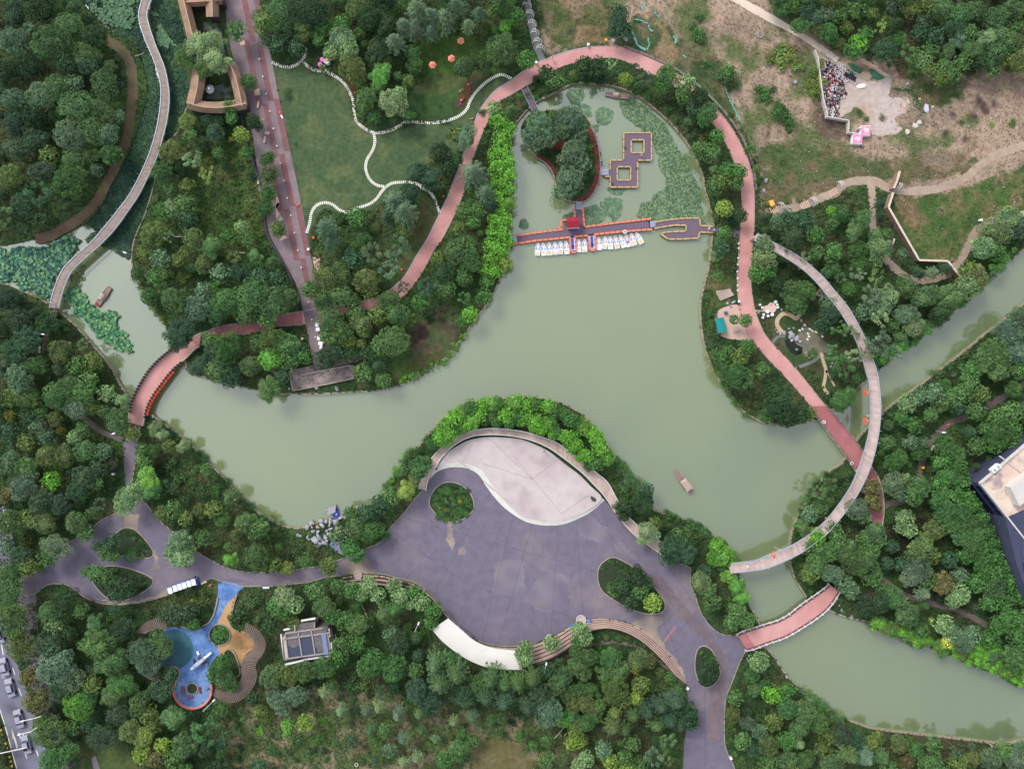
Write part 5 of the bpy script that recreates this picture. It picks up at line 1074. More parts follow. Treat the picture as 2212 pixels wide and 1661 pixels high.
T_("1120,1480,28,feather,mid 1150,1470,26,feather,mid 1165,1500,30,fluffy,deep 1185,1540,34,large,blue 1170,1520,26,large,blue 1140,1530,26,feather,deep 1200,1480,26,round,mid 1215,1460,24,round,mid 1245,1440,22,round,mid 1270,1420,24,round,mid 1260,1450,22,round,mid 1225,1500,20,round,mid 1250,1490,20,round,mid 1275,1490,18,round,green 1240,1520,22,round,olive 1265,1520,22,round,olive 1290,1530,20,round,mid 1235,1550,20,round,green 1215,1555,18,round,bright 1265,1560,22,round,green 1285,1550,16,round,green 1245,1575,20,fluffy,olive 1255,1600,18,fluffy,olive 1240,1600,24,fluffy,lime 1320,1420,26,lobed,green 1335,1450,28,lobed,mid 1330,1490,32,large,olive 1345,1510,22,large,olive 1310,1460,22,lobed,mid 1380,1425,26,lobed,olive 1375,1450,16,bush,yellow 1400,1430,18,lobed,brown 1385,1480,22,lobed,olive 1375,1510,18,lobed,lime 1410,1490,18,bush,mid 1330,1545,16,feather,lime 1325,1575,24,feather,olive 1350,1580,18,feather,mid 1370,1550,18,feather,mid 1400,1540,24,feather,deep 1430,1530,26,feather,deep 1460,1520,28,feather,deep 1480,1540,32,fluffy,dark 1495,1560,20,fluffy,dark 1450,1560,26,feather,deep 1470,1570,22,feather,deep 1420,1570,22,feather,mid 1440,1600,24,sparse,mid 1410,1630,26,sparse,blue 1440,1640,22,sparse,mid 1265,1640,20,lobed,pale 1250,1655,18,lobed,pale 1305,1620,22,lobed,blue 1320,1645,22,lobed,lime 1350,1640,24,lobed,mid 1355,1660,20,lobed,lime 1385,1650,20,fluffy,mid 1215,1640,16,round,olive 1180,1600,14,fluffy,mid 1150,1610,12,fluffy,green 1125,1590,16,fluffy,green 1180,1640,20,fluffy,mid", 'fluffy', 'mid')
# bottom right
T_("1640,1430,24,lobed,pale 1655,1450,18,bush,mid 1625,1460,18,round,green 1630,1490,16,round,mid 1650,1480,14,round,green 1612,1535,14,ball,deep 1615,1562,18,round,blue 1640,1500,18,bush,green 1670,1500,24,fluffy,bright 1700,1490,20,fluffy,green 1700,1530,26,fluffy,green 1740,1540,28,fluffy,mid 1730,1570,26,fluffy,mid 1770,1560,26,fluffy,green 1790,1590,22,fluffy,olive 1670,1560,24,fluffy,olive 1660,1610,26,fluffy,olive 1700,1600,24,fluffy,green 1730,1610,16,feather,pale 1640,1580,20,fluffy,blue 1630,1620,20,fluffy,deep 1660,1650,24,fluffy,mid 1700,1640,24,round,mid 1740,1640,22,round,mid 1780,1620,22,fluffy,olive 1820,1590,26,fluffy,slate 1850,1600,26,fluffy,deep 1840,1635,28,feather,mid 1880,1610,22,lobed,olive 1895,1595,18,lobed,olive 1875,1640,26,feather,blue 1910,1640,22,feather,mid 1920,1620,14,bush,brown 1945,1610,20,round,olive 1940,1600,16,round,olive 1980,1620,18,round,green 1970,1605,14,round,green 2000,1650,20,fluffy,mid 2020,1645,22,fluffy,mid 2070,1650,24,fluffy,olive 2100,1640,20,round,olive 2140,1640,26,lobed,blue 2170,1625,24,lobed,mid 2195,1640,26,lobed,blue 2205,1615,16,lobed,blue 1640,1660,20,bush,mid 1960,1645,18,round,brown 1920,1660,22,lobed,mid", 'fluffy', 'mid')
# right wood
T_("1885,1055,22,lobed,brown 1885,1082,20,lobed,brown 1895,1095,14,lobed,brown 1930,1045,26,lobed,blue 1945,1065,20,lobed,blue 1955,1035,16,lobed,pale 1985,1055,28,lobed,mid 1975,1075,22,lobed,mid 1930,1000,22,round,green 1945,988,18,round,green 1985,978,18,round,green 2000,975,14,round,green 1968,955,18,fluffy,blue 1995,955,14,fluffy,blue 1948,902,18,round,green 1960,870,24,fluffy,pale 1990,855,22,fluffy,blue 2020,850,24,fluffy,blue 2035,870,22,round,mid 1955,1120,24,lobed,pale 1965,1145,20,lobed,pale 1945,1140,14,lobed,pale 2018,1145,25,round,olive 1850,1100,26,lobed,blue 1865,1115,20,lobed,mid 1890,1150,26,lobed,mid 1900,1165,20,lobed,mid 1870,1165,22,lobed,mid 1845,1210,34,large,mid 1870,1220,34,large,mid 1885,1245,24,lobed,mid 1825,1190,26,lobed,mid 1880,1190,24,lobed,mid 1810,1160,22,lobed,mid 1790,1190,28,lobed,green 1765,1220,26,lobed,green 1750,1240,24,lobed,olive 1735,1220,20,bush,mid 1800,1240,26,lobed,blue 1825,1260,24,lobed,blue 1840,1275,22,lobed,blue 1765,1160,22,lobed,bright 1750,1180,20,lobed,mid 1800,1140,20,lobed,mid 1735,1140,20,willow,mid 1750,1110,20,lobed,blue 1770,1100,20,fluffy,mid 1770,1065,20,sparse,mid 1790,1045,20,sparse,mid 1745,1150,16,willow,olive 1810,1040,14,bush,dark 1855,1012,10,bush,slate 1990,1185,30,lobed,olive 2010,1200,24,lobed,olive 2000,1165,20,lobed,olive 1975,1195,20,lobed,mid 1985,1230,32,lobed,blue 1970,1245,26,lobed,blue 2000,1250,24,lobed,mid 1930,1290,26,lobed,green 1945,1300,20,lobed,pale 1910,1275,20,lobed,mid 1900,1300,26,lobed,dark 1870,1310,26,fluffy,dark 1960,1330,30,lobed,mid 2000,1310,14,feather,mid 2000,1285,20,feather,blue 2030,1290,14,ball,deep 2040,1260,26,lobed,brown 2075,1285,24,lobed,pale 2060,1300,20,lobed,pale 2150,1270,28,lobed,mid 2040,1350,24,lobed,pale 2060,1370,24,lobed,blue 2080,1385,26,lobed,blue 2100,1370,24,lobed,blue 2050,1385,18,lobed,yellow 2010,1338,10,bush,yellow 1820,1270,12,bush,olive", 'lobed', 'mid')
T_("2040,960,26 2060,980,26 2035,1000,24 2070,1010,24 2050,1030,26 2080,1040,22 2030,1045,24 2030,1080,26 2060,1070,24 2090,1075,22 2040,1105,28 2075,1105,26 2105,1095,22 2060,1135,26 2095,1130,26 2120,1120,20 2080,1160,26 2110,1155,26 2135,1150,20 2100,1185,26 2130,1180,24 2150,1175,18 2085,1200,20 2120,1210,26 2150,1205,22 2130,1240,26 2160,1235,26 2180,1225,20 2110,1260,24 2150,1265,26 2185,1260,24 2170,1295,26 2205,1290,22 2140,1300,24 2180,1330,26 2205,1340,26 2160,1350,24 2195,1370,24 2140,1380,24", 'fluffy', 'green')
T_("2160,935,32,lobed,green 2185,930,26,lobed,green 2150,960,24,lobed,green 2190,955,22,lobed,mid 2130,925,20,lobed,mid 2155,905,24,lobed,mid 2190,890,26,lobed,mid 2110,890,24,lobed,mid 2080,850,26,lobed,mid 2095,830,26,lobed,mid 2060,860,24,fluffy,mid 2120,850,22,lobed,olive 2070,880,18,fluffy,deep 2040,835,18,round,green 2150,760,34,lobed,mid 2180,720,34,large,blue 2205,690,30,large,blue 2130,780,30,lobed,mid 2160,800,28,lobed,mid 2195,760,30,lobed,blue 2205,800,24,lobed,mid 2100,800,24,lobed,green 2190,840,20,round,green 2050,790,16,bush,green 2020,810,20,bush,mid 2080,790,22,bush,mid 2170,890,14,bush,lime", 'lobed', 'mid')
# fill the woods between them
CLEAR = [WATER_S, PLAZA, STAGE, list(STAGE_O) + list(STAGE_I)[::-1], PROM, LAWN, RUBBLE, SANDPAD, PLAY_B, PLAY_O, ROADL]
def rpoly(a, b): return list(a) + list(b)[::-1]
CLEAR += [rpoly(RING_O[:], RING_I[:]), rpoly(B1_L, B1_R), rpoly(B2_N, B2_S), rpoly(BW1_L, BW1_R), rpoly(BW2_I, BW2_O), rpoly(offset(DECK_O, 4), offset(DECK_I, -6)), rpoly(*WHITE_RD), rpoly(BLEACH_T, BLEACH_B),
pl("395,-20 480,-20 540,150 545,245 395,245 375,100"), pl("600,1360 715,1350 722,1415 610,1440"), pl("925,1350 970,1330 1125,1395 1130,1450 1040,1445 955,1395"), pl("620,785 775,765 780,815 625,845"),
pl("2118,1035 2240,925 2240,1320 2190,1230"), pl("455,1260 475,1253 470,1290"), pl("1535,612 1592,610 1594,672 1545,668"), pl("40,1235 62,1230 80,1290 55,1310"), pl("1665,650 1745,650 1760,700 1800,750 1810,840 1785,850 1765,800 1720,790 1665,735"), rpoly(*strip(pl("1944,370 1931,410 1920,448 1950,500 1986,562 2048,564 2076,599"), 22)), pl("292,1338 362,1334 365,1370 300,1372"), pl("525,1345 580,1370 580,1420 555,1480 500,1520 455,1500 520,1440")]
for c_, w_ in GRAVEL + [DIRT1] + WPATH + [LPATH, SLATE_ST]:
 a_, b_ = strip(catmull(c_, 10), w_ * .9); CLEAR.append(rpoly(a_, b_))
cm = rmask(CLEAR) & ~rmask([ISLAND_S])
OPEN = rmask([pl("900,95 1010,65 1050,105 1025,130 940,165 885,155"), pl("1150,-60 1600,-60 1680,20 1830,120 1960,150 2100,155 2240,160 2240,470 2150,475 2080,560 1990,560 1930,430 1880,400 1740,430 1650,440 1640,350 1600,270 1500,180 1400,110 1300,98 1180,125"),
pl("170,1600 260,1590 300,1661 300,1720 165,1720"), pl("1030,1595 1110,1600 1150,1640 1170,1720 1010,1720"), pl("890,470 915,430 950,455 925,520 870,600 810,640 850,590"), pl("940,150 1060,150 1110,160 1030,250 950,260 880,240 870,215"), pl("1640,655 1690,665 1735,740 1700,770"), pl("880,700 1000,690 970,760 890,810 840,830 850,760")])
WOODS = rmask([pl("-60,-60 1160,-60 1180,120 1100,160 1000,150 900,210 840,210 800,230 600,120 560,60 480,40 380,60 350,500 0,530 -60,530")]) | rmask([[(-60, -60), (2260, -60), (2260, 1720), (-60, 1720)]])
allow = WOODS & ~cm & ~OPEN
MEADOW = rmask([pl("445,325 500,305 550,325 560,420 545,530 480,540 430,480 450,400"), pl("560,1500 700,1490 850,1500 1000,1520 1150,1560 1240,1600 1300,1661 1300,1720 500,1720 490,1600"), pl("690,480 870,450 850,560 800,600 700,560"), pl("900,640 1000,620 1010,690 930,680")])
def tone_at(x, y):
 z = float(fbm(np.array([x]), np.array([y]), 120, 90)[0])
 if x < 280 and y < 1300: c = ['slate', 'dark', 'deep', 'mid', 'olive', 'blue', 'mid', 'dark']
 elif y > 1250 and x < 700: c = ['dark', 'mid', 'slate', 'green', 'deep', 'mid']
 elif x > 1880 and 800 < y: c = ['mid', 'green', 'mid', 'blue', 'dark', 'deep']
 elif y > 1400: c = ['mid', 'deep', 'mid', 'olive', 'dark', 'green']
 else: c = ['mid', 'green', 'dark', 'deep', 'mid', 'olive', 'mid']
 return c[int((z * 3.1 + R.random()) * len(c) / 2) % len(c)]
gridc = {}
def near(x, y):
 i, j = int(x // 60), int(y // 60)
 for a in (-1, 0, 1):
  for b in (-1, 0, 1):
   yield from gridc.get((i + a, j + b), ())
def put(t): gridc.setdefault((int(t[0] // 60), int(t[1] // 60)), []).append(t)
for t in TREES: put(t)
AUTO = []
for (rmin, rmax, tries, sep) in ((26, 38, 5000, .72), (15, 24, 9000, .74), (8, 13, 14000, .8)):
 for _ in range(tries):
  x, y = R.uniform(-30, 2242), R.uniform(-30, 1690); r_ = R.uniform(rmin, rmax)
  if not rget(allow, x, y): continue
  if rget(MEADOW, x, y) and (rmin > 12 or (x + y * 7) % 1 > .3): continue
  if any((x - t[0]) ** 2 + (y - t[1]) ** 2 < (sep * (r_ + t[2])) ** 2 for t in near(x, y)): continue
  ok = True
  for k in range(8):
   a = k * .785
   if rget(cm, x + math.cos(a) * r_ * .85, y + math.sin(a) * r_ * .85): ok = False; break
  if not ok: continue
  kind = R.choices(['lobed', 'fluffy', 'round', 'feather', 'willow', 'sparse'], [4, 5, 1.2, 1.2, 1, .8])[0] if r_ > 13 else R.choices(['bush', 'round', 'fluffy'], [6, .5, 1])[0]
  t = (x, y, r_, kind, tone_at(x, y)); put(t); AUTO.append(t)
print('hand trees', len(TREES), 'auto', len(AUTO))
LM = [("the long left boardwalk", 330, 230), ("the thatched courtyard building", 460, 200), ("the red and grey promenade", 620, 330), ("the left dirt path", 280, 200), ("the top left corner", 20, 20), ("the lotus bed", 60, 570), ("the left pond's boat", 222, 640), ("the orange boxed bridge", 340, 830),
("the timber steps", 98, 715), ("the left road fork", 280, 1130), ("the left woodland path", 210, 920), ("the striped street", 40, 1500), ("the white buggy train", 392, 1268), ("the blue play surface", 420, 1440), ("the brown pergola", 560, 1400), ("the flat roofed pump house", 663, 1395),
("the white canopy", 1030, 1410), ("the pale stage", 1130, 1040), ("the shore above the stage", 1130, 880), ("the grey rockery", 700, 1150), ("the curved seating terrace", 1330, 1360), ("the pear shaped plaza bed", 1360, 1270), ("the narrow oval plaza bed", 1530, 1440), ("the bottom plaza road", 1520, 1640),
("the lower right footbridge", 1710, 1335), ("the lower right lake", 1950, 1470), ("the office block", 2180, 1100), ("the right woodland path", 2030, 930), ("the boardwalk's lower foot", 1580, 1225), ("the boardwalk's canal crossing", 1890, 880), ("the boardwalk's top end", 1700, 560), ("the canal", 2080, 700),
("the guitar shaped terrace", 1665, 665), ("the rock garden pool", 1718, 742), ("the teal tarpaulin", 1558, 702), ("the straight footbridge", 1820, 950), ("the zigzag timber wall", 1990, 520), ("the gravel path loop", 1960, 600), ("the rubble yard", 1870, 220), ("the cream concrete road", 1720, 80), ("the top right corner", 2190, 30), ("the top right track", 1960, 90),
("the hooped slate steps", 1150, 70), ("the top of the ring path", 1300, 115), ("the round pond's island", 1215, 340), ("the double square deck", 1360, 345), ("the lily pads on the pond", 1430, 330), ("the pedal boats", 1260, 545), ("the zigzag pier", 1500, 495), ("the ring path's right side", 1610, 400),
("the big lawn", 700, 330), ("the orange umbrellas", 965, 115), ("the curved stepping stones", 900, 265), ("the lawn side path", 990, 370), ("the bright tree row", 1085, 400), ("the concrete landing stage", 700, 810), ("the meadow point", 940, 740), ("the left pond's bank", 310, 560), ("the stepping stone wood", 800, 520), ("the lower left shore", 430, 1000),
("the bottom meadow", 850, 1580), ("the bottom left corner", 200, 1640), ("the bottom right corner", 2150, 1640), ("the round hedge bed", 975, 1085), ("the bank by the fork", 500, 1170), ("the promenade crossing", 620, 680), ("the wood behind the terrace", 1250, 1500), ("the playground's left wood", 220, 1400)]
def describe(x, y, r_, tone, noun):
 if r_ > 38: sz = 'huge'
 elif r_ > 28: sz = 'large'
 elif r_ > 19: sz = 'mid-sized'
 elif r_ > 11: sz = 'small'
 else: sz = 'tiny'
 n, lx, ly = min(LM, key=lambda l: (l[1] - x) ** 2 + (l[2] - y) ** 2)
 dx, dy = x - lx, y - ly; d = math.hypot(dx, dy)
 q = ''
 if d < 18: pos = 'at'
 else:
  a = math.degrees(math.atan2(-dy, dx)) % 360
  pos = ['right of', 'above right of', 'above', 'above left of', 'left of', 'below left of', 'below', 'below right of'][int((a + 22.5) // 45) % 8]
  q = 'close ' if d < 42 else 'far ' if d > 95 else ''
 lb = '%s %s %s %s%s %s' % (sz, TW[tone], noun, q, pos, n)
 return lb if len(lb.split()) <= 13 else lb.replace(q + pos, pos) if q else lb
ORD = 'first second third fourth fifth sixth seventh eighth ninth tenth eleventh twelfth thirteenth fourteenth fifteenth sixteenth seventeenth eighteenth nineteenth twentieth'.split() + ['%dth' % i for i in range(21, 60)]
def uniq(items, key):
 """items: list of dict with label, x; adds an ordinal where labels clash"""
 g = {}
 for it in items: g.setdefault(it['label'], []).append(it)
 for lb, L_ in g.items():
  if len(L_) == 1: continue
  L_.sort(key=lambda q: q['x'])
  for i, it in enumerate(L_):
   it['label'] = lb + ', ' + ('leftmost' if i == 0 else 'rightmost' if i == len(L_) - 1 else ORD[i] + ' from left')
def tree_h(r_, kind):
 rm = r_ * S
 return {'feather': 2.6 * rm + 1.5, 'ball': 1.3 * rm, 'bush': 1.1 * rm, 'round': 1.7 * rm + .8, 'sparse': 1.6 * rm + 2.5}.get(kind, 1.35 * rm + 2.4)
def place(t, label, group=None):
 x, y, r_, kind, tone = t
 rm = r_ * S; ht = tree_h(r_, kind); zc = ht - rm * .55
 if kind in ('ball', 'bush'): zc = 0
 nm, noun, cat = KW[kind]
 base = P(x, y, max(zc, 0)); f = (H - zc) / H
 me = R.choice(CR['large'] if kind == 'lobed' and r_ > 30 else CR[kind])
 col = np.array(srgb(*TONES[tone])); col = (col * .84 + col.mean() * .16) * 1.5 * R.uniform(.8, 1.2); col[0] *= R.uniform(.9, 1.12); col[2] *= R.uniform(.9, 1.12)
 col = (float(col[0]), float(col[1]), float(col[2]), 1)
 if kind in ('ball', 'bush'):
  o = link(nm, me); o.location = (base.x, base.y, .02 if kind == 'bush' else rm * .35)
  o.scale = (rm, rm, rm * R.uniform(.8, 1.1)); o.rotation_euler.z = R.uniform(0, 6.28); o.color = col
  return tag(o, label, cat, group)
 root = empty(nm, (base.x, base.y, 0), 0, label, cat, group)
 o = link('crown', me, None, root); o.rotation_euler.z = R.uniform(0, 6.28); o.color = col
 o.rotation_euler.x = R.uniform(-.06, .06)
 zs = 1.0 if kind != 'feather' else 1.1
 th = ht - (rm * .72 if kind != 'feather' else rm * 1.35)
 o.location = (0, 0, max(th, rm * .2)); e = R.uniform(.86, 1.16); o.scale = (rm * e * f, rm / e * f, rm * zs * R.uniform(.9, 1.1))
 t_ = link('trunk', R.choice(TR), None, root); t_.scale = (rm * .9, rm * .9, max(ht - rm * .45, .5)); t_.rotation_euler.z = R.uniform(0, 6.28)
 return root
ALLT = [(t, 0) for t in TREES] + [(t, 1) for t in AUTO]
by = {}
for t, a in ALLT: by.setdefault(KW[t[3]][0], []).append(t)
REST = []
chosen = []
for k, L_ in by.items():
 L_.sort(key=lambda t: -t[2])
 chosen += L_[:292]; REST += L_[292:]
items = [dict(t=t, x=t[0], label=describe(t[0], t[1], t[2], t[4], KW[t[3]][1])) for t in chosen]
uniq(items, None)
for it in items: place(it['t'], it['label'])
print('trees as objects', len(items), 'rest', len(REST))
# the rest of the woodland plants, one joined object
LOW = {}
for k in ('lobed', 'large', 'fluffy', 'round', 'bush', 'feather', 'willow', 'sparse', 'ball'):
 LOW[k] = [crown_arrays(k, 50 + i, .16 if k != 'bush' else .45) for i in range(3)]
def joined(name, trees, boost=1.0, kd='stuff'):
 QQ = []; CC = []
 for x, y, r_, kind, tone in trees:
  Qa, T0 = LOW[kind][R.randrange(3)]; rm = r_ * S; ht = tree_h(r_, kind)
  low = kind in ('bush', 'ball')
  zc = 0 if low else ht - rm * .55
  b = P(x, y, zc); a = R.uniform(0, 6.28); ca, sa = math.cos(a), math.sin(a)
  q = Qa.copy(); big = 1.9 if kind != 'bush' else 1.25
  cen = q.mean(1, keepdims=True); q = cen + (q - cen) * big
  X_ = q[:, :, 0] * ca - q[:, :, 1] * sa; Y_ = q[:, :, 0] * sa + q[:, :, 1] * ca
  q = np.stack([X_ * rm + b.x, Y_ * rm + b.y, q[:, :, 2] * rm + (.05 if low else ht - rm * .75)], 2)
  c = np.array(srgb(*TONES[tone])) * 1.36 * R.uniform(.85, 1.15)
  QQ.append(q); CC.append(c[None, :] * T0[:, None] * boost)
 me = quads_mesh(name, np.concatenate(QQ), None, m_leafq, np.concatenate(CC))
 o = link(name, me); return tag(o, kind=kd)
if REST: joined('woodland_understorey', REST)
# loose low leaves over every wood floor, bank and field
def floor_leaves(name, n, where, cols, size, zr, elong=1.0):
 xs = NR.uniform(-40, 2252, n * 3); ys = NR.uniform(-40, 1700, n * 3)
 k = where(xs, ys); xs, ys = xs[k][:n], ys[k][:n]; n = len(xs)
 zz = NR.uniform(*zr, n)
 C = np.stack([(xs - CX) * S, (CY - ys) * S, zz], 1)
 nr = np.tile(np.array([0, 0, 1.0]), (n, 1))
 Q = leaf_quads(C, nr, size * elong, size, .5, NR)
 base = zone_colour(xs, ys)
 cc = np.array([srgb(*c) for c in cols])[NR.randint(0, len(cols), n)] * .62
 t = NR.uniform(.2, .8, n)[:, None]
 me = quads_mesh(name, Q, None, m_leafq, (base * t + cc * (1 - t)) * NR.uniform(.7, 1.35, n)[:, None])
 o = link(name, me); return tag(o, kind='stuff')
big_clear = cm | OPEN
floor_leaves('ground_cover', 120000, lambda x, y: rget(~big_clear, x, y), [(58, 84, 48), (74, 104, 56), (66, 92, 54), (108, 132, 72)], .20, (.03, .45), 1.3)
FIELD = rmask([pl("1150,-60 1600,-60 1680,20 1830,120 1960,150 2100,155 2240,160 2240,470 2150,475 2080,560 1990,560 1930,430 1880,400 1740,430 1650,440 1640,350 1600,270 1500,180 1400,110 1300,98 1180,125")]) & ~cm
floor_leaves('dry_grass', 45000, lambda x, y: rget(FIELD, x, y), [(176, 152, 128), (150, 132, 106), (104, 118, 70), (128, 108, 98)], .10, (.02, .2), 3.0)
floor_leaves('lawn_grass', 26000, lambda x, y: rget(rmask([LAWN, LAWN2]), x, y), [(84, 112, 74), (98, 122, 80)], .07, (.01, .06), 2.0)
# bamboo and reeds in continuous belts
def belt(name, line, width, n, r0, r1, tones, kinds=('bush', 'willow')):
 L_ = resample(catmull(line, 8), 3); tr = []
 for _ in range(n):
  x, y = L_[R.randrange(len(L_))]
  tr.append((x + R.uniform(-width, width), y + R.uniform(-width, width), R.uniform(r0, r1), R.choice(kinds), R.choice(tones)))
 return joined(name, tr, 1.1)
belt('bamboo_grove', pl("1885,785 1925,762 1970,735 2015,695 2060,660 2105,620 2150,580 2185,548"), 9, 150, 7, 14, ['bright', 'green', 'green', 'mid'])
belt('bamboo_grove', pl("1890,1345 1940,1362 2000,1388 2060,1405 2110,1425 2160,1445 2215,1470 2240,1480"), 12, 230, 7, 14, ['bright', 'olive', 'green', 'bright'])
belt('bamboo_grove', pl("2100,1395 2150,1415 2210,1440"), 16, 90, 8, 15, ['green', 'bright'])
belt('reed_bed', pl("1543,560 1552,545 1556,520 1562,508"), 9, 60, 5, 9, ['pale', 'blue', 'pale'], ('bush',))
belt('reed_bed', pl("1728,1485 1750,1505 1775,1522 1800,1545 1825,1560"), 8, 80, 5, 9, ['pale', 'blue', 'green'], ('bush',))
belt('bank_shrubs', pl("620,1138 560,1112 520,1075 480,1030 440,990 400,955 360,930 335,910"), 8, 90, 5, 10, ['mid', 'green', 'dark', 'deep'], ('bush',))
belt('bank_shrubs', pl("1608,900 1576,852 1550,805 1537,760 1530,700"), 5, 45, 5, 9, ['mid', 'olive', 'green'], ('bush',))
belt('bank_shrubs', pl("1440,1112 1490,1130 1530,1155 1565,1180"), 6, 60, 6, 11, ['mid', 'green', 'dark'], ('bush',))
belt('bank_shrubs', pl("1335,990 1350,1010 1368,1040 1385,1060"), 6, 40, 6, 10, ['green', 'mid'], ('bush',))
belt('bank_shrubs', pl("900,970 880,985 865,1010 850,1030 835,1055"), 8, 40, 6, 11, ['green', 'mid', 'bright'], ('bush',))
belt('bank_shrubs', pl("1004,722 985,752 950,785 905,808 870,822"), 7, 70, 4, 8, ['bright', 'green', 'olive', 'pale'], ('bush',))
belt('bank_shrubs', pl("1790,1020 1765,1045 1745,1075 1728,1110 1718,1145"), 8, 50, 5, 10, ['mid', 'dark', 'green'], ('bush',))
belt('bank_shrubs', pl("288,580 305,625 330,665 355,695"), 6, 40, 5, 9, ['olive', 'mid', 'lime'], ('bush',))
belt('bank_shrubs', pl("975,1058 948,1082 958,1108 985,1114 1008,1092 1000,1064 975,1085"), 13, 190, 6, 9, ['dark', 'mid', 'green'], ('bush',))
belt('bank_shrubs', pl("1300,1230 1330,1215 1380,1240 1420,1295 1400,1312 1340,1290"), 6, 60, 4, 7, ['mid', 'dark'], ('bush',))
belt('bank_shrubs', pl("1515,1415 1530,1410 1545,1440 1535,1470 1518,1460"), 6, 40, 4, 8, ['dark', 'green'], ('bush',))
belt('bank_shrubs', pl("262,1150 285,1150 310,1175 315,1195 285,1195"), 6, 40, 4, 8, ['dark', 'mid'], ('bush',))
belt('bank_shrubs', pl("215,1240 260,1235 310,1250 300,1272 260,1285 225,1270"), 6, 60, 4, 8, ['dark', 'mid'], ('bush',))
belt('bank_shrubs', pl("1112,250 1140,225 1170,203 1210,185 1250,176 1300,176"), 5, 60, 4, 8, ['mid', 'dark', 'green'], ('bush',))
# water plants
def discs(name, poly, n, r0, r1, cols, z=-.52, zr=.1, dens=None, rag_=10, sides=7):
 poly = np.array(poly); x0, y0 = poly.min(0); x1, y1 = poly.max(0)
 xs = NR.uniform(x0 - 5, x1 + 5, n * 6); ys = NR.uniform(y0 - 5, y1 + 5, n * 6)
 wx = (fbm(xs, ys, 20, 61) - .5) * rag_ * 2; wy = (fbm(xs, ys, 20, 66) - .5) * rag_ * 2
 k = pip(xs + wx, ys + wy, poly)
 if dens: k &= fbm(xs, ys, dens[0], 33) > dens[1]
 xs, ys = xs[k][:n], ys[k][:n]; n = len(xs)
 r_ = NR.uniform(r0, r1, n) * S; zz = z + NR.uniform(0, zr, n)
 ang = np.linspace(0, 2 * math.pi, sides, endpoint=False)[None, :] + NR.uniform(0, 6, n)[:, None]
 V = np.stack([((xs - CX) * S)[:, None] + r_[:, None] * np.cos(ang), ((CY - ys) * S)[:, None] + r_[:, None] * np.sin(ang), np.broadcast_to(zz[:, None], ang.shape) + NR.uniform(-.04, .04, ang.shape)], 2)
 me = bpy.data.meshes.new(name)
 me.vertices.add(n * sides); me.vertices.foreach_set('co', V.reshape(-1, 3).astype(np.float32).ravel())
 me.loops.add(n * sides); me.loops.foreach_set('vertex_index', np.arange(n * sides, dtype=np.int32))
 me.polygons.add(n); me.polygons.foreach_set('loop_start', np.arange(0, n * sides, sides, dtype=np.int32)); me.update(calc_edges=True)
 a = me.color_attributes.new('tone', 'FLOAT_COLOR', 'POINT')
 c = np.ones((n, sides, 4), np.float32); cc = np.array([srgb(*q) for q in cols])[NR.randint(0, len(cols), n)] * NR.uniform(.75, 1.2, n)[:, None] * .72
 c[:, :, :3] = cc[:, None, :]; a.data.foreach_set('color', c.ravel()); me.materials.append(m_leafq)
 o = link(name, me); return tag(o, kind='stuff')
PADC = [(126, 158, 122), (116, 150, 120), (140, 166, 128), (104, 138, 110)]
LILY = pl("1341,218 1363,213 1390,222 1412,248 1432,262 1452,293 1464,320 1480,345 1490,365 1500,385 1507,405 1512,425 1516,458 1508,470 1450,474 1402,478 1378,464 1388,440 1410,432 1415,418 1440,408 1440,382 1428,355 1420,330 1415,308 1395,290 1383,275 1365,262 1347,242")
discs('lily_pads', LILY, 5200, 2.0, 4.2, PADC, rag_=6)
discs('lily_pads', LILY, 2200, 1.2, 2.4, [(96, 128, 92), (150, 172, 128)], z=-.42, rag_=8)
for p, n in ((pl("1300,436 1318,427 1345,430 1347,446 1338,462 1328,475 1316,462 1303,452"), 520), (pl("1262,452 1288,441 1308,462 1302,475 1280,485 1264,490"), 600), (pl("1232,192 1252,190 1262,205 1255,220 1240,222 1228,208"), 330), (pl("1290,243 1304,232 1320,240 1323,255 1312,268 1296,266 1286,255"), 330), (pl("1315,407 1350,407 1345,416 1325,418"), 140),
(pl("1121,478 1132,472 1143,480 1142,490 1130,494 1122,488"), 150), (pl("1216,466 1230,458 1241,463 1240,472 1218,474"), 90), (pl("1272,195 1285,190 1290,202 1278,208"), 40), (pl("1250,225 1275,228 1278,245 1262,250 1275,270 1295,268 1290,285 1275,280"), 160), (pl("1508,425 1520,460 1523,482 1513,484"), 60), (pl("1130,200 1160,195 1175,180 1170,215"), 0)):
 if n: discs('lily_pads', p, n, 1.8, 3.8, PADC, rag_=6)
LOTC = [(66, 120, 104), (84, 138, 114), (108, 160, 120), (48, 92, 84), (128, 172, 124)]
LOT1 = pl("-50,542 0,540 50,536 110,530 150,512 165,518 155,545 148,570 128,588 112,605 112,630 118,645 90,642 60,628 30,610 0,604 -50,604")
discs('lotus_leaves', LOT1, 2000, 2.0, 4.2, LOTC, z=-.3, zr=.5, rag_=14)
LOT2 = pl("140,625 160,620 180,635 192,645 195,662 215,672 235,665 245,682 258,694 250,708 262,722 276,738 280,755 270,762 242,752 228,740 205,722 188,700 165,682 145,665 138,645")
discs('lotus_leaves', LOT2, 1000, 1.8, 3.8, [(84, 146, 104), (112, 170, 118), (64, 116, 90), (138, 184, 122)], z=-.4, zr=.35, rag_=16)
discs('lotus_leaves', pl("165,560 182,575 178,600 172,625 185,640 150,625 148,600"), 110, 1.6, 3.2, [(110, 140, 90), (150, 150, 90), (90, 130, 90)], rag_=6)
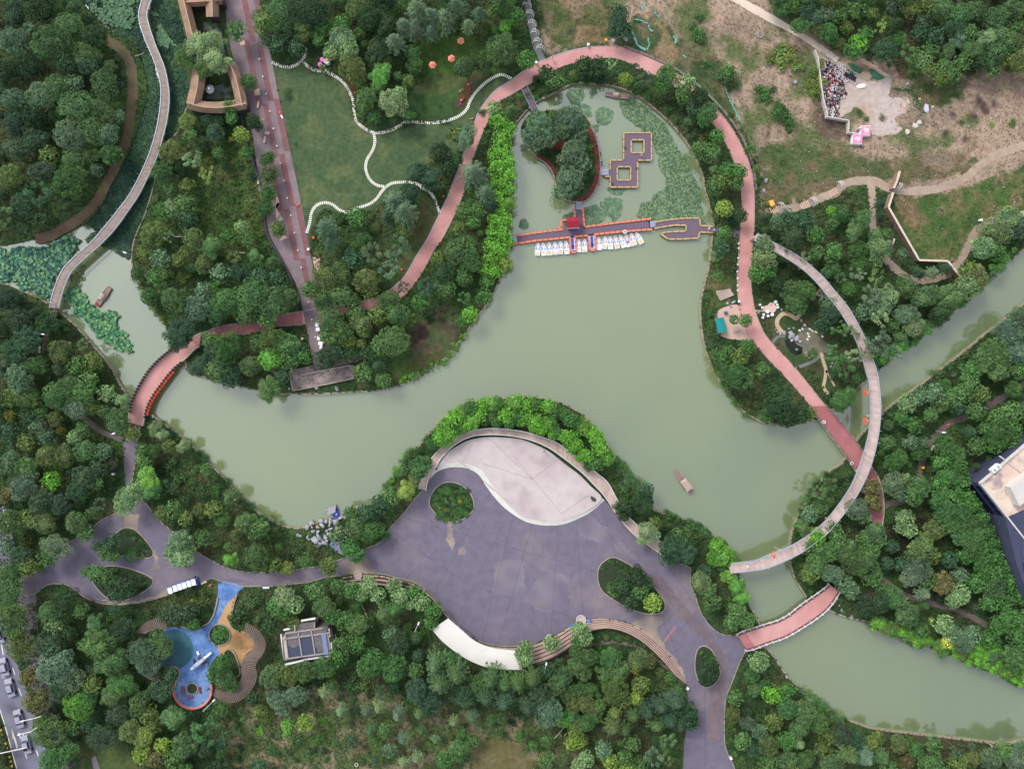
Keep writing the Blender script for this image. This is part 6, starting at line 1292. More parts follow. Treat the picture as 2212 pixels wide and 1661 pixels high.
REEDP = [pl("145,-50 306,-50 304,0 298,30 300,55 312,90 330,133 343,179 344,218 337,269 322,325 298,379 277,420 256,447 226,485 205,500 185,482 222,440 240,400 272,346 292,294 307,243 318,190 305,130 290,95 235,62 160,-10"),
pl("330,-50 380,-50 385,30 400,77 395,130 408,180 402,233 384,282 342,333 335,384 315,455 298,495 287,525 286,548 272,560 262,550 240,530 222,532 215,530 250,492 282,447 302,415 322,379 342,335 361,269 367,218 364,179 355,141 337,97 322,51 319,26 328,0")]
def reeds(name, poly, n, cols, size, z):
 poly = np.array(poly); x0, y0 = poly.min(0); x1, y1 = poly.max(0)
 xs = NR.uniform(x0, x1, n * 4); ys = NR.uniform(y0, y1, n * 4)
 k = pip(xs + (fbm(xs, ys, 14, 61) - .5) * 12, ys + (fbm(xs, ys, 14, 66) - .5) * 12, poly); xs, ys = xs[k][:n], ys[k][:n]; n = len(xs)
 C = np.stack([(xs - CX) * S, (CY - ys) * S, NR.uniform(z, z + .35, n)], 1)
 Q = leaf_quads(C, np.tile(np.array([0, 0, 1.0]), (n, 1)), size * 1.8, size, .5, NR)
 t = sstep(.4, .65, fbm(xs, ys, 45, 81))[:, None]
 a, b = np.array(srgb(*cols[0])), np.array(srgb(*cols[1]))
 me = quads_mesh(name, Q, None, m_leafq, (a * (1 - t) + b * t) * .62 * NR.uniform(.6, 1.4, n)[:, None])
 o = link(name, me); return tag(o, kind='stuff')
for p in REEDP: reeds('reed_bed', p, 24000, [(72, 110, 90), (100, 140, 104)], .13, -.5)
reeds('reed_bed', pl("180,515 205,500 225,490 235,500 215,520 190,530"), 900, [(120, 148, 116), (130, 156, 120)], .1, -.55)
reeds('reed_bed', pl("222,530 260,520 285,530 284,555 262,556 240,540"), 1600, [(120, 150, 118), (130, 158, 122)], .1, -.55)
discs('lotus_leaves', pl("170,-40 300,-40 300,30 285,60 250,60 220,50 190,10"), 900, 2, 3.6, [(104, 142, 104), (90, 130, 96)], z=-.1, zr=.3, dens=(30, .47), rag_=8)
discs('lotus_leaves', pl("322,30 335,30 360,75 380,100 345,105 330,85 322,60"), 260, 2, 3.4, [(116, 152, 112), (96, 136, 100)], z=-.1, zr=.2, dens=(22, .45), rag_=8)
# floating piers
m_pier = mat('violet_deck_boards', srgb(104, 88, 104), var=.08, scale=2, fine=.12)
m_pont = mat('salmon_pontoon', srgb(204, 122, 100), var=.08, rough=.6)
m_yel = mat('yellow_edge_float', srgb(176, 150, 106), var=.08, rough=.6)
def pier(label, deck, edges, em, z=.15, seg=12.0, w=4.6, holes=()):
 root = empty('floating_pier', (0, 0, 0), label=label, cat='pier')
 for d in deck:
  mb = MB(); mb.prism(wpoly(d), -.55, z); mb.build('deck', m_pier, root)
 for e in edges:
  q = [e[0]]
  for u, v in zip(e, e[1:]): q += resample([u, v], min(seg, math.hypot(v[0] - u[0], v[1] - u[1])))[1:]
  for i in range(len(q) - 1):
   (x0, y0), (x1, y1) = q[i], q[i + 1]; L_ = math.hypot(x1 - x0, y1 - y0) * S
   c = P((x0 + x1) / 2, (y0 + y1) / 2, z - .1)
   mb = MB(); mb.box((0, 0, 0), (L_ * .95 + (w * S * .3 if L_ < 1 else 0), w * S, .55), taper=.93)
   o = mb.build('float_block', em, root); o.location = c; o.rotation_euler.z = math.atan2(-(y1 - y0), x1 - x0)
 return root
pr1 = pier('long floating pier edged with salmon pontoon blocks where the pedal boats moor',
[pl("1116,511 1216,498 1216,496 1245,494 1246,456 1258,456 1259,495 1400,478 1403,495 1256,508 1116,525")],
[pl("1109,510 1120,509 1160,503 1216,496"), pl("1205,494 1212,490 1213,477 1240,473 1240,452"), pl("1259,450 1260,470 1263,491"), pl("1263,491 1340,481 1407,473"), pl("1108,528 1160,520 1232,513"), pl("1240,512 1270,509"), pl("1283,507 1340,501 1408,496"),
pl("1231,516 1233,546 1244,545 1242,513"), pl("1271,510 1274,541 1287,540 1285,508")], m_pont)
o = empty('gangplank', P(1111, 518, 0), label='grey gangplank at the left end of the floating pier', cat='gangplank'); mb = MB(); mb.box((0, 0, .3), (1.2, 1.5, .1), .12); mb.build('ramp', m_rail, o)
for d in (-.8, .8): mb = MB(); mb.tube([(-.6, d, .9), (.6, d, .95)], .05); mb.build('handrail', m_rail, o)
for (x, y, w, h_, a, lb) in ((1409, 485, 10, 13, .1, 'grey metal gangplank joining the salmon pier to the zigzag pier'), (1250, 445, 11, 17, 0, 'grey ribbed gangplank between the pond island and the pier'), (1306, 373, 17, 13, 0, 'pale blue ribbed gangplank between the island and the square deck'), (1144, 217, 14, 52, .45, 'dark ramp with railings running from the ring path to the island')):
 o = empty('gangplank', P(x, y, 0), a, label=lb, cat='gangplank')
 mm = m_pier if h_ > 40 else mat('pale_blue_metal', srgb(156, 162, 184), var=.06)
 n_ = 9
 for i in range(n_):
  mb = MB()
  if w > h_: mb.box(((i - (n_ - 1) / 2) * w * S / n_, 0, .35), (w * S / n_ * .8, h_ * S, .08))
  else: mb.box((0, (i - (n_ - 1) / 2) * h_ * S / n_, .35), (w * S, h_ * S / n_ * (.8 if h_ < 40 else .97), .08))
  mb.build('slat', mm, o)
 for d in (-1, 1):
  mb = MB()
  if w > h_: mb.tube([(-w * S / 2, d * h_ * S / 2, 1.1), (w * S / 2, d * h_ * S / 2, 1.1)], .05)
  else: mb.tube([(d * w * S / 2, -h_ * S / 2, 1.1), (d * w * S / 2, h_ * S / 2, 1.1)], .05)
  mb.build('handrail', m_rail, o)
zz = pl("1412,481 1434,477 1456,474 1480,472 1511,472 1512,488 1540,490 1598,500 1597,515 1563,509 1540,503 1511,502 1508,515 1443,517 1427,506 1438,502 1481,500 1482,487 1456,487 1412,494")
pier('violet zigzag pier with yellow edging at the right of the boat dock', [zz], [zz[0:6][:5] + [(1513, 488)], pl("1512,488 1540,490"), pl("1540,503 1511,502 1508,515 1475,517 1443,517 1427,506 1438,502 1481,500 1482,487 1456,487 1412,494")], m_yel, w=3.4, seg=14)
def band(x0, y0, x1, y1): return [(x0, y0), (x1, y0), (x1, y1), (x0, y1)]
sq = pier('violet double square deck on the pond with yellow edging', [
 band(1348, 288, 1407, 302), band(1348, 302, 1362, 331), band(1391, 302, 1407, 331), band(1348, 331, 1407, 346.9), band(1318, 347, 1376, 360), band(1318, 360, 1332, 390), band(1362, 360, 1376, 390), band(1318, 390, 1376, 404), band(1306, 369, 1318, 381)],
 [pl("1347,346 1347,288 1407,288 1407,347 1377,347"), pl("1377,350 1377,405 1318,405 1318,382 1306,382"), pl("1318,368 1318,347 1346,347"), pl("1363,303 1391,303 1391,331 1363,331 1363,304"), pl("1333,361 1362,361 1362,390 1333,390 1333,362")], m_yel, w=3.0, seg=14)
for x, y in pl("1350,320 1376,365 1323,397"):
 o = link('clipped_shrub', CR['ball'][0]); o.location = P(x, y, .3); o.scale = (.33, .33, .3); o.color = (.05, .12, .03, 1)
 tag(o, 'tiny green potted ball shrub on the %s of the double square deck' % {1350: 'upper left edge', 1376: 'right middle edge', 1323: 'bottom left corner'}[int(x)], 'shrub')
m_isl = mat('oxblood_walkway', srgb(118, 50, 50), var=.1, fine=.12)
for s_, w, lb in (("1270,276 1281,296 1288,325 1291,355 1289,385 1281,408 1266,426 1246,436", 12, 'curved dark red walkway along the right shore of the pond island'), ("1160,336 1178,347 1192,361 1203,382", 9, 'short curved dark red walkway on the left shore of the pond island'), ("1192,322 1205,318 1220,308", 16, 'dark red paved spot between the island trees')):
 o = empty('red_walkway', (0, 0, 0), label=lb, cat='walkway')
 c = catmull(pl(s_), 5); a, b = strip(c, w); mb = MB(); ribbon(mb, a, b, 0, .25); mb.build('deck', m_isl, o)
 if w < 15: mb = MB(); mb.tube([P(x, y, 1.2) for x, y in (a if w > 10 else b)], .06, 5); mb.build('handrail', m_rail, o)
# kiosk
m_redroof = mat('crimson_roof', srgb(142, 36, 52), var=.08)
o = empty('ticket_kiosk', P(1236, 486, 0), .04, label='small crimson roofed ticket kiosk on the salmon pier', cat='kiosk')
mb = MB(); mb.box((0, 0, 1.3), (2.5, 2.2, 2.2)); mb.build('wall', mat('blue_kiosk_wall', srgb(90, 80, 150)), o)
rf = MB(); w_, d_ = 1.55, 1.3
rf.add([(-w_, -d_, 2.4), (w_, -d_, 2.4), (w_, d_, 2.4), (-w_, d_, 2.4), (-w_, .3, 3.0), (w_, .3, 3.0)], [(0, 1, 5, 4), (2, 3, 4, 5), (0, 4, 3), (1, 2, 5), (3, 2, 1, 0)]); rf.build('roof', m_redroof, o)
mb = MB(); mb.box((0, -1.35, 2.36), (3.1, .1, .1)); mb.build('gutter', m_rail, o)
# pedal boats
def boat_outline(L_, W, n=10, bow=.5):
 pts = []
 for i in range(n + 1):
  t = i / n; w = W / 2 * (1 - max(0, (t - (1 - bow)) / bow) ** 2.3) * (.92 + .08 * math.sin(t * 3)); pts.append((w, -L_ / 2 + t * L_))
 return pts + [(-x, y) for x, y in pts[::-1]][1:]
def hull(L_, W, m, name='hull', parent=None, h0=-.15, h1=.4, bow=.5):
 out = boat_outline(L_, W, 10, bow); n = len(out); mb = MB()
 inn = [(x * .86, y * .93) for x, y in out]
 lo = [(x * .7, y * .85) for x, y in out]
 V = [(x, y, h0) for x, y in lo] + [(x, y, h1) for x, y in out] + [(x, y, h1) for x, y in inn] + [(x * .98, y * .98, h1 - .2) for x, y in inn]
 F = []
 for a in range(3):
  for i in range(n): j = (i + 1) % n; F.append((a * n + i, a * n + j, (a + 1) * n + j, (a + 1) * n + i))
 F.append(tuple(range(3 * n, 4 * n))); F.append(tuple(range(n - 1, -1, -1)))
 mb.add(V, F); return mb.build(name, m, parent)
m_bw = mat('white_gelcoat', srgb(232, 232, 238), var=.02, rough=.35)
m_bb = mat('sky_blue_seat', srgb(120, 164, 214), var=.05, rough=.5); m_bd = mat('deep_blue_trim', srgb(50, 84, 190), var=.05)
m_bo = mat('apricot_seat', srgb(240, 196, 130), var=.05, rough=.5); m_br = mat('red_trim', srgb(190, 40, 70), var=.05); m_bor = mat('orange_trim', srgb(226, 140, 90), var=.05)
def disc(mb, x, y, z, r, n=12, h=.08, col=(1, 1, 1)):
 return mb.prism([(x + r * math.cos(t), y + r * math.sin(t)) for t in np.linspace(0, 2 * math.pi, n, endpoint=False)], z, z + h, col)
def make_boat(style):
 r = empty('pedal_boat')
 hull(3.15, 1.32, m_bw if style != 'red' else m_bw, parent=r)
 mb = MB(); mb.prism([(-.12, 1.15), (.12, 1.15), (0, 1.36)], .38, .44); mb.build('bow_cap', m_bd if style != 'red' else m_br, r)
 for s in (-1, 1):
  mb = MB(); mb.box((s * .12, 1.0, .43), (.14, .05, .05), s * .3); mb.build('bow_fitting', m_bd if style != 'red' else m_br, r)
  mb = MB(); mb.box((s * .34, .62, .36), (.15, .34, .14), s * .12); mb.build('armrest', m_bor if style != 'red' else m_br, r)
  mb = MB(); mb.box((s * .32, .12, .34), (.34, .34, .22), taper=.85); mb.build('seat', m_bb, r)
  if style == 'red': mb = MB(); disc(mb, s * .34, -.85, .38, .12, 8); mb.build('cap', m_br, r)
 if style == 'two': parts = ((-.55, .2), (-1.05, .36))
 elif style == 'one': parts = ((-.62, .22),)
 elif style == 'back': parts = ((-1.05, .38),)
 elif style == 'none': parts = ()
 else: parts = ((-.35, .3),)
 for y, h_ in parts:
  mb = MB(); mb.box((0, y, .36), (.8, h_, .16), taper=.92); mb.build('bench', m_bo if style != 'red' else m_br, r)
 if style == 'none': mb = MB(); mb.box((0, -.6, .36), (.8, .12, .08)); mb.build('bench', m_bw, r)
 return r
protos = {}
BOATS = [((225, 440), (218, 548), 'back'), ((268, 440), (275, 550), 'one'), ((320, 435), (322, 548), 'two'), ((372, 430), (370, 543), 'back'), ((420, 425), (418, 538), 'two'), ((465, 425), (475, 535), 'one'), ((575, 408), (575, 520), 'one'), ((627, 405), (627, 518), 'back'),
((748, 390), (752, 500), 'none'), ((808, 380), (797, 493), 'two'), ((845, 382), (853, 495), 'one'), ((888, 378), (912, 490), 'two'), ((930, 372), (972, 482), 'one'), ((980, 365), (1015, 475), 'red'), ((1028, 355), (1062, 462), 'two'), ((1070, 350), (1122, 445), 'two')]
BL = ['white pedal boat with blue seats at the far left end of the boat row', 'white pedal boat second from the left in the left group of six', 'white pedal boat third from the left in the left group of six', 'white pedal boat fourth from the left in the left group of six', 'white pedal boat fifth from the left in the left group of six', 'white pedal boat beside the left blue float, last of the left six',
'white pedal boat left one of the pair between the blue floats', 'white pedal boat right one of the pair between the blue floats', 'plain white pedal boat without a yellow bench, right of the right blue float', 'white pedal boat second in the right group, leaning left', 'white pedal boat third in the right group of eight', 'white pedal boat fourth in the right group of eight', 'white pedal boat just left of the red trimmed one', 'white pedal boat with red trim and red bench', 'white pedal boat just right of the red trimmed one', 'white pedal boat most tilted, at the right end of the row']
for (b0, s0, st_), lb in zip(BOATS, BL):
 if st_ not in protos: protos[st_] = make_boat(st_); o = protos[st_]
 else: o = copy_tree(protos[st_])
 bx, by_, sx, sy = 1106 + b0[0] / 4 - 552.75 * 0, 415 + b0[1] / 4, 1106 + s0[0] / 4, 415 + s0[1] / 4
 p = P((bx + sx) / 2, (by_ + sy) / 2, 0); o.location = (p.x, p.y, -.35)
 o.rotation_euler.z = math.atan2(-(by_ - sy), bx - sx) - math.pi / 2
 tag(o, lb, 'pedal boat', 'pedal boats moored along the salmon pier')
for (x, y, lb) in ((1236.5, 528, 'left blue boarding float with white frame among the pedal boats'), (1278.5, 524, 'right blue boarding float with white frame among the pedal boats')):
 o = empty('boarding_float', P(x, y, 0), .06, label=lb, cat='float')
 mb = MB(); mb.box((0, 0, .0), (.8, 3.0, .35)); mb.build('deck', m_bd, o)
 for d in (-.45, .45): mb = MB(); mb.box((d, 0, .25), (.12, 3.1, .12)); mb.build('side_rail', m_white, o)
 mb = MB(); mb.box((0, -1.5, .25), (.78, .12, .12)); mb.build('end_rail', m_white, o)
 mb = MB(); mb.box((.05, -.5, .3), (.35, .45, .25)); mb.build('winch_box', m_black, o)
# wooden sampans
m_wood = mat('grey_boat_timber', srgb(132, 112, 104), var=.2, scale=3, fine=.2); m_mat = mat('woven_canopy', srgb(168, 146, 136), var=.12, scale=4)
def sampan(x, y, L_, W, ang, lb, cab0, cab1, style):
 o = empty('wooden_boat', P(x, y, 0), ang, label=lb, cat='boat'); o.location.z = -.4
 out = [(-W * .38, -L_ / 2), (W * .38, -L_ / 2), (W * .5, -L_ * .2), (W * .5, L_ * .2), (W * .34, L_ / 2), (-W * .34, L_ / 2), (-W * .5, L_ * .2), (-W * .5, -L_ * .2)]
 mb = MB(); mb.prism(out, -.2, .35); mb.build('hull', m_wood, o)
 for i, t in enumerate(np.linspace(-.44, .44, 12)):
  if cab0 < t * L_ < cab1: continue
  mb = MB(); mb.box((0, t * L_, .38), (W * .74, L_ * .06, .06)); mb.build('plank', m_wood, o)
 for s in (-1, 1): mb = MB(); mb.tube([(s * W * .36, -L_ / 2, .42), (s * W * .48, 0, .42), (s * W * .33, L_ / 2, .42)], .07, 5); mb.build('gunwale', m_mat, o)
 mb = MB(); n = 8
 if style == 'arch':
  v = [(W * .48 * math.cos(t), y_, .4 + .75 * math.sin(t)) for y_ in (cab0, cab1) for t in np.linspace(0, math.pi, n + 1)]
  f = [(i, i + 1, n + 1 + i + 1, n + 1 + i) for i in range(n)]
  mb.add(v, f); c = mb.build('cabin_roof', m_mat, o); md = c.modifiers.new('s', 'SOLIDIFY'); md.thickness = .06
 else:
  w2 = W * .58
  mb.add([(-w2, cab0, 1.0), (w2, cab0, 1.0), (w2, cab1, 1.0), (-w2, cab1, 1.0), (0, cab0 + .5, 1.45), (0, cab1 - .5, 1.45)], [(0, 1, 4), (1, 2, 5, 4), (2, 3, 5), (3, 0, 4, 5), (3, 2, 1, 0)]); mb.build('cabin_roof', m_mat, o)
  for sx in (-1, 1):
   for yy in (cab0 + .15, cab1 - .15): mb = MB(); mb.box((sx * W * .45, yy, .7), (.08, .08, .7)); mb.build('post', m_wood, o)
 return o
b1 = sampan(222, 641, 5.6, 1.45, -.63, 'old wooden boat with arched cabin moored among the lotus on the left pond', -.8, .9, 'arch')
mb = MB(); mb.box((0, -2.3, .5), (.8, .5, .25)); mb.build('red_bow_box', m_redroof, b1)
sampan(1477, 1040, 7.0, 1.5, .62, 'wooden boat with pitched mat roof alone on the open lower lake', -2.6, .6, 'hip')
sampan(1334, 206.5, 5.8, 1.15, math.radians(82), 'wooden boat with small cabin moored at the top of the round pond', -.2, 1.2, 'arch')
o = empty('rowing_boat', P(726, 1110, 0), -.12, label='small blue rowing boat beside the flat rock of the rockery', cat='boat'); o.location.z = -.4
hull(2.9, 1.1, mat('blue_boat_paint', srgb(52, 66, 170), var=.06, rough=.4), parent=o, bow=.35)
for y in (-.9, -.3, .5): mb = MB(); mb.box((0, y, .3), (.85, .22, .08)); mb.build('thwart', mat('pale_blue_paint', srgb(90, 106, 200)), o)
mb = MB(); mb.box((.1, .0, .42), (.3, .2, .12)); mb.build('cushion', m_white, o)
# orange float clusters by the raised boardwalk
for (x, y, lb) in ((1871, 847, 'upper cluster of orange floats beside the raised boardwalk'), (1870, 908, 'lower cluster of orange floats beside the raised boardwalk'), (1671, 1197, 'orange float cluster beside the lower left sweep of the boardwalk')):
 o = empty('float_cluster', P(x, y, 4.2 if y > 0 else 0), label=lb, cat='float')
 for dx, dy in ((-.45, 0), (.0, .5), (.1, -.35), (.05, -.75)):
  mb = MB(); mb.box((dx, dy, 0), (.55, .42, .4), R.uniform(-.3, .3), taper=.8); mb.build('float_block', m_orange, o)
 mb = MB(); mb.tube([(.1, 0, .0), (.9, -.05, .1)], .06); mb.build('arm', m_railw, o)
# thatched courtyard building
m_thatch = mat('brown_thatch', srgb(146, 118, 98), var=.2, scale=3.5, rgb2=srgb(130, 106, 88), s2=.5, fine=.3, bump=.6)
m_thr = mat('thatch_ridge', srgb(176, 146, 124), var=.12)
m_wallw = mat('dark_timber_wall', srgb(66, 58, 60), var=.15)
thb = empty('courtyard_building', (0, 0, 0), label='courtyard building with brown thatched gallery roofs left of the promenade', cat='building')
def wing(line, w, z0=3.2, z1=4.7):
 a, b = offset(line, w / 2), offset(line, -w / 2)
 mb = MB(); n = len(line); V = []; F = []
 for i in range(n):
  V += [P(*a[i], z0), P(*line[i], z1), P(*b[i], z0)]
  V[-3].z = z0; V[-1].z = z0
 for i in range(n - 1):
  k = i * 3; F += [(k, k + 1, k + 4, k + 3), (k + 1, k + 2, k + 5, k + 4), (k, k + 3, k + 5, k + 2)]
 F += [(0, 2, 1), (3 * n - 3, 3 * n - 2, 3 * n - 1)]
 mb.add(V, F); r_ = mb.build('roof', m_thatch, thb)
 mb = MB(); mb.tube([P(x, y, z1 + .03) for x, y in line], .14, 6); mb.build('ridge', m_thr, r_)
 mb = MB(); ribbon(mb, [tuple(q) for q in offset(line, w / 2 - 5)], [tuple(q) for q in offset(line, -w / 2 + 5)], 0, 3.15); mb.build('wall', m_wallw, thb)
wing(pl("389,-30 400,14 417,82 420,100"), 25)
wing(pl("402,5 430,4 458,2 480,0"), 22, 3.2, 4.6)
wing(pl("458,-40 458,0 459,37"), 28, 3.6, 5.4)
wing(pl("431,150 426,190 417,228"), 31)
wing(catmull(pl("405,222 436,231 470,233 500,230 531,224"), 12), 25, 3.2, 4.65)
wing(catmull(pl("523,230 517,200 508,165 496,138"), 12), 25)
# court: paved patches, parasols
for x, y, r_, lb in ((461, 201, 10, 'round pale parasol table in the courtyard, lower one'), (452, 167, 9, 'round pale parasol table in the courtyard, half under the tree')):
 o = empty('garden_parasol', P(x, y, 0), label=lb, cat='parasol')
 mb = MB(); n = 8; V = [(r_ * S * math.cos(t), r_ * S * math.sin(t), 2.2) for t in np.linspace(0, 2 * math.pi, n, endpoint=False)] + [(0, 0, 2.7)]
 mb.add(V, [(i, (i + 1) % n, n) for i in range(n)] + [tuple(range(n - 1, -1, -1))]); mb.build('canopy', mat('translucent_grey', srgb(150, 152, 158), var=.1), o)
 mb = MB(); mb.tube([(0, 0, 0), (0, 0, 2.6)], .05); mb.build('pole', m_rail, o); mb = MB(); disc(mb, 0, 0, 2.68, .22); mb.build('cap', m_white, o)
for p in (pl("450,190 500,178 503,212 440,215"), pl("440,50 470,45 470,75 440,70")):
 sheet('courtyard_floor', p, .06, mat('court_paving', srgb(104, 108, 102), var=.2, scale=1.5))
# orange umbrellas, lawn things
m_umb = mat('salmon_umbrella', srgb(214, 122, 104), var=.04); m_umb2 = mat('light_salmon_umbrella', srgb(226, 142, 124), var=.04)
for x, y, lb in ((934, 140, 'left orange hexagonal umbrella in the green slope'), (975, 126, 'middle orange hexagonal umbrella in the green slope'), (995, 88, 'uppermost orange hexagonal umbrella in the green slope')):
 o = empty('sun_umbrella', P(x, y, 2.5), R.random(), label=lb, cat='umbrella'); o.location.z = 0
 rr = 8.2 * S
 for i in range(6):
  t0, t1 = i * math.pi / 3, (i + 1) * math.pi / 3
  mb = MB(); A_, B_ = (rr * math.cos(t0), rr * math.sin(t0), 2.3), (rr * math.cos(t1), rr * math.sin(t1), 2.3)
  mb.add([A_, B_, (0, 0, 2.85), (A_[0], A_[1], 2.25), (B_[0], B_[1], 2.25), (0, 0, 2.8)], [(0, 1, 2), (5, 4, 3), (0, 3, 4, 1)]); mb.build('canopy_panel', m_umb if i % 2 else m_umb2, o)
 mb = MB(); mb.tube([(0, 0, 0), (0, 0, 2.8)], .04); mb.build('pole', m_rail, o)
m_pinkp = mat('pink_paint', srgb(226, 130, 190)); m_bluep = mat('blue_paint', srgb(60, 120, 210)); m_gold = mat('golden_paint', srgb(230, 170, 50))
o = empty('playhouse_sculpture', P(700, 138, 0), label='white, pink and yellow playhouse sculpture beside the upper stepping stones', cat='sculpture')
for (x, y, w, h_, z, m) in ((-.2, .6, .9, .8, 1.0, m_pinkp), (.9, .2, 1.3, 1.3, 1.1, m_white), (-.8, -.5, 1.0, .9, .8, m_pinkp), (-.2, -.9, .8, .6, .6, m_white), (1.1, .5, .7, .5, 1.5, m_gold), (-.5, .9, .4, .4, .8, m_gold)):
 mb = MB(); disc(mb, x, y, 0, w / 2 + .1, 8, z); mb.build('block', m, o)
mb = MB(); mb.box((.35, .6, 1.5), (.12, 1.9, .1), .2); mb.build('beam', m_bluep, o)
ico = {}
def rock_mesh(seed, m):
 b_ = bmesh.new(); bmesh.ops.create_icosphere(b_, subdivisions=2, radius=1); rs = random.Random(seed)
 ds = [(Vector((rs.gauss(0, 1), rs.gauss(0, 1), rs.gauss(0, 1))).normalized(), rs.uniform(.45, .85)) for _ in range(13)]
 for v in b_.verts:
  n = v.co.normalized(); k = 1.0
  for d, c in ds:
   q = n.dot(d)
   if q > c: k = min(k, c / q)
  v.co = n * (k + rs.uniform(-.05, .05))
 me = bpy.data.meshes.new('rock'); b_.to_mesh(me); b_.free(); me.materials.append(m); return me
m_rock = mat('pale_lake_rock', srgb(152, 151, 160), var=.22, scale=3.5, spot=srgb(90, 88, 98), spots=4, spotamt=.6, bump=.6)
m_rockt = mat('tan_rock', srgb(160, 142, 124), var=.22, scale=3)
RM = [rock_mesh(i, m_rock) for i in range(6)]; RMT = [rock_mesh(20 + i, m_rockt) for i in range(2)]
rocks = []
def rock(x, y, s, label, hh=.7, meshes=None, g=None):
 o = link('rock', R.choice(meshes or RM)); o.location = P(x, y, s * .2); o.scale = (s * R.uniform(.8, 1.25), s * R.uniform(.7, 1.0), s * hh * R.uniform(.8, 1.3)); o.rotation_euler = (R.uniform(-.2, .2), R.uniform(-.2, .2), R.uniform(0, 6.28))
 rocks.append(dict(o=o, x=x, label=label)); return o
def rk(px_, py_): return 637 + px_ * .0720, 1070.6 + py_ * .0720
for (px_, py_, s) in ((500, 840, .6), (370, 950, .55), (520, 930, .45), (550, 1060, .5), (700, 1090, .5), (800, 770, .6), (820, 890, .7), (940, 790, .5), (1070, 720, .4), (1060, 800, .5), (1220, 790, .75), (1370, 670, .75), (1490, 500, .5), (1510, 640, .5), (1030, 880, .4), (1060, 1000, .55), (1350, 930, .5), (1400, 1050, .6), (960, 1050, .45), (1030, 1150, .6), (890, 1190, .5), (930, 1270, .6), (1080, 1240, .5), (1260, 1210, .65),
(1130, 1320, .45), (1290, 1110, .4), (1560, 1060, .6), (1470, 1130, .45), (600, 1330, .9), (730, 1240, .7), (670, 1380, .6), (720, 1470, .9), (640, 1500, .6), (870, 1410, .6), (960, 1350, .6), (430, 1300, .4), (380, 1250, .5), (950, 1430, .5), (1850, 370, .45), (2020, 320, .5), (1540, 1230, .4), (100, 1190, .5), (160, 1200, .4)):
 x, y = rk(px_, py_); col_ = ['upper row', 'middle', 'lower row'][min(2, max(0, int((py_ - 600) // 320)))]
 rock(x, y, s * 1.3, 'pale lake rock in the %s of the grey rockery' % col_)
for (px_, py_, s) in ((1230, 970, .7), (690, 920, .6), (820, 1330, .5), (1110, 620, .3)):
 x, y = rk(px_, py_); rock(x, y, s, 'tan rock in the grey rockery by the lake', meshes=RMT)
o = mesh_obj('flat_rock', *(lambda pts: ([(p[0], p[1], -.5) for p in pts] + [(p[0] * 1, p[1], .35) for p in pts], [tuple(range(len(pts) - 1, -1, -1)), tuple(range(len(pts), 2 * len(pts)))] + [(i, (i + 1) % len(pts), (i + 1) % len(pts) + len(pts), i + len(pts)) for i in range(len(pts))]))(wpoly([rk(*q) for q in ((995, 360), (1110, 330), (1235, 280), (1225, 490), (1100, 530), (1065, 580), (965, 540), (985, 450))][::-1])), m_rock)
tag(o, 'large flat pale rock slab in the water beside the blue boat', 'rock')
rock(*rk(925, 470), .6, 'pale boulder at the left end of the flat slab in the water')
mb = MB(); mb.prism(wpoly([rk(*q) for q in ((1040, 1440), (1110, 1380), (1230, 1290), (1340, 1260), (1490, 1190), (1480, 1290), (1400, 1380), (1350, 1480), (1380, 1590), (1500, 1680), (1420, 1760), (1180, 1640), (1090, 1520))]), 0, .25)
o = mb.build('slate_slab', mat('blue_grey_slate', srgb(116, 120, 146), var=.14, scale=1, fine=.14)); tag(o, 'blue-grey slate landing slab behind the grey rockery', 'slab')
for (x, y, s, lb) in ((684, 837, .75, 'pale rock on the shore just below the concrete landing stage'), (727, 839, .8, 'pale pointed rock on the shore right of the one below the landing stage'), (625, 840, .45, 'grey rock at the left foot of the landing stage'), (829, 809, .4, 'small pale rock on the grass right of the landing stage'), (813, 217, .8, 'grey boulder between the two big trees on the lawn'), (331, 900, .7, 'grey rock at the foot of the left pink bridge'), (347, 925, .6, 'grey rock in the shrubs south of the left pink bridge'),
     (393, 957, .5, 'grey rock in the pale shrubs on the lower left shore'), (1351, 85, .9, 'upright white rock by the netted tree inside the ring path'), (1326, 90, .8, 'flat grey rock by the netted tree outside the ring path'), (1338, 82, .4, 'small dark rock left of the white upright rock'), (1578, 662, .5, 'blue-grey rock beside the sand court, lower one'), (1585, 653, .6, 'blue-grey rock heap beside the sand court'), (1572, 656, .5, 'blue-grey rock left of the heap by the sand court'), (1655, 390, .8, 'pale rocks on the outer bank of the ring path'),
     (1650, 412, .7, 'pale rock left of the gravel path stairs'), (1562, 345 + 810, .3, 'tiny rock')):
 if lb != 'tiny rock': rock(x, y, s, lb)
for (px_, py_, s) in ((630, 890, .4), (1070, 1130, .5), (800, 1310, .45), (900, 1295, .35), (690, 1410, .65), (600, 1440, .5), (540, 1390, .45), (980, 1530, .9), (850, 1430, .9), (900, 1490, .8), (820, 1500, .7), (1040, 1600, .7), (860, 1580, .6), (500, 1330, .3), (1010, 945, .4)):
 x, y = 1628 + px_ * .0960, 584 + py_ * .0960
 rock(x, y, s, 'pale rock round the rock garden pool' if py_ > 1250 else 'pale rock beside the cream garden path')
for (x, y, s) in ((1721, 755, .4), (1741, 762, .4), (1750, 772, .5), (1783, 762, .4), (1795, 792, .4), (1798, 785, .4)): rock(x, y, s, 'grey rock on the lawn below the rock garden pool')
for (x, y, s) in ((1700, 1461, .6), (1697, 1452, .4), (1841, 1331, .5), (1818, 1318, .6), (1812, 1308, .4)): rock(x, y, s, 'pale rock at the edge of the lower right lake')
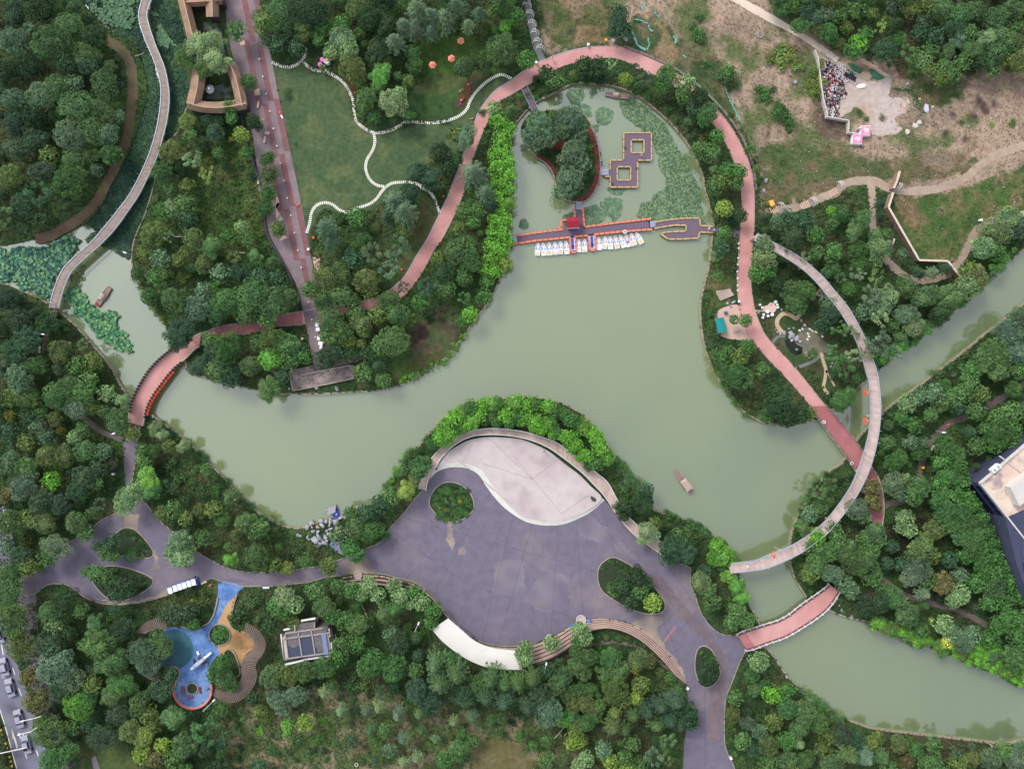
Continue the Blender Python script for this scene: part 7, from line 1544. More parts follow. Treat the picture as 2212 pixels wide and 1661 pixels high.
for (x, y, s) in ((1576, 1352, .6), (1560, 1350, .5), (1550, 1345, .35)): rock(x, y, s, 'pale rock under the trees left of the lower right footbridge')
for (x, y, s) in ((965, 1082, .5), (978, 1080, .45), (955, 1093, .35), (985, 1090, .35), (1000, 1077, .3)): rock(x, y, s, 'small pale rock in the round hedge bed')
uniq(rocks, None)
for r_ in rocks: tag(r_['o'], r_['label'], 'rock')
for i, (x, y) in enumerate(((994, 1083), (950, 1097), (962, 1101))):
 o = link('flower_clump', CR['ball'][i % 2]); o.location = P(x, y, .5); o.scale = (.55 if i == 0 else .35,) * 3; o.color = (.45, .34, .04, 1); tag(o, 'yellow flowering clump in the round hedge bed, %s' % ('large one at right', 'leftmost', 'middle one')[i], 'flowers')
# dark pond in the rock garden and its stream
mb = MB(); mb.prism(wpoly(pl("1700,731 1712,735 1722,745 1734,750 1733,762 1720,768 1708,762 1700,750 1695,738")), -.05, .04)
o = mb.build('garden_pool', mat('dark_pool_water', srgb(26, 34, 26), rough=.05, var=.1, ior=1.6)); tag(o, kind='structure')
for s_, w, m, lb in (("1728,667 1727,678 1720,688 1707,680 1695,677 1686,682 1679,692 1680,705 1690,718", 9, mat('cream_garden_path', srgb(178, 158, 130), var=.15, fine=.15), 'stream_path'), ("1719,795 1741,787 1758,780 1769,768", 7, m_slate, 'slate_path'), ("1774,762 1779,782 1784,800 1782,820 1779,835 1786,848 1792,852", 7, MATS['cream_garden_path'], 'garden_path'), ("1784,800 1794,818 1803,834", 4, MATS['cream_garden_path'], 'garden_path'), ("1667,742 1680,728 1696,726", 6, m_slate, 'slate_path')):
 c = catmull(pl(s_), 4); a, b = strip(c, w); o = path_ribbon(lb, a, b, .05, m)
sheet('slab_terrace', pl("1716,740 1735,698 1762,722 1800,752 1775,775 1740,770"), .03, mat('worn_grey_stone', srgb(104, 104, 92), var=.2, rgb2=srgb(112, 104, 84), s2=.3, fine=.15))
sbk = []
for i, (x, y) in enumerate(pl("1738,702 1733,711 1727,714 1745,721 1747,727 1755,715 1762,718 1749,711 1744,733 1776,727")):
 mb = MB(); mb.box((0, 0, .08), (.6, .4, .12), -.6); o = mb.build('stone_block', m_stone); o.location = P(x, y, .05); o.rotation_euler.z = R.uniform(-.3, .3)
 sbk.append(dict(o=o, x=x, label='cream stone block on the rock garden terrace'))
uniq(sbk, None)
for q in sbk: tag(q['o'], q['label'], 'stone', 'cream blocks on the slab terrace')
# rocky crater thing
o = mesh_obj('dry_basin', *(lambda pts: ([(p[0], p[1], 0) for p in pts] + [(p[0], p[1], .3) for p in pts], [tuple(range(len(pts), 2 * len(pts)))] + [(i, (i + 1) % len(pts), (i + 1) % len(pts) + len(pts), i + len(pts)) for i in range(len(pts))]))(wpoly(rag(pl("1772,619 1782,632 1778,642 1765,641 1748,640 1762,630"), 3, 90, 3)[::-1])), m_rockt); tag(o, 'tan stone lined hollow beside the raised boardwalk', 'stonework')
# guitar shaped terrace
gt = empty('guitar_terrace', (0, 0, 0), kind='structure')
def g(px_, py_): return 1628 + px_ * .0960, 584 + py_ * .0960
body = catmull([g(*q) for q in ((230, 880), (235, 820), (270, 795), (310, 790), (335, 750), (370, 725), (420, 725), (470, 760), (505, 830), (500, 900), (450, 950), (420, 965), (370, 940), (340, 925), (300, 955), (250, 935))], 1.5, True)
m_gt = mat('cream_terrace', srgb(206, 182, 168), var=.05)
mb = MB(); mb.prism(wpoly(body), 0, .09); mb.build('body', m_gt, gt)
mb = MB(); mb.prism(wpoly([g(*q) for q in ((20, 920), (240, 865), (245, 925), (30, 980))]), 0, .08); mb.build('neck', m_gt, gt)
for q in ((45, 908), (82, 900), (60, 978), (100, 968)): mb = MB(); mb.box(P(*g(*q), .1), (.25, .25, .12), .3); mb.build('peg', m_gt, gt)
st_i = []
for q in ((480, 715), (520, 780), (530, 838), (132, 775), (183, 842), (213, 1000), (310, 1030), (195, 1065), (405, 1000), (300, 935)):
 o = empty('round_stool', P(*g(*q), 0)); s_ = .32 if q[0] not in (480, 405, 300) else .42
 mb = MB(); disc(mb, 0, 0, 0, s_ * .8, 12, .4); mb.build('base', m_stone, o); mb = MB(); disc(mb, 0, 0, .4, s_, 14, .08); mb.build('top', m_white, o)
 st_i.append(dict(o=o, x=q[0], label='round white stool beside the guitar shaped terrace'))
uniq(st_i, None)
for s_ in st_i: tag(s_['o'], s_['label'], 'stool', 'stools round the guitar shaped terrace')
# sand court things
o = empty('tarpaulin_tent', (0, 0, 0), label='teal tarpaulin shelter on the sand court by the lake', cat='tent')
a_, b_, c_, d_ = [P(*q, 1.6) for q in pl("1545,689 1563,685 1571,716 1551,720")]; e_, f_ = P(1554.5, 686.8, 2.0), P(1562.5, 717, 2.0)
mb = MB(); mb.add([a_, e_, f_, d_], [(3, 2, 1, 0)]); mb.build('roof_panel', mat('teal_tarp_shaded', srgb(24, 122, 126), var=.06), o); mb = MB(); mb.add([e_, b_, c_, f_], [(3, 2, 1, 0)]); mb.build('roof_panel', mat('teal_tarp_lit', srgb(34, 136, 136), var=.06), o)  # one tarp in two tones: light and shade of its slopes painted in
for q in (a_, b_, c_, d_): mb = MB(); mb.tube([(q.x, q.y, 0), tuple(q)], .04); mb.build('post', m_rail, o)
o = empty('log_stack', (0, 0, 0), label='stack of pale sawn timbers on the shore above the sand court', cat='timber')
for i in range(8):
 t = i / 7; x0, y0 = 1546 + 9 * t, 630 + 19 * t; x1, y1 = 1577 + 8 * t, 625 + 12 * t
 mb = MB(); p_, q_ = P(x0 + R.uniform(-1, 1), y0, .25), P(x1 + R.uniform(-1, 1), y1, .25); mb.tube([p_, q_], .14, 7); mb.build('log', mat('sawn_timber', srgb(184, 162, 152), var=.15, scale=3), o)
def bicycle(x, y, a, lb):
 o = empty('bicycle', P(x, y, 0), a, label=lb, cat='bicycle')
 for dx in (-.5, .5):
  mb = MB(); mb.tube([(dx + .33 * math.cos(t), 0, .34 + .33 * math.sin(t)) for t in np.linspace(0, 2 * math.pi, 15)], .025, 5, cap=False); mb.build('wheel', m_black, o)
 mb = MB(); mb.tube([(-.5, 0, .34), (-.1, 0, .3), (.3, 0, .75), (-.2, 0, .75), (-.1, 0, .3)], .025, 5); mb.build('frame', m_rail, o)
 mb = MB(); mb.tube([(.32, -.28, 1.0), (.32, .28, 1.0)], .03, 5); mb.build('handlebar', m_black, o); mb = MB(); mb.box((-.2, 0, .88), (.25, .14, .06)); mb.build('saddle', m_black, o)
bicycle(1591, 717, .2, 'dark bicycle parked on the sand court'); bicycle(605, 470, .8, 'bicycle parked on a cream pad beside the promenade')
mb = MB(); mb.box((0, 0, .4), (.7, .6, .7)); mb.box((0, 0, .78), (.5, .4, .1)); o = mb.build('utility_box', mat('slate_box', srgb(80, 84, 104))); o.location = P(1567, 676, 0); tag(o, 'dark utility box at the upper end of the sand court', 'box')
# concrete landing stage
ls = empty('landing_stage', (0, 0, 0), label='weathered grey concrete landing stage with ribbed slabs at the promenade end', cat='landing stage')
m_ls = mat('stained_concrete', srgb(146, 132, 126), var=.2, scale=.9, rgb2=srgb(120, 106, 104), s2=.5, spot=srgb(60, 54, 56), spots=1.4, spotamt=.7, fine=.15)
mb = MB(); mb.prism(wpoly(pl("624,801 677,789 680,802 765,788 766,816 632,844")), -.5, .5); mb.build('slab', m_ls, ls)
mb = MB(); ribbon(mb, *strip(pl("650,810 700,800 757,789"), 2.2), .4, .62); mb.build('upstand', m_stage, ls); mb = MB(); ribbon(mb, *strip(pl("632,844 700,831 765,817"), 2.5), .3, .62); mb.build('edge_beam', m_kerb, ls); mb = MB(); ribbon(mb, *strip(pl("624,801 632,844"), 2.5), .3, .62); mb.build('edge_beam', m_kerb, ls)
for i in range(26):
 t = i / 25; x0, y0 = 718 + 54 * t, 793 - 12 * t
 mb = MB(); ribbon(mb, *strip([(x0, y0), (x0 + 2, y0 - 13)], 1.2), .2, 1.6); mb.build('slat', m_ls, ls)
for i in range(30):
 t = i / 29; x0, y0 = 634 + 128 * t, 841 - 26 * t
 mb = MB(); ribbon(mb, *strip([(x0, y0), (x0 - 3, y0 - 24)], 3.4), .3, .52 + .01 * (i % 3)); mb.build('plank', m_ls, ls)
# flat roofed pump house
bh = empty('pump_house', (0, 0, 0), label='small flat roofed concrete building with white parapet ledges in the wood', cat='building')
HB = 4.2
def B(px_, py_): return 601.7 + px_ * .0640, 1318.4 + py_ * .0640
m_roofg = mat('mossy_roof', srgb(96, 90, 94), var=.2, scale=2, spot=srgb(134, 124, 118), spots=1.5, spotamt=.6, fine=.2)
m_roofd = mat('wet_dark_roof', srgb(62, 68, 88), var=.06)
mb = MB(); mb.prism(wpoly([B(*q) for q in ((130, 900), (1660, 760), (1770, 1500), (230, 1640))], HB), 0, HB - .25); mb.build('body', m_conc, bh)
mb = MB(); mb.prism(wpoly([B(*q) for q in ((220, 740), (560, 690), (540, 500), (1230, 400), (1230, 590), (1640, 560), (1660, 760), (130, 900))], HB), 0, HB - .3); mb.build('body', m_roofg, bh)
for i, (q, m, z) in enumerate((([(250, 960), (680, 900), (770, 1540), (320, 1590)], m_roofd, .1), ([(690, 900), (1130, 840), (1220, 1480), (790, 1520)], m_roofd, .12), ([(1140, 850), (1460, 800), (1540, 1430), (1230, 1470)], m_roofg, .11), ([(280, 920), (660, 880), (700, 1170), (520, 1260), (330, 1210)], m_roofg, .16), ([(1230, 1200), (1330, 1390), (1540, 1380), (1540, 1430), (1250, 1460)], m_roofd, .15), ([(240, 770), (660, 720), (680, 880), (250, 930)], m_roofg, .1), ([(690, 720), (1110, 660), (1140, 820), (700, 870)], m_roofg, .1), ([(1140, 660), (1600, 600), (1640, 760), (1150, 820)], m_roofg, .1))):
 mb = MB(); mb.prism(wpoly([B(*p) for p in q], HB), HB - .3, HB - .15 + z * .3); mb.build('roof_bay', m, bh)
m_beamg = mat('pale_grey_beam', srgb(150, 144, 140), var=.15, scale=2, fine=.15)
for q in ([(220, 780), (1500, 600)], [(120, 970), (1700, 760)], [(220, 1640), (1770, 1420)], [(220, 780), (320, 1620)], [(660, 720), (790, 1560)], [(1100, 650), (1230, 1500)], [(540, 500), (550, 700)], [(1200, 580), (1210, 420)]):
 mb = MB(); ribbon(mb, *[[(x, y) for x, y in s_] for s_ in strip([B(*p) for p in q], 2.4)], HB - .3, HB + .15); mb.build('roof_beam', m_beamg, bh)
mb = MB(); mb.prism(wpoly([B(*p) for p in ((1455, 790), (1600, 770), (1700, 1450), (1550, 1470))], HB), HB - .1, HB + .3); mb.build('skylight', mat('grey_blue_glass', srgb(110, 124, 160), var=.1, rough=.2), bh)
for q, w in (([(80, 800), (190, 1650)], 3), ([(200, 1840), (1000, 1640), (1780, 1520)], 3.4), ([(1760, 1080), (1820, 1480)], 3), ([(160, 660), (430, 610)], 3), ([(760, 350), (1240, 270)], 3), ([(1690, 600), (1730, 890)], 2)):
 mb = MB(); ribbon(mb, *strip([B(*p) for p in q], w), HB - 1.2, HB - .6); mb.build('ledge', m_white, bh)
for i, q in enumerate(([(130, 820), (200, 1640)], [(210, 1650), (1790, 1440)])):
 mb = MB(); ribbon(mb, *strip([B(*p) for p in q], 4.5), HB - 1.2, HB - .45); mb.build('gutter', m_roofg, bh)
# office block at the right edge
HT = 8.0
ob = empty('office_block', (0, 0, 0), label='tall block with cream flat roof and dark glass walls at the right edge', cat='building')
m_rf = mat('cream_roof', srgb(206, 188, 172), var=.05, scale=.6, rgb2=srgb(196, 174, 160), s2=.12, spot=srgb(130, 112, 110), spots=.35, spotamt=.6, fine=.06)
m_wallc = mat('dark_stone_cladding', srgb(58, 62, 84), var=.1); m_glass = mat('dark_blue_glass', srgb(24, 34, 70), var=.1, rough=.12, spec=.6); m_par = mat('pale_parapet', srgb(188, 182, 178), var=.06)
RF = pl("2119,1044 2290,898 2440,1060 2290,1260")
W2 = wpoly(RF, HT)
mb = MB(); mb.prism(W2, 0, HT - .6); mb.build('wall', m_wallc, ob)
mb = MB(); mb.prism(wpoly(pl("2123,1044 2290,902 2436,1060 2290,1255"), HT), HT - .62, HT - .4); rfo = mb.build('roof', m_rf, ob)
for i in range(4):
 p_, q_ = RF[i], RF[(i + 1) % 4]
 mb = MB(); ribbon(mb, *strip([p_, q_], 3.2), HT - .7, HT + .1); mb.build('parapet', m_par, ob)
def wallp(i, t, z):   # point on facade i
 p_, q_ = Vector(W2[i]), Vector(W2[(i + 1) % 4]); return p_.lerp(q_, t), z
for fi in (3,):
 p_, q_ = Vector((*W2[fi], 0)), Vector((*W2[(fi + 1) % 4], 0)); d_ = q_ - p_; L_ = d_.length; nrm = Vector((d_.y, -d_.x, 0)).normalized()
 if nrm.dot(Vector((*W2[fi], 0))) > 0: nrm = -nrm
 for fl in range(2):
  for k in range(int(L_ / 2.4)):
   z = 2.2 + fl * 3.6; c = p_ + d_ * ((k + .5) * 2.4 / L_) + nrm * .06
   o = bar('window', c + Vector((0, 0, z - 1.2)) - d_.normalized() * 0, c + Vector((0, 0, z + 1.2)), 2.0 if False else .08, .08, m_glass, ob)
   o.location = c + Vector((0, 0, z)); o.rotation_euler = (0, 0, math.atan2(d_.y, d_.x)); o.scale = (2.0, .1, 2.4)
 for fl in range(3):
  mb = MB(); c = p_ + d_ * .5 + nrm * .12; mb.box((c.x, c.y, .7 + fl * 3.6), (L_, .22, .3), math.atan2(d_.y, d_.x)); mb.build('sill_band', m_wallc, ob)
def ac(x, y, a):
 o = empty('air_conditioner', P(x, y, HT), a, label='white twin fan air conditioner on the cream roof', cat='air conditioner'); o.location.z = HT - .4
 mb = MB(); mb.box((0, 0, .6), (2.3, 1.0, 1.2)); mb.build('casing', m_white, o)
 for d in (-.55, .55):
  mb = MB(); disc(mb, d, 0, 1.2, .36, 14, .05); mb.build('fan', mat('fan_grey', srgb(140, 146, 160)), o)
ac(2148, 1011, math.radians(40))
mb = MB(); ribbon(mb, *strip(pl("2160,985 2220,1030"), 2), HT - .5, HT - .1); mb.build('roof_curb', m_par, rfo)
mb = MB(); mb.prism(wpoly(pl("2170,1050 2240,1000 2260,1040 2190,1090"), HT), HT - .4, HT + 2); mb.build('roof_house', m_par, rfo)
for q, s_ in ((pl("2140,1030 2165,1022 2172,1040 2160,1065 2138,1052 2128,1042"), 1),):
 mb = MB(); mb.prism(wpoly(rag(q, 6, 95, 4), HT), HT - .42, HT - .395); mb.build('roof_stain', mat('roof_stain', srgb(160, 142, 140), var=.15, rgb2=srgb(190, 172, 162), s2=.6), rfo)
# podium with glass bands below the trees' edge
pod = empty('glass_podium', (0, 0, 0), label='low dark wing with blue glass roof bands below the tall block', cat='building')
PD = pl("2172,1120 2240,1090 2300,1200 2300,1330 2226,1300 2195,1215")
mb = MB(); mb.prism(wpoly(PD, 8), 0, 8); mb.build('wall', m_wallc, pod)
for i in range(4):
 y = 1180 + i * 34
 mb = MB(); mb.prism(wpoly([(2206 + i * 4, y), (2290, y + 55), (2290, y + 76), (2208 + i * 4, y + 20)], 8.1), 7.9, 8.12); mb.build('glass_band', m_glass if i % 3 else m_roofd, pod)
sheet('forecourt', pl("2118,1008 2240,890 2240,1300 2180,1180 2122,1080"), .03, mat('shaded_forecourt', srgb(70, 68, 84), var=.1, fine=.08))  # asphalt lying in shade; the shade is put into its dark colour
# playground equipment
o = empty('rocket_slide', P(436, 1426, 0), math.radians(39), label='white rocket shaped climbing frame on the blue play surface', cat='play structure')
mb = MB(); mb.tube([(-3.0, 0, .9), (-2.2, 0, 1.2), (-.5, 0, 1.3)], .15, 8, r2=.5); mb.build('nose', m_white, o)
mb = MB(); mb.box((.3, 0, 1.2), (2.4, .9, .8), taper=.8); mb.build('body', mat('pale_grey_panel', srgb(176, 178, 190)), o)
mb = MB(); mb.box((2.3, .1, .9), (2.2, .5, .3), ry=.2); mb.build('slide', m_white, o)
mb = MB(); mb.box((-1.2, .1, 1.75), (1.3, .35, .08)); mb.build('deck_panel', m_bb, o)
for s_ in (-1, 1): mb = MB(); mb.box((.4, s_ * .8, .9), (.9, .7, .1), s_ * .3); mb.build('wing', m_wallc, o)
for s_ in (-1, 1): mb = MB(); mb.tube([(.3, s_ * .9, 0), (.3, s_ * .4, 1.5)], .05); mb.build('leg', m_rail, o)
for (x, y, a, w, h_, m, lb) in ((429, 1409, .3, .55, .9, m_white, 'small white play cabinet above the rocket climbing frame'), (421, 1427, .2, .4, 1.2, m_wallc, 'dark slatted play panel left of the rocket climbing frame'), (447, 1433, 0, .5, .5, m_cream, 'cream cube seat right of the rocket climbing frame'), (433, 1489, .1, .4, 1.6, m_redroof, 'red seesaw right of the small round bed'), (396, 1490, .1, .8, 2.0, mat('faded_red', srgb(128, 84, 96)), 'faded red play frame left of the small round bed'), (411, 1505, .4, 1.4, .6, MATS['faded_red'], 'faded red crawling frame below the small round bed')):
 o = empty('play_item', P(x, y, 0), a, label=lb, cat='play item')
 mb = MB(); mb.box((0, 0, .35), (w, h_, .12)); mb.build('top', m, o)
 for sx in (-.4, .4):
  for sy in (-.4, .4): mb = MB(); mb.box((sx * w, sy * h_, .15), (.08, .08, .3)); mb.build('leg', m, o)
for i, (x, y) in enumerate(((519, 1399), (529, 1397), (540, 1396))):
 o = bar('balance_bar', P(x, y + 3, .5), P(x + 5, y - 3, .5), .12, .12, m_red, None); tag(o, 'short dark balance bar on the orange play surface, %s' % ('left', 'middle', 'right')[i], 'play bar')
o = empty('ladder_frame', P(367, 1425, 0), .6, label='red ladder frame at the edge of the teal play circle', cat='play item')
for d in (-.2, .2): mb = MB(); mb.tube([(-1.2, d, .6), (1.2, d, 1.3)], .05); mb.build('rail', m_redroof, o)
for i in range(6): mb = MB(); mb.tube([(-1 + i * .4, -.2, .66 + i * .115), (-1 + i * .4, .2, .66 + i * .115)], .035); mb.build('rung', m_redroof, o)
# buggy train
m_bug = mat('white_canvas_top', srgb(222, 222, 232), var=.02); bprot = None
for i, (x, y, a) in enumerate(((367.5, 1275.5, .32), (378, 1271, .26), (388, 1267.5, .24), (398, 1264.5, .24), (408, 1261, .22), (418, 1257.5, .2))):
 if bprot is None:
  bprot = r_ = empty('sightseeing_buggy')
  mb = MB(); mb.box((0, 0, 1.9), (1.05, 1.5, .1), taper=.96); mb.build('roof', m_bug, r_)
  mb = MB(); mb.box((0, 0, .55), (1.0, 1.5, .45)); mb.build('body', m_bluep, r_)
  for yy in (-.45, .25): mb = MB(); mb.box((0, yy, .9), (.85, .4, .3)); mb.build('seat', m_black, r_)
  for sx in (-.46, .46):
   for sy in (-.68, .68):
    mb = MB(); mb.box((sx, sy, 1.3), (.05, .05, 1.2)); mb.build('post', m_white, r_)
    mb = MB(); mb.box((sx, sy * .75, .28), (.16, .5, .5)); mb.build('wheel', m_black, r_)
  o = r_
 else: o = copy_tree(bprot)
 p = P(x, y, 1.9); o.location = (p.x, p.y, 0); o.rotation_euler.z = a
 tag(o, 'white topped sightseeing buggy, %s of the six parked by the plaza road' % ('leftmost', 'second from left', 'third from left', 'third from right', 'second from right', 'rightmost')[i], 'buggy', 'buggies parked in a row')
o = empty('motor_tricycle', P(426, 1257, 0), .3, label='dark blue motor tricycle at the right end of the buggy row', cat='tricycle')
mb = MB(); mb.box((0, 0, .6), (.8, 1.3, .5)); mb.build('cargo_box', m_bluep, o); mb = MB(); mb.box((.1, 1.0, .6), (.3, .8, .5)); mb.build('front', m_black, o)
for q in ((-.4, -.3), (.4, -.3), (.1, 1.3)): mb = MB(); mb.box((*q, .25), (.12, .5, .5)); mb.build('wheel', m_black, o)
# cars
m_car = mat('silver_car_paint', srgb(150, 150, 168), var=.02, rough=.3, spec=.6); m_win = mat('car_glass', srgb(56, 62, 84), var=.05, rough=.15, spec=.6)
def car_mesh(parent, m):
 L_, W = 4.5, 1.78; secs = [(-2.25, .55, .8, .80), (-2.1, .78, .9, .95), (-1.35, .95, .92, 1.0), (-.9, 1.35, .78, .98), (.1, 1.42, .8, .98), (.75, 1.38, .78, .98), (1.35, .92, .9, 1.0), (2.05, .78, .86, .94), (2.25, .5, .7, .78)]
 V = []; F = []
 for y, h_, wt, wb in secs:
  w = W / 2; V += [(-w * wb, y, .25), (-w * wb, y, min(h_, .85)), (-w * wt * .88, y, h_), (w * wt * .88, y, h_), (w * wb, y, min(h_, .85)), (w * wb, y, .25)]
 n = len(secs)
 for i in range(n - 1):
  for k in range(5): a = i * 6 + k; F.append((a, a + 1, a + 7, a + 6))
  F.append((i * 6 + 5, i * 6, i * 6 + 6, i * 6 + 11))
 F.append((0, 5, 4, 3, 2, 1)); e = (n - 1) * 6; F.append((e, e + 1, e + 2, e + 3, e + 4, e + 5))
 mb = MB(); mb.add(V, F); mb.build('body', m, parent)
 for nm, pts in (('windscreen', [(-.66, 1.3, .97), (.66, 1.3, .97), (.6, .8, 1.385), (-.6, .8, 1.385)]), ('rear_window', [(-.6, -.95, 1.33), (.6, -.95, 1.33), (.68, -1.32, .99), (-.68, -1.32, .99)]),
     ('side_window', [(-.76, .8, 1.3), (-.82, 1.1, .95), (-.86, -1.1, .95), (-.76, -.8, 1.28)]), ('side_window', [(.76, -.8, 1.28), (.86, -1.1, .95), (.82, 1.1, .95), (.76, .8, 1.3)])):
  mb = MB(); c = [(x, y, z + .03) for x, y, z in pts]; mb.add(c, [(0, 1, 2, 3)]); mb.build(nm, m_win, parent)
 for sx in (-.82, .82):
  for sy in (-1.4, 1.4): mb = MB(); mb.tube([(sx - .1, sy, .33), (sx + .1, sy, .33)], .33, 12); mb.build('wheel', m_black, parent)
  mb = MB(); mb.box((sx * .72, 2.2, .62), (.4, .08, .14)); mb.build('headlight', m_white, parent)
cp = empty('parked_car'); car_mesh(cp, m_car); cp.name = 'car'
for i, (x, y, lb) in enumerate(((8, 1441, 'silver car in the left lane beside the large brownish street tree'), (21, 1486, 'silver car in the middle of the street, second of the queue'), (40, 1553, 'silver car below the street lamp arm in the right lane'), (56, 1609, 'silver car by the bottom arrow, lowest in the queue'), (-3, 1370, 'silver car cut off by the left picture edge'))):
 o = cp if i == 0 else copy_tree(cp)
 p = P(x, y, .8); o.location = (p.x, p.y, .02); o.rotation_euler.z = math.radians(15); tag(o, lb, 'car', 'silver cars on the street')
# street gantry, lamps
def lamp(bx, by_, hx, hy, h_, lb, tw=None):
 """base and head given where the picture shows them"""
 o = empty('street_lamp', P(bx, by_, 0), label=lb, cat='street lamp'); b_ = P(bx, by_, 0); t_ = P(hx, hy, h_) - b_
 mb = MB(); mb.tube([(0, 0, 0), (t_.x * .15, t_.y * .15, h_)], .07, 8, r2=.05); mb.build('pole', m_railw, o)
 mb = MB(); mb.tube([(t_.x * .15, t_.y * .15, h_), (t_.x, t_.y, h_ + .1)], .05, 6); mb.build('arm', m_railw, o)
 mb = MB(); mb.box((t_.x, t_.y, h_ + .1), (.75, .3, .14), math.atan2(t_.y, t_.x)); mb.build('lamp_head', m_white, o)
lamp(620, 264, 609, 253, 5, 'white street lamp at the left edge of the big lawn')
lamp(287, 551, 270, 546, 5, 'white street lamp leaning over the left pond reeds')
lamp(110, 724, 93, 722, 5, 'white street lamp beside the timber steps')
lamp(262, 936, 246, 936, 5, 'white double street lamp by the left bridge approach')
lamp(1917 - 11 + 17, 932 - 12, 1905 + 127, 930, 5, 'white street lamp') if False else lamp(2020, 931, 2038, 934, 5, 'white street lamp beside the right hand woodland path')
lamp(517, 1074, 506, 1079, 5, 'white street lamp on the lower left lake bank')
lamp(453, 1521, 462, 1512, 5, 'white street lamp below the blue play circle')
lamp(900, 1353, 904, 1346, 5, 'white street lamp in the trees left of the white canopy')
lamp(1173, 1437, 1180, 1433, 5, 'white street lamp below the brick terrace')
lamp(1550, 605 + 1245 - 1190 + 0, 1541 + 4, 657, 4, 'x') if False else None
lamp(1861, 1094 + 0, 1854, 1088, 6, 'white street lamp') if False else lamp(1838, 1109, 1842, 1100, 5, 'white street lamp beside the lower sweep of the raised boardwalk')
o = empty('signal_gantry', (0, 0, 0), label='white traffic signal arm reaching over the street at the bottom left', cat='traffic signal')
mb = MB(); mb.tube([P(-6, 1628, 6), P(58, 1614, 6)], .13, 8); mb.build('arm', m_railw, o); mb = MB(); mb.tube([P(-6, 1628, 0), P(-6, 1628, 6)], .15, 8); mb.build('pole', m_railw, o)
for x in (10, 54): mb = MB(); mb.box(P(x, 1618, 5.9), (.5, .35, .8), .2); mb.build('signal_head', m_black, o)
for (x0, y0, x1, y1, x2, y2, lb) in ((42, 1586, 66, 1580, 80, 1571, 'white curved lamp arm over the street queue'), (48, 1557, 70, 1552, 88, 1547, 'straight white lamp arm over the upper street queue')):
 o = empty('lamp_arm', (0, 0, 0), label=lb, cat='street lamp'); mb = MB(); mb.tube([P(x0, y0, 7), P(x1, y1, 7.3), P(x2, y2, 7)], .1, 8); mb.build('arm', m_railw, o)
 mb = MB(); mb.tube([P(x2, y2, 0), P(x2, y2, 7)], .12, 8); mb.build('pole', m_railw, o); mb = MB(); mb.box(P(x0, y0, 7), (.9, .3, .15), .3); mb.build('lamp_head', m_white, o)
# rubble yard
WL = [("1761,107 1768,127 1773,170 1779,212 1785,236 1789,236 1786,236 1788,252", 'white boundary wall on the left of the rubble yard'), ("1787,252 1810,256 1833,260", 'white boundary wall along the bottom of the rubble yard'), ("1834,260 1834,273 1834,286 1853,289", 'white boundary wall stepping down to the pink roof signs'), ("1855,277 1873,277", 'short white wall behind the upper pink sign'), ("1862,127 1880,138 1893,146", 'thin wall piece above the green netting'), ("1893,146 1905,155 1917,163", 'thin fence piece right of the green netting')]
for s_, lb in WL:
 mb = MB(); a, b = strip(pl(s_), 2.2); ribbon(mb, a, b, 0, 1.3); o = mb.build('boundary_wall', m_cream if 'thin' in lb else m_par); tag(o, lb, 'wall')
m_net = mat('green_netting', srgb(58, 104, 82), var=.12, fine=.1)
for p, lb in ((pl("1832,137 1845,140 1865,155 1867,163 1855,160 1840,150"), 'green netting sheet left of the dirt heap'), (pl("1880,150 1895,153 1912,165 1905,173 1885,170 1877,160"), 'green netting sheet right of the dirt heap'), (pl("1829,150 1840,155 1848,165 1835,162"), 'small green netting sheet by the window frames')):
 q = rag(p, 3, 99, 4); mb = MB(); mb.prism(wpoly(q), 0, .35, taper=.8); o = mb.build('netting_sheet', m_net); tag(o, lb, 'netting')
o = link('dirt_heap', RMT[0]); o.location = P(1874, 165, 0); o.scale = (2.0, 1.6, .9); tag(o, 'brown dirt heap between the two green nettings', 'dirt heap')
q = rag(pl("1851,184 1868,181 1870,189 1860,192 1852,191"), 2, 101, 3); mb = MB(); mb.prism(wpoly(q), 0, .4, taper=.8); o = mb.build('white_tarpaulin', m_white); tag(o, 'crumpled white tarpaulin in the middle of the rubble yard', 'tarpaulin')
def frame(x, y, w, h_, a, lb):
 o = empty('window_frame', P(x, y, 0), a, label=lb, cat='window frame')
 for (cx_, cy_, sx, sy) in ((0, h_ / 2, w, .1), (0, -h_ / 2, w, .1), (w / 2, 0, .1, h_), (-w / 2, 0, .1, h_), (0, 0, .08, h_)):
  mb = MB(); mb.box((cx_, cy_, .5), (sx, sy, .1)); mb.build('bar', m_railw, o)
for i, (x, y, w, h_, a) in enumerate(((1813, 145, 1.0, 1.6, .1), (1819, 150, 1.2, 2.0, -.1), (1817, 158, 1.6, 1.1, .5), (1828, 162, 1.1, .9, 0), (1842, 176, 1.5, 1.0, -.6), (1809, 162, 1.2, 1.0, .2), (1813, 170, 1.6, 1.0, .9), (1824, 172, 1.2, 1.4, .4), (1798, 194, 1.1, .9, .1), (1806, 155, .9, 1.3, 1.2))):
 frame(x, y, w, h_, a, 'discarded white window frame in the rubble yard, %s' % ['topmost', 'beside the green netting', 'leaning across another one', 'next to the grey roof sheet', 'rightmost, near the tarpaulin', 'left one of the upper heap', 'diagonal in the middle of the heap', 'below the heap centre', 'lowest, alone among red debris', 'upright in the upper heap'][i])
mb = MB(); mb.box((0, 0, .5), (3.2, 1.1, .1)); o = mb.build('roof_sheet', mat('dark_sheet', srgb(46, 44, 56), var=.1)); o.location = P(1834, 168, 0); o.rotation_euler.z = -.45; tag(o, 'long dark roofing sheet lying beside the white window frames', 'roofing sheet')
DEB = pl("1768,127 1790,132 1806,140 1826,165 1822,190 1832,205 1815,215 1812,240 1810,252 1788,251 1781,212")
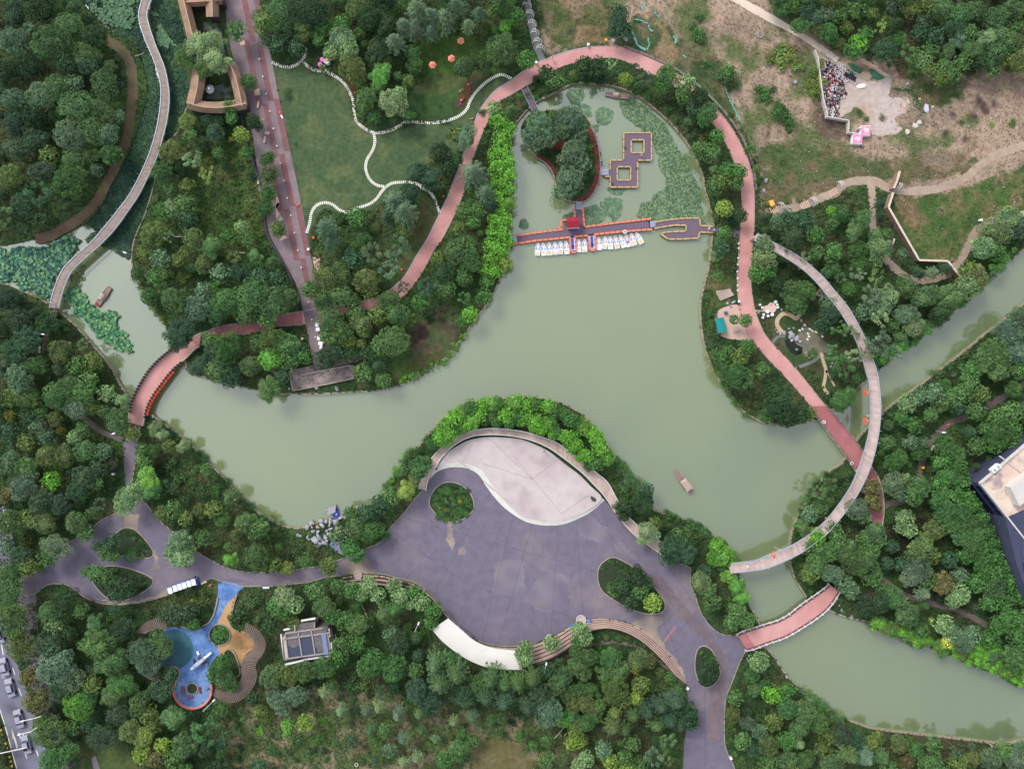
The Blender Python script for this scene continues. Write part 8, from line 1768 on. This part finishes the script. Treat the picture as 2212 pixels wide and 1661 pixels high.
dcols = [(60, 30, 40), (150, 40, 60), (220, 120, 120), (230, 230, 235), (235, 230, 225), (40, 44, 64), (30, 30, 44), (150, 130, 120), (180, 160, 150), (210, 200, 200), (110, 30, 46), (90, 130, 150)]
mb = MB()
for _ in range(1500):
 x, y = R.uniform(1766, 1834), R.uniform(124, 254)
 if not inpoly(x, y, DEB): continue
 ci_ = int(float(vnoise(x, y, 11, 55)) * 12); c = srgb(*dcols[(ci_ + R.choice([0, 0, 1, 3, 5])) % 12])
 mb.box(P(x, y, R.uniform(.05, .5)), (R.uniform(.15, .7), R.uniform(.1, .4), R.uniform(.04, .25)), R.uniform(0, 3.14), R.uniform(-.3, .3), 0, tuple(v * .8 for v in c))
o = mb.build('demolition_debris', m_leafq, attr=True); tag(o, kind='stuff')
mb = MB()
for _ in range(260):
 x, y = R.choice([(1940, 205), (1990, 235), (1950, 268), (1790, 100), (1990, 270), (1960, 200)]); x += R.gauss(0, 14); y += R.gauss(0, 12)
 mb.box(P(x, y, .1), (R.uniform(.1, .3), R.uniform(.08, .2), .1), R.uniform(0, 3), col=tuple(v * .7 for v in srgb(*R.choice([(220, 210, 200), (190, 170, 150), (180, 190, 185), (160, 130, 110)]))))
for _ in range(700):
 x, y = R.uniform(1640, 2212), R.uniform(20, 470)
 if rget(FIELD, x, y): mb.box(P(x, y, .1), (R.uniform(.1, .3), R.uniform(.08, .2), .1), R.uniform(0, 3), col=tuple(v * .7 for v in srgb(*R.choice([(220, 210, 200), (200, 180, 160), (120, 90, 80), (230, 230, 230)]))))
o = mb.build('scattered_litter', m_leafq, attr=True); tag(o, kind='stuff')
for i, (x, y, w, h_) in enumerate(((2001, 234, 1.6, 2.6), (1960, 285, 1.3, 1.6), (1977, 272, 1.8, 1.5), (1986, 265, 1.4, 1.2), (1942, 238, 1.2, .9), (1953, 228, 1.4, 1.8), (1962, 222, 1.0, 1.4), (1986, 215, .8, .8), (1959, 182, .9, .9), (2014, 232, .9, 1.0))):
 q = [(x + w / S / 2 * math.cos(t) * R.uniform(.75, 1.1), y + h_ / S / 2 * math.sin(t) * R.uniform(.75, 1.1)) for t in np.linspace(0, 6.28, 9, endpoint=False)]
 mb = MB(); mb.prism(wpoly(q), 0, R.uniform(.15, .4), taper=.75)
 o = mb.build('rubbish_heap', mat('lilac_sheet', srgb(196, 184, 206), var=.2, scale=3) if i == 0 else MATS['sawn_timber'] if i > 3 else m_par)
 tag(o, ['crumpled lilac and white plastic sheet on the field right of the rubble yard', 'pale slab lowest in the rubbish group', 'wide pale slab in the lower rubbish group', 'pale crumpled sheet right in the lower rubbish group', 'small tan slab at the right rim of the rubble yard', 'tan heap between rubble yard and lilac sheet', 'upper tan heap left of the lilac sheet', 'tiny tan heap above the lilac sheet', 'tan slab above the rubble yard rim', 'small tan slab right of the lilac sheet'][i], 'rubbish heap')
# pink square signs with white characters
def sign(x, y, a, strokes, lb):
 o = empty('square_sign', P(x, y, 0), a, label=lb, cat='sign')
 mb = MB(); mb.box((0, 0, .6), (2.3, 2.35, 1.2)); mb.build('box', m_white, o)
 mb = MB(); mb.box((0, 0, 1.22), (2.2, 2.1, .06)); mb.build('panel', mat('pink_sign', srgb(222, 130, 168), var=.03), o)
 for n_, (x0, y0, x1, y1, w) in enumerate(strokes):
  dx, dy = x1 - x0, y1 - y0; L_ = math.hypot(dx, dy)
  mb = MB(); mb.box(((x0 + x1) / 2, (y0 + y1) / 2, 1.27 + n_ * .003), (L_ + w * .3, w * .62, .04), math.atan2(dy, dx)); mb.build('brush_stroke', m_white, o)
sc_ = 1 / 260.0
def sk(pts, cx_, cy_): return [((a - cx_) * sc_ * 1.05, -(b - cy_) * sc_ * 1.05, (c - cx_) * sc_ * 1.05, -(d - cy_) * sc_ * 1.05, w) for a, b, c, d, w in pts]
sign(1864.6, 286, -.02, sk([(1300, 640, 1420, 600, .26), (1350, 700, 1680, 710, .22), (1530, 600, 1560, 680, .24), (1520, 610, 1690, 720, .18), (1360, 740, 1480, 640, .15), (1540, 720, 1430, 890, .22), (1560, 760, 1520, 940, .22), (1600, 820, 1670, 870, .3), (1500, 780, 1400, 820, .14), (1420, 700, 1640, 760, .2)], 1495, 770), 'upper pink square sign with a white brushed character and white edge')
sign(1847.3, 304, -.07, sk([(790, 1110, 920, 1110, .18), (800, 1120, 740, 1230, .22), (740, 1240, 880, 1240, .2), (900, 1110, 870, 1240, .16), (820, 1170, 890, 1180, .12), (990, 1050, 1000, 1130, .24), (990, 1130, 910, 1350, .26), (930, 1170, 1060, 1150, .16), (900, 1230, 1040, 1220, .16), (880, 1290, 1030, 1250, .16)], 885, 1195), 'lower pink square sign with a white brushed character')
rock(1862, 1 + 313, .5, 'x').location; rocks[-1]['o'].name = 'rock'; tag(rocks[-1]['o'], 'white boulder at the right foot of the lower pink sign', 'rock')
# netting scraps round the ring bank
for i, (s_, w) in enumerate((("1372,43 1385,45 1400,52", 2.2), ("1402,55 1405,65 1412,68", 2.5), ("1368,70 1372,85 1380,100 1395,108", 4), ("1398,108 1402,95 1400,82", 2.5), ("1455,78 1460,88 1458,95", 3), ("1566,188 1572,205 1578,222", 2), ("1580,222 1588,240 1598,262", 2), ("1395,5 1390,15 1388,22", 2.5), ("1476,120 1482,125", 2.5), ("1414,25 1425,40", 1.5))):
 mb = MB(); c = catmull(pl(s_), 2.5); c = [(x + R.uniform(-1, 1), y + R.uniform(-1, 1)) for x, y in c]; a, b = strip(c, w); ribbon(mb, a, b, 0, .12)
 o = mb.build('netting_scrap', mat('turquoise_net', srgb(96, 172, 160), var=.2, fine=.2)); tag(o, ['turquoise netting strip left of the netted tree foot', 'turquoise netting scrap right of the netted tree', 'broad turquoise netting strip below the netted tree', 'turquoise netting scrap inside the netted bed', 'turquoise netting scrap beside the sandy strip', 'upper turquoise netting trail on the outer bank', 'lower turquoise netting trail on the outer bank', 'turquoise netting scrap near the top edge', 'turquoise netting scrap at the sandy strip end', 'thin turquoise netting line above the sandy strip'][i], 'netting')
# tyres, lids in the field
for x, y, lb in ((1642, 77, 'round grey concrete lid in the brown field'), (1933, 178, 'round grey lid')):
 if y < 100:
  o = empty('manhole_cover', P(x, y, 0), label=lb, cat='manhole'); mb = MB(); mb.tube([(.7 * math.cos(t), .7 * math.sin(t), .2) for t in np.linspace(0, 6.29, 17)], .12, 6, cap=False); mb.build('rim', m_rockt, o); mb = MB(); disc(mb, 0, 0, 0, .6, 16, .2); mb.build('lid', m_slate, o)
o = empty('manhole_cover', P(1717, 178, 0), label='round grey-green lid in the pit left of the rubble yard', cat='manhole'); mb = MB(); disc(mb, 0, 0, 0, .62, 16, .25); mb.build('lid', m_slate, o); mb = MB(); disc(mb, 0, 0, .25, .3, 12, .05); mb.build('handle_plate', m_rail, o)
o = empty('manhole_cover', P(770, 1650, 0), label='round concrete lid with dark centre in the bottom meadow', cat='manhole'); mb = MB(); disc(mb, 0, 0, 0, .5, 16, .25); mb.build('lid', m_conc, o); mb = MB(); disc(mb, 0, 0, .25, .25, 12, .02); mb.build('hole', m_black, o)
# zigzag timber wall
m_tile = mat('weathered_wall_top', srgb(206, 188, 172), var=.15, fine=.15)
for s_, lb in (("1944,370 1938,392 1931,407", 'upper piece of the timber topped garden wall near the white arch'), ("1930,416 1920,448", 'timber topped garden wall piece running down from the white arch'), ("1920,448 1950,500 1986,562", 'long diagonal timber topped garden wall on the right'), ("1986,562 2048,564", 'level timber topped garden wall piece'), ("2048,564 2076,599", 'lowest diagonal timber topped garden wall piece crossing the gravel path')):
 o = empty('garden_wall', (0, 0, 0), label=lb, cat='wall')
 mb = MB(); a, b = strip(pl(s_), 3.2); ribbon(mb, a, b, 0, 2.2); mb.build('wall', mat('brown_wall', srgb(136, 112, 100), var=.15), o)
 q = resample(pl(s_), 6)
 for i in range(len(q) - 1):
  mb = MB(); a, b = strip([q[i], (q[i][0] + (q[i + 1][0] - q[i][0]) * .92, q[i][1] + (q[i + 1][1] - q[i][1]) * .92)], 4.2); ribbon(mb, a, b, 2.2, 2.4); mb.build('coping_tile', m_tile, o)
def arch_bridge(x, y, a, lb):
 o = empty('white_arch', P(x, y, 0), a, label=lb, cat='arch')
 for d in (-.3, .3): mb = MB(); mb.tube([(math.cos(t) * 1.1, d, .3 + math.sin(t) * 2.0) for t in np.linspace(0, math.pi, 13)], .07, 6); mb.build('hoop', m_railw, o)
 for t in np.linspace(.2, math.pi - .2, 8): mb = MB(); mb.tube([(math.cos(t) * 1.1, -.3, .3 + math.sin(t) * 2), (math.cos(t) * 1.1, .3, .3 + math.sin(t) * 2)], .05, 5); mb.build('rung', m_railw, o)
arch_bridge(1935, 406, 1.1, 'white ladder like arch at the top of the zigzag garden wall'); arch_bridge(1811, 403, 1.9, 'white ladder like arch over the gravel path stairs, upper one'); arch_bridge(1753, 438, 1.9, 'white ladder like arch over the gravel path, middle one'); arch_bridge(1684, 449, 1.8, 'white ladder like arch over the gravel path, lower left one')
for (x0, y0, x1, y1, n_, lb) in ((1664, 457, 1680, 450, 5, 'pale steps at the lower left start of the gravel path'), (1729, 447, 1748, 440, 6, 'pale steps in the middle of the gravel path'), (1790, 421, 1808, 411, 6, 'pale steps below the upper white arch')):
 o = empty('path_steps', (0, 0, 0), label=lb, cat='steps')
 for i in range(n_):
  t = (i + .5) / n_; mb = MB(); mb.box(P(x0 + (x1 - x0) * t, y0 + (y1 - y0) * t, .1 + .03 * i), (.25, 1.7, .12), math.atan2(-(y1 - y0), x1 - x0)); mb.build('step', m_cream, o)
mb = MB(); mb.box((0, 0, .9), (1.2, 1.5, .15), .4, taper=.9); mb.box((0, 0, .4), (.9, 1.1, .8), .4); o = mb.build('information_board', mat('amber_board', srgb(222, 170, 80))); o.location = P(1665, 441, 0); tag(o, 'amber roofed board at the start of the gravel path', 'board')
# benches, bins, boxes, lawn figures
bn = []
def bench(x, y, a, lb, m=None, L_=1.6):
 o = empty('bench', P(x, y, 0), a, label=lb, cat='bench')
 for d in (-.16, 0, .16): mb = MB(); mb.box((0, d, .45), (L_, .12, .06)); mb.build('slat', m or m_tile, o)
 for s_ in (-1, 1): mb = MB(); mb.box((s_ * L_ * .4, 0, .21), (.1, .4, .42)); mb.build('leg', m_rope, o)
for x, y, a, lb in ((2012, 967, 1.1, 'bench right of the woodland path'), (1991, 967, 1.25, 'bench left of the woodland path'), (2100, 874, .6, 'bench below the upper right woodland path'), (88, 755, 1.5, 'bench at the foot of the timber steps'), (442, 1257, .45, 'brown bench beside the blue slope'), (559, 228, 1.4, 'bench upper on the promenade edge'), (573, 303, 1.4, 'bench lower on the promenade edge'), (771, 651, .1, 'bench on the dark pink path bend'), (560, 227 + 165, 1.4, 'bench third down the promenade edge'), (1380, 150, -.35, 'white bench inside the top of the ring path'), (1400, 161, -.35, 'white bench further right inside the ring path'), (1599, 402, 1.5, 'white bench on the inner right side of the ring path'),
     (2320 - 200, 536, 1.3, 'bench beside the right gravel path'), (1928, 523, 1.2, 'thin bench by the gravel loop'), (576, 1268, 0, 'white bench on the path above the playground')):
 bench(x, y, a, lb, m_white if 'white' in lb else None)
bi = []
for x, y, m, lb in ((1158, 138, m_white, 'white litter bin at the foot of the slate steps'), (1270, 100, m_white, 'white sign box on the outer kerb of the ring path'), (1308, 90, m_gold, 'yellow framed box on the bank outside the ring path'), (801, 1340 - 1090, m_bluep, 'blue and white round lawn ornament on the big lawn'), (1594, 652, m_black, 'dark and white cabinet by the sand court path'), (2222 - 600, 1422, m_white, 'white box on the verge right of the oval bed'), (1484, 1484, m_white, 'white bin at the terrace tip'), (1577, 1634, m_white, 'white bin on the right kerb near the bottom'), (657, 753, m_bluep, 'blue box left of the promenade end'), (655, 732, m_cream, 'cream box left of the promenade end'), (679, 515, m_orange, 'orange and white marker on the lawn edge'), (248, 1023, m_white, 'small white box in the wood left of the plaza neck'), (296, 940, m_par, 'cream bin beside the bridge approach'), (1716, 468, m_white, 'x'), (2115, 477, m_white, 'white box left of the gravel loop top'), (1990, 1009, m_gold, 'yellow topped box below the right woodland benches'), (1440, 1174, m_white, 'y'),
     (1425, 1150, m_wallc, 'dark kiosk box among the boardwalk trees'), (668, 540, m_white, 'white box on the promenade edge'), (1497 - 870, 517 + 10, m_white, 'z'), (1273, 1338, m_bluep, 'blue box right of the largest terrace planter'), (1234, 1349, m_bluep, 'blue box left of the largest terrace planter')):
 if len(lb) < 3: continue
 o = empty('cabinet', P(x, y, 0), R.uniform(-.3, .3), label=lb, cat='box'); s_ = .45
 mb = MB(); mb.box((0, 0, .45), (s_, s_, .9)); mb.build('body', m, o); mb = MB(); mb.box((0, 0, .93), (s_ * 1.2, s_ * 1.2, .08)); mb.build('lid', m if m is not m_black else m_white, o)
# stall tables at the end of the promenade
for i, (x, y, w) in enumerate(((687, 702, 8), (688, 712, 8), (690, 731, 7), (694, 742, 10), (695, 750, 6))):
 o = empty('stall_table', P(x, y, 0), -.1, label='white covered stall table at the lower end of the promenade, %s from top' % ORD[i], cat='table', group='white stall tables')
 mb = MB(); mb.box((0, 0, .78), (w * S, .9, .06)); mb.build('tabletop', m_white, o)
 for sx in (-.4, .4):
  for sy in (-.35, .35): mb = MB(); mb.box((sx * w * S, sy, .38), (.05, .05, .75)); mb.build('leg', m_rail, o)
# small painted figures in the two flower beds
fg = [(756, 174, 1, 'red'), (760, 183, 0, 'white'), (762, 189, 2, 'orange'), (765, 198, 2, 'orange'), (767, 201, 0, 'white'), (1018, 181, 3, 'blue'), (1012, 183, 4, 'yellow'), (1014, 195, 2, 'orange'), (999, 194, 4, 'yellow'), (994, 197, 0, 'white'), (1002, 212, 2, 'orange'), (1000, 216, 3, 'blue'), (997, 219, 1, 'red'), (995, 227, 3, 'blue')]
FM = [m_white, m_br, m_orange, m_bluep, m_gold]
fi_ = []
for x, y, c, nm in fg:
 o = empty('garden_figure', P(x, y, 0), R.uniform(0, 6)); mb = MB(); mb.tube([(0, 0, 0), (0, 0, .5)], .28, 9, r2=.16); mb.build('body', FM[c], o)
 mb = MB(); mb.tube([(0, 0, .48), (.02, 0, .62), (.04, 0, .78)], .18, 9, r2=.1); mb.build('head', FM[(c + 4) % 5] if nm != 'white' else m_orange, o)
 fi_.append(dict(o=o, x=x, label='small %s garden figure in the %s brown flower bed' % (nm, 'left' if x < 900 else 'right')))
uniq(fi_, None)
for f_ in fi_: tag(f_['o'], f_['label'], 'garden figure')
# small orange lantern flowers
for i, (x, y) in enumerate(((605, 244), (643, 444), (868, 583), (958, 425), (1145, 127), (257, 1073), (186, 1310), (456, 1262), (1020, 1 + 256), (438 - 79, 1464), (2045, 918))):
 o = empty('red_spotlight', P(x, y, 0), R.uniform(0, 6), label='small orange garden spotlight %s' % ('at the upper promenade edge', 'at the middle promenade edge', 'inside the ring path bend', 'beside the lower stepping stones', 'below the slate steps', 'in the left wood edge', 'below the left fork', 'beside the blue slope', 'near the ring path trees', 'left of the blue play circle', 'beside the right woodland path')[i], cat='spotlight')
 mb = MB(); mb.tube([(0, 0, 0), (0, 0, .35)], .2, 8, r2=.26); mb.build('housing', m_orange, o); mb = MB(); mb.box((.5, 0, .1), (.6, .06, .06)); mb.build('cable_post', m_railw, o)
# white pebbles along the ring path kerb
for i, (x, y) in enumerate(pl("1595,527 1595,537 1594,558 1593,572 1592,587 1593,602 1593,617 1593,628")):
 mb = MB(); disc(mb, 0, 0, 0, .2, 10, .35); o = mb.build('bollard_light', m_white); o.location = P(x, y, .05); tag(o, 'small white bollard on the lake side of the ring path, %s from top' % ORD[i], 'bollard light', 'white bollards on the ring path')
# life rings on the piers
for x, y, lb in ((1350, 501, 'white life ring on the long salmon pier'), (354, 1655 / 4 + 415 - 5, 'white life ring on the left pink bridge')):
 mb = MB(); c = P(x, y, .9); mb.tube([c + Vector((math.cos(t) * .38, math.sin(t) * .38, 0)) for t in np.linspace(0, 6.29, 15)], .1, 6, cap=False); o = mb.build('life_ring', m_white); tag(o, lb, 'life ring')
# bare branches and fallen trunks
for i, (x0, y0, x1, y1) in enumerate(((403, 448, 423, 453), (376, 511, 394, 511), (518, 545, 530, 547), (1198, 1594, 1218, 1570), (292, 122, 312, 114), (763, 571, 776, 575), (2127, 1600, 2175, 1628), (2140, 1605, 2145, 1620))):
 mb = MB(); mb.tube([P(x0, y0, 2), P((x0 + x1) / 2, (y0 + y1) / 2 + 1, 2.4), P(x1, y1, 3)], .12, 6, r2=.05); mb.tube([P((x0 + x1) / 2, (y0 + y1) / 2 + 1, 2.4), P((x0 + x1) / 2 + 5, y0 - 4, 3)], .06, 5, r2=.03)
 o = mb.build('bare_branch', mat('pale_bare_wood', srgb(160, 146, 130))); tag(o, 'pale bare branch ' + ['in the mid-left wood, upper', 'in the mid-left wood, lower', 'among dark trees left of the promenade', 'lying in the wood below the terrace', 'beside the long left boardwalk', 'in the wood inside the stepping stones', 'leaning near the bottom right bank', 'forked by the bottom right bank'][i], 'branch')
# people (a few pixels each)
def person(x, y, z, a, shirt, lb, stride=.12):
 V_ = [(0, 0, .92), (0, 0, 1.15), (0, 0, 1.42), (0, 0, 1.55), (0, .02, 1.68), (.2, 0, 1.40), (.27, .05, 1.12), (.26, .16, .9), (-.2, 0, 1.40), (-.27, -.03, 1.12), (-.26, .02, .9), (.1, 0, .88), (.1, stride, .48), (.1, stride * 1.2, .06), (.1, stride * 1.2 + .14, .03), (-.1, 0, .88), (-.1, -stride, .48), (-.1, -stride * 1.6, .08), (-.1, -stride * 1.6 + .14, .03)]
 E_ = [(0, 1), (1, 2), (2, 3), (3, 4), (2, 5), (5, 6), (6, 7), (2, 8), (8, 9), (9, 10), (0, 11), (11, 12), (12, 13), (13, 14), (0, 15), (15, 16), (16, 17), (17, 18)]
 rad = [.14, .15, .15, .06, .11, .07, .05, .035, .07, .05, .035, .1, .07, .045, .04, .1, .07, .045, .04]
 me = bpy.data.meshes.new('person'); me.from_pydata(V_, E_, []); ob_ = bpy.data.objects.new('body', me); ob_.modifiers.new('skin', 'SKIN')
 for sv, r_ in zip(me.skin_vertices[0].data, rad): sv.radius = (r_, r_)
 me.skin_vertices[0].data[0].use_root = True
 o = empty('person', P(x, y, z), a, label=lb, cat='person')
 b_ = ob_; me.materials.append(mat('shirt_%d_%d_%d' % shirt, srgb(*shirt), var=.03)); COL.objects.link(b_); b_.parent = o; m_ = b_.modifiers.new('sub', 'SUBSURF'); m_.levels = 1; m_.render_levels = 1
 mb = MB(); mb.tube([(0, -.02, 1.66), (0, -.02, 1.74), (0, -.02, 1.81)], .12, 8, r2=.05); mb.build('hair', m_black, o)
for x, y, z, a, sh, lb in ((117, 657, 1.5, .3, (220, 220, 225), 'person in white walking on the lower end of the left boardwalk'), (1023, 1374, .05, 1, (60, 64, 80), 'person in dark clothes at the plaza edge above the canopy'), (1026, 1378, .05, 2, (120, 124, 140), 'person in grey clothes at the plaza edge above the canopy'), (1612, 1222, 4.3, 1.6, (230, 230, 235), 'person in white on the lower left of the raised boardwalk'), (1497, 1216, 4.3, 1.6, (60, 60, 110), 'q'), (1385, 337, .2, .2, (226, 226, 226), 'person in white on the right of the double square deck'),
(436, 1353, .05, 0, (190, 40, 60), 'person in red at the top of the blue play surface'), (515, 1459, .05, 0, (200, 50, 50), 'person in red under the brown pergola'), (453, 1485, .3, 1, (40, 44, 60), 'person in dark clothes by the curved pink bench'), (1193, 130, .06, 0, (230, 220, 220), 'person in white on the ring path near the slate steps'), (1175, 974, .9, 1, (90, 90, 130), 'person on the curved boardwalk above the stage'), (1530, 496, .2, 1, (230, 226, 220), 'person in pale clothes on the zigzag pier'), (1541, 499, .2, 2, (200, 190, 190), 'second person in pale clothes on the zigzag pier, further right')):
 if len(lb) > 3: person(x, y, z, a, sh, lb)
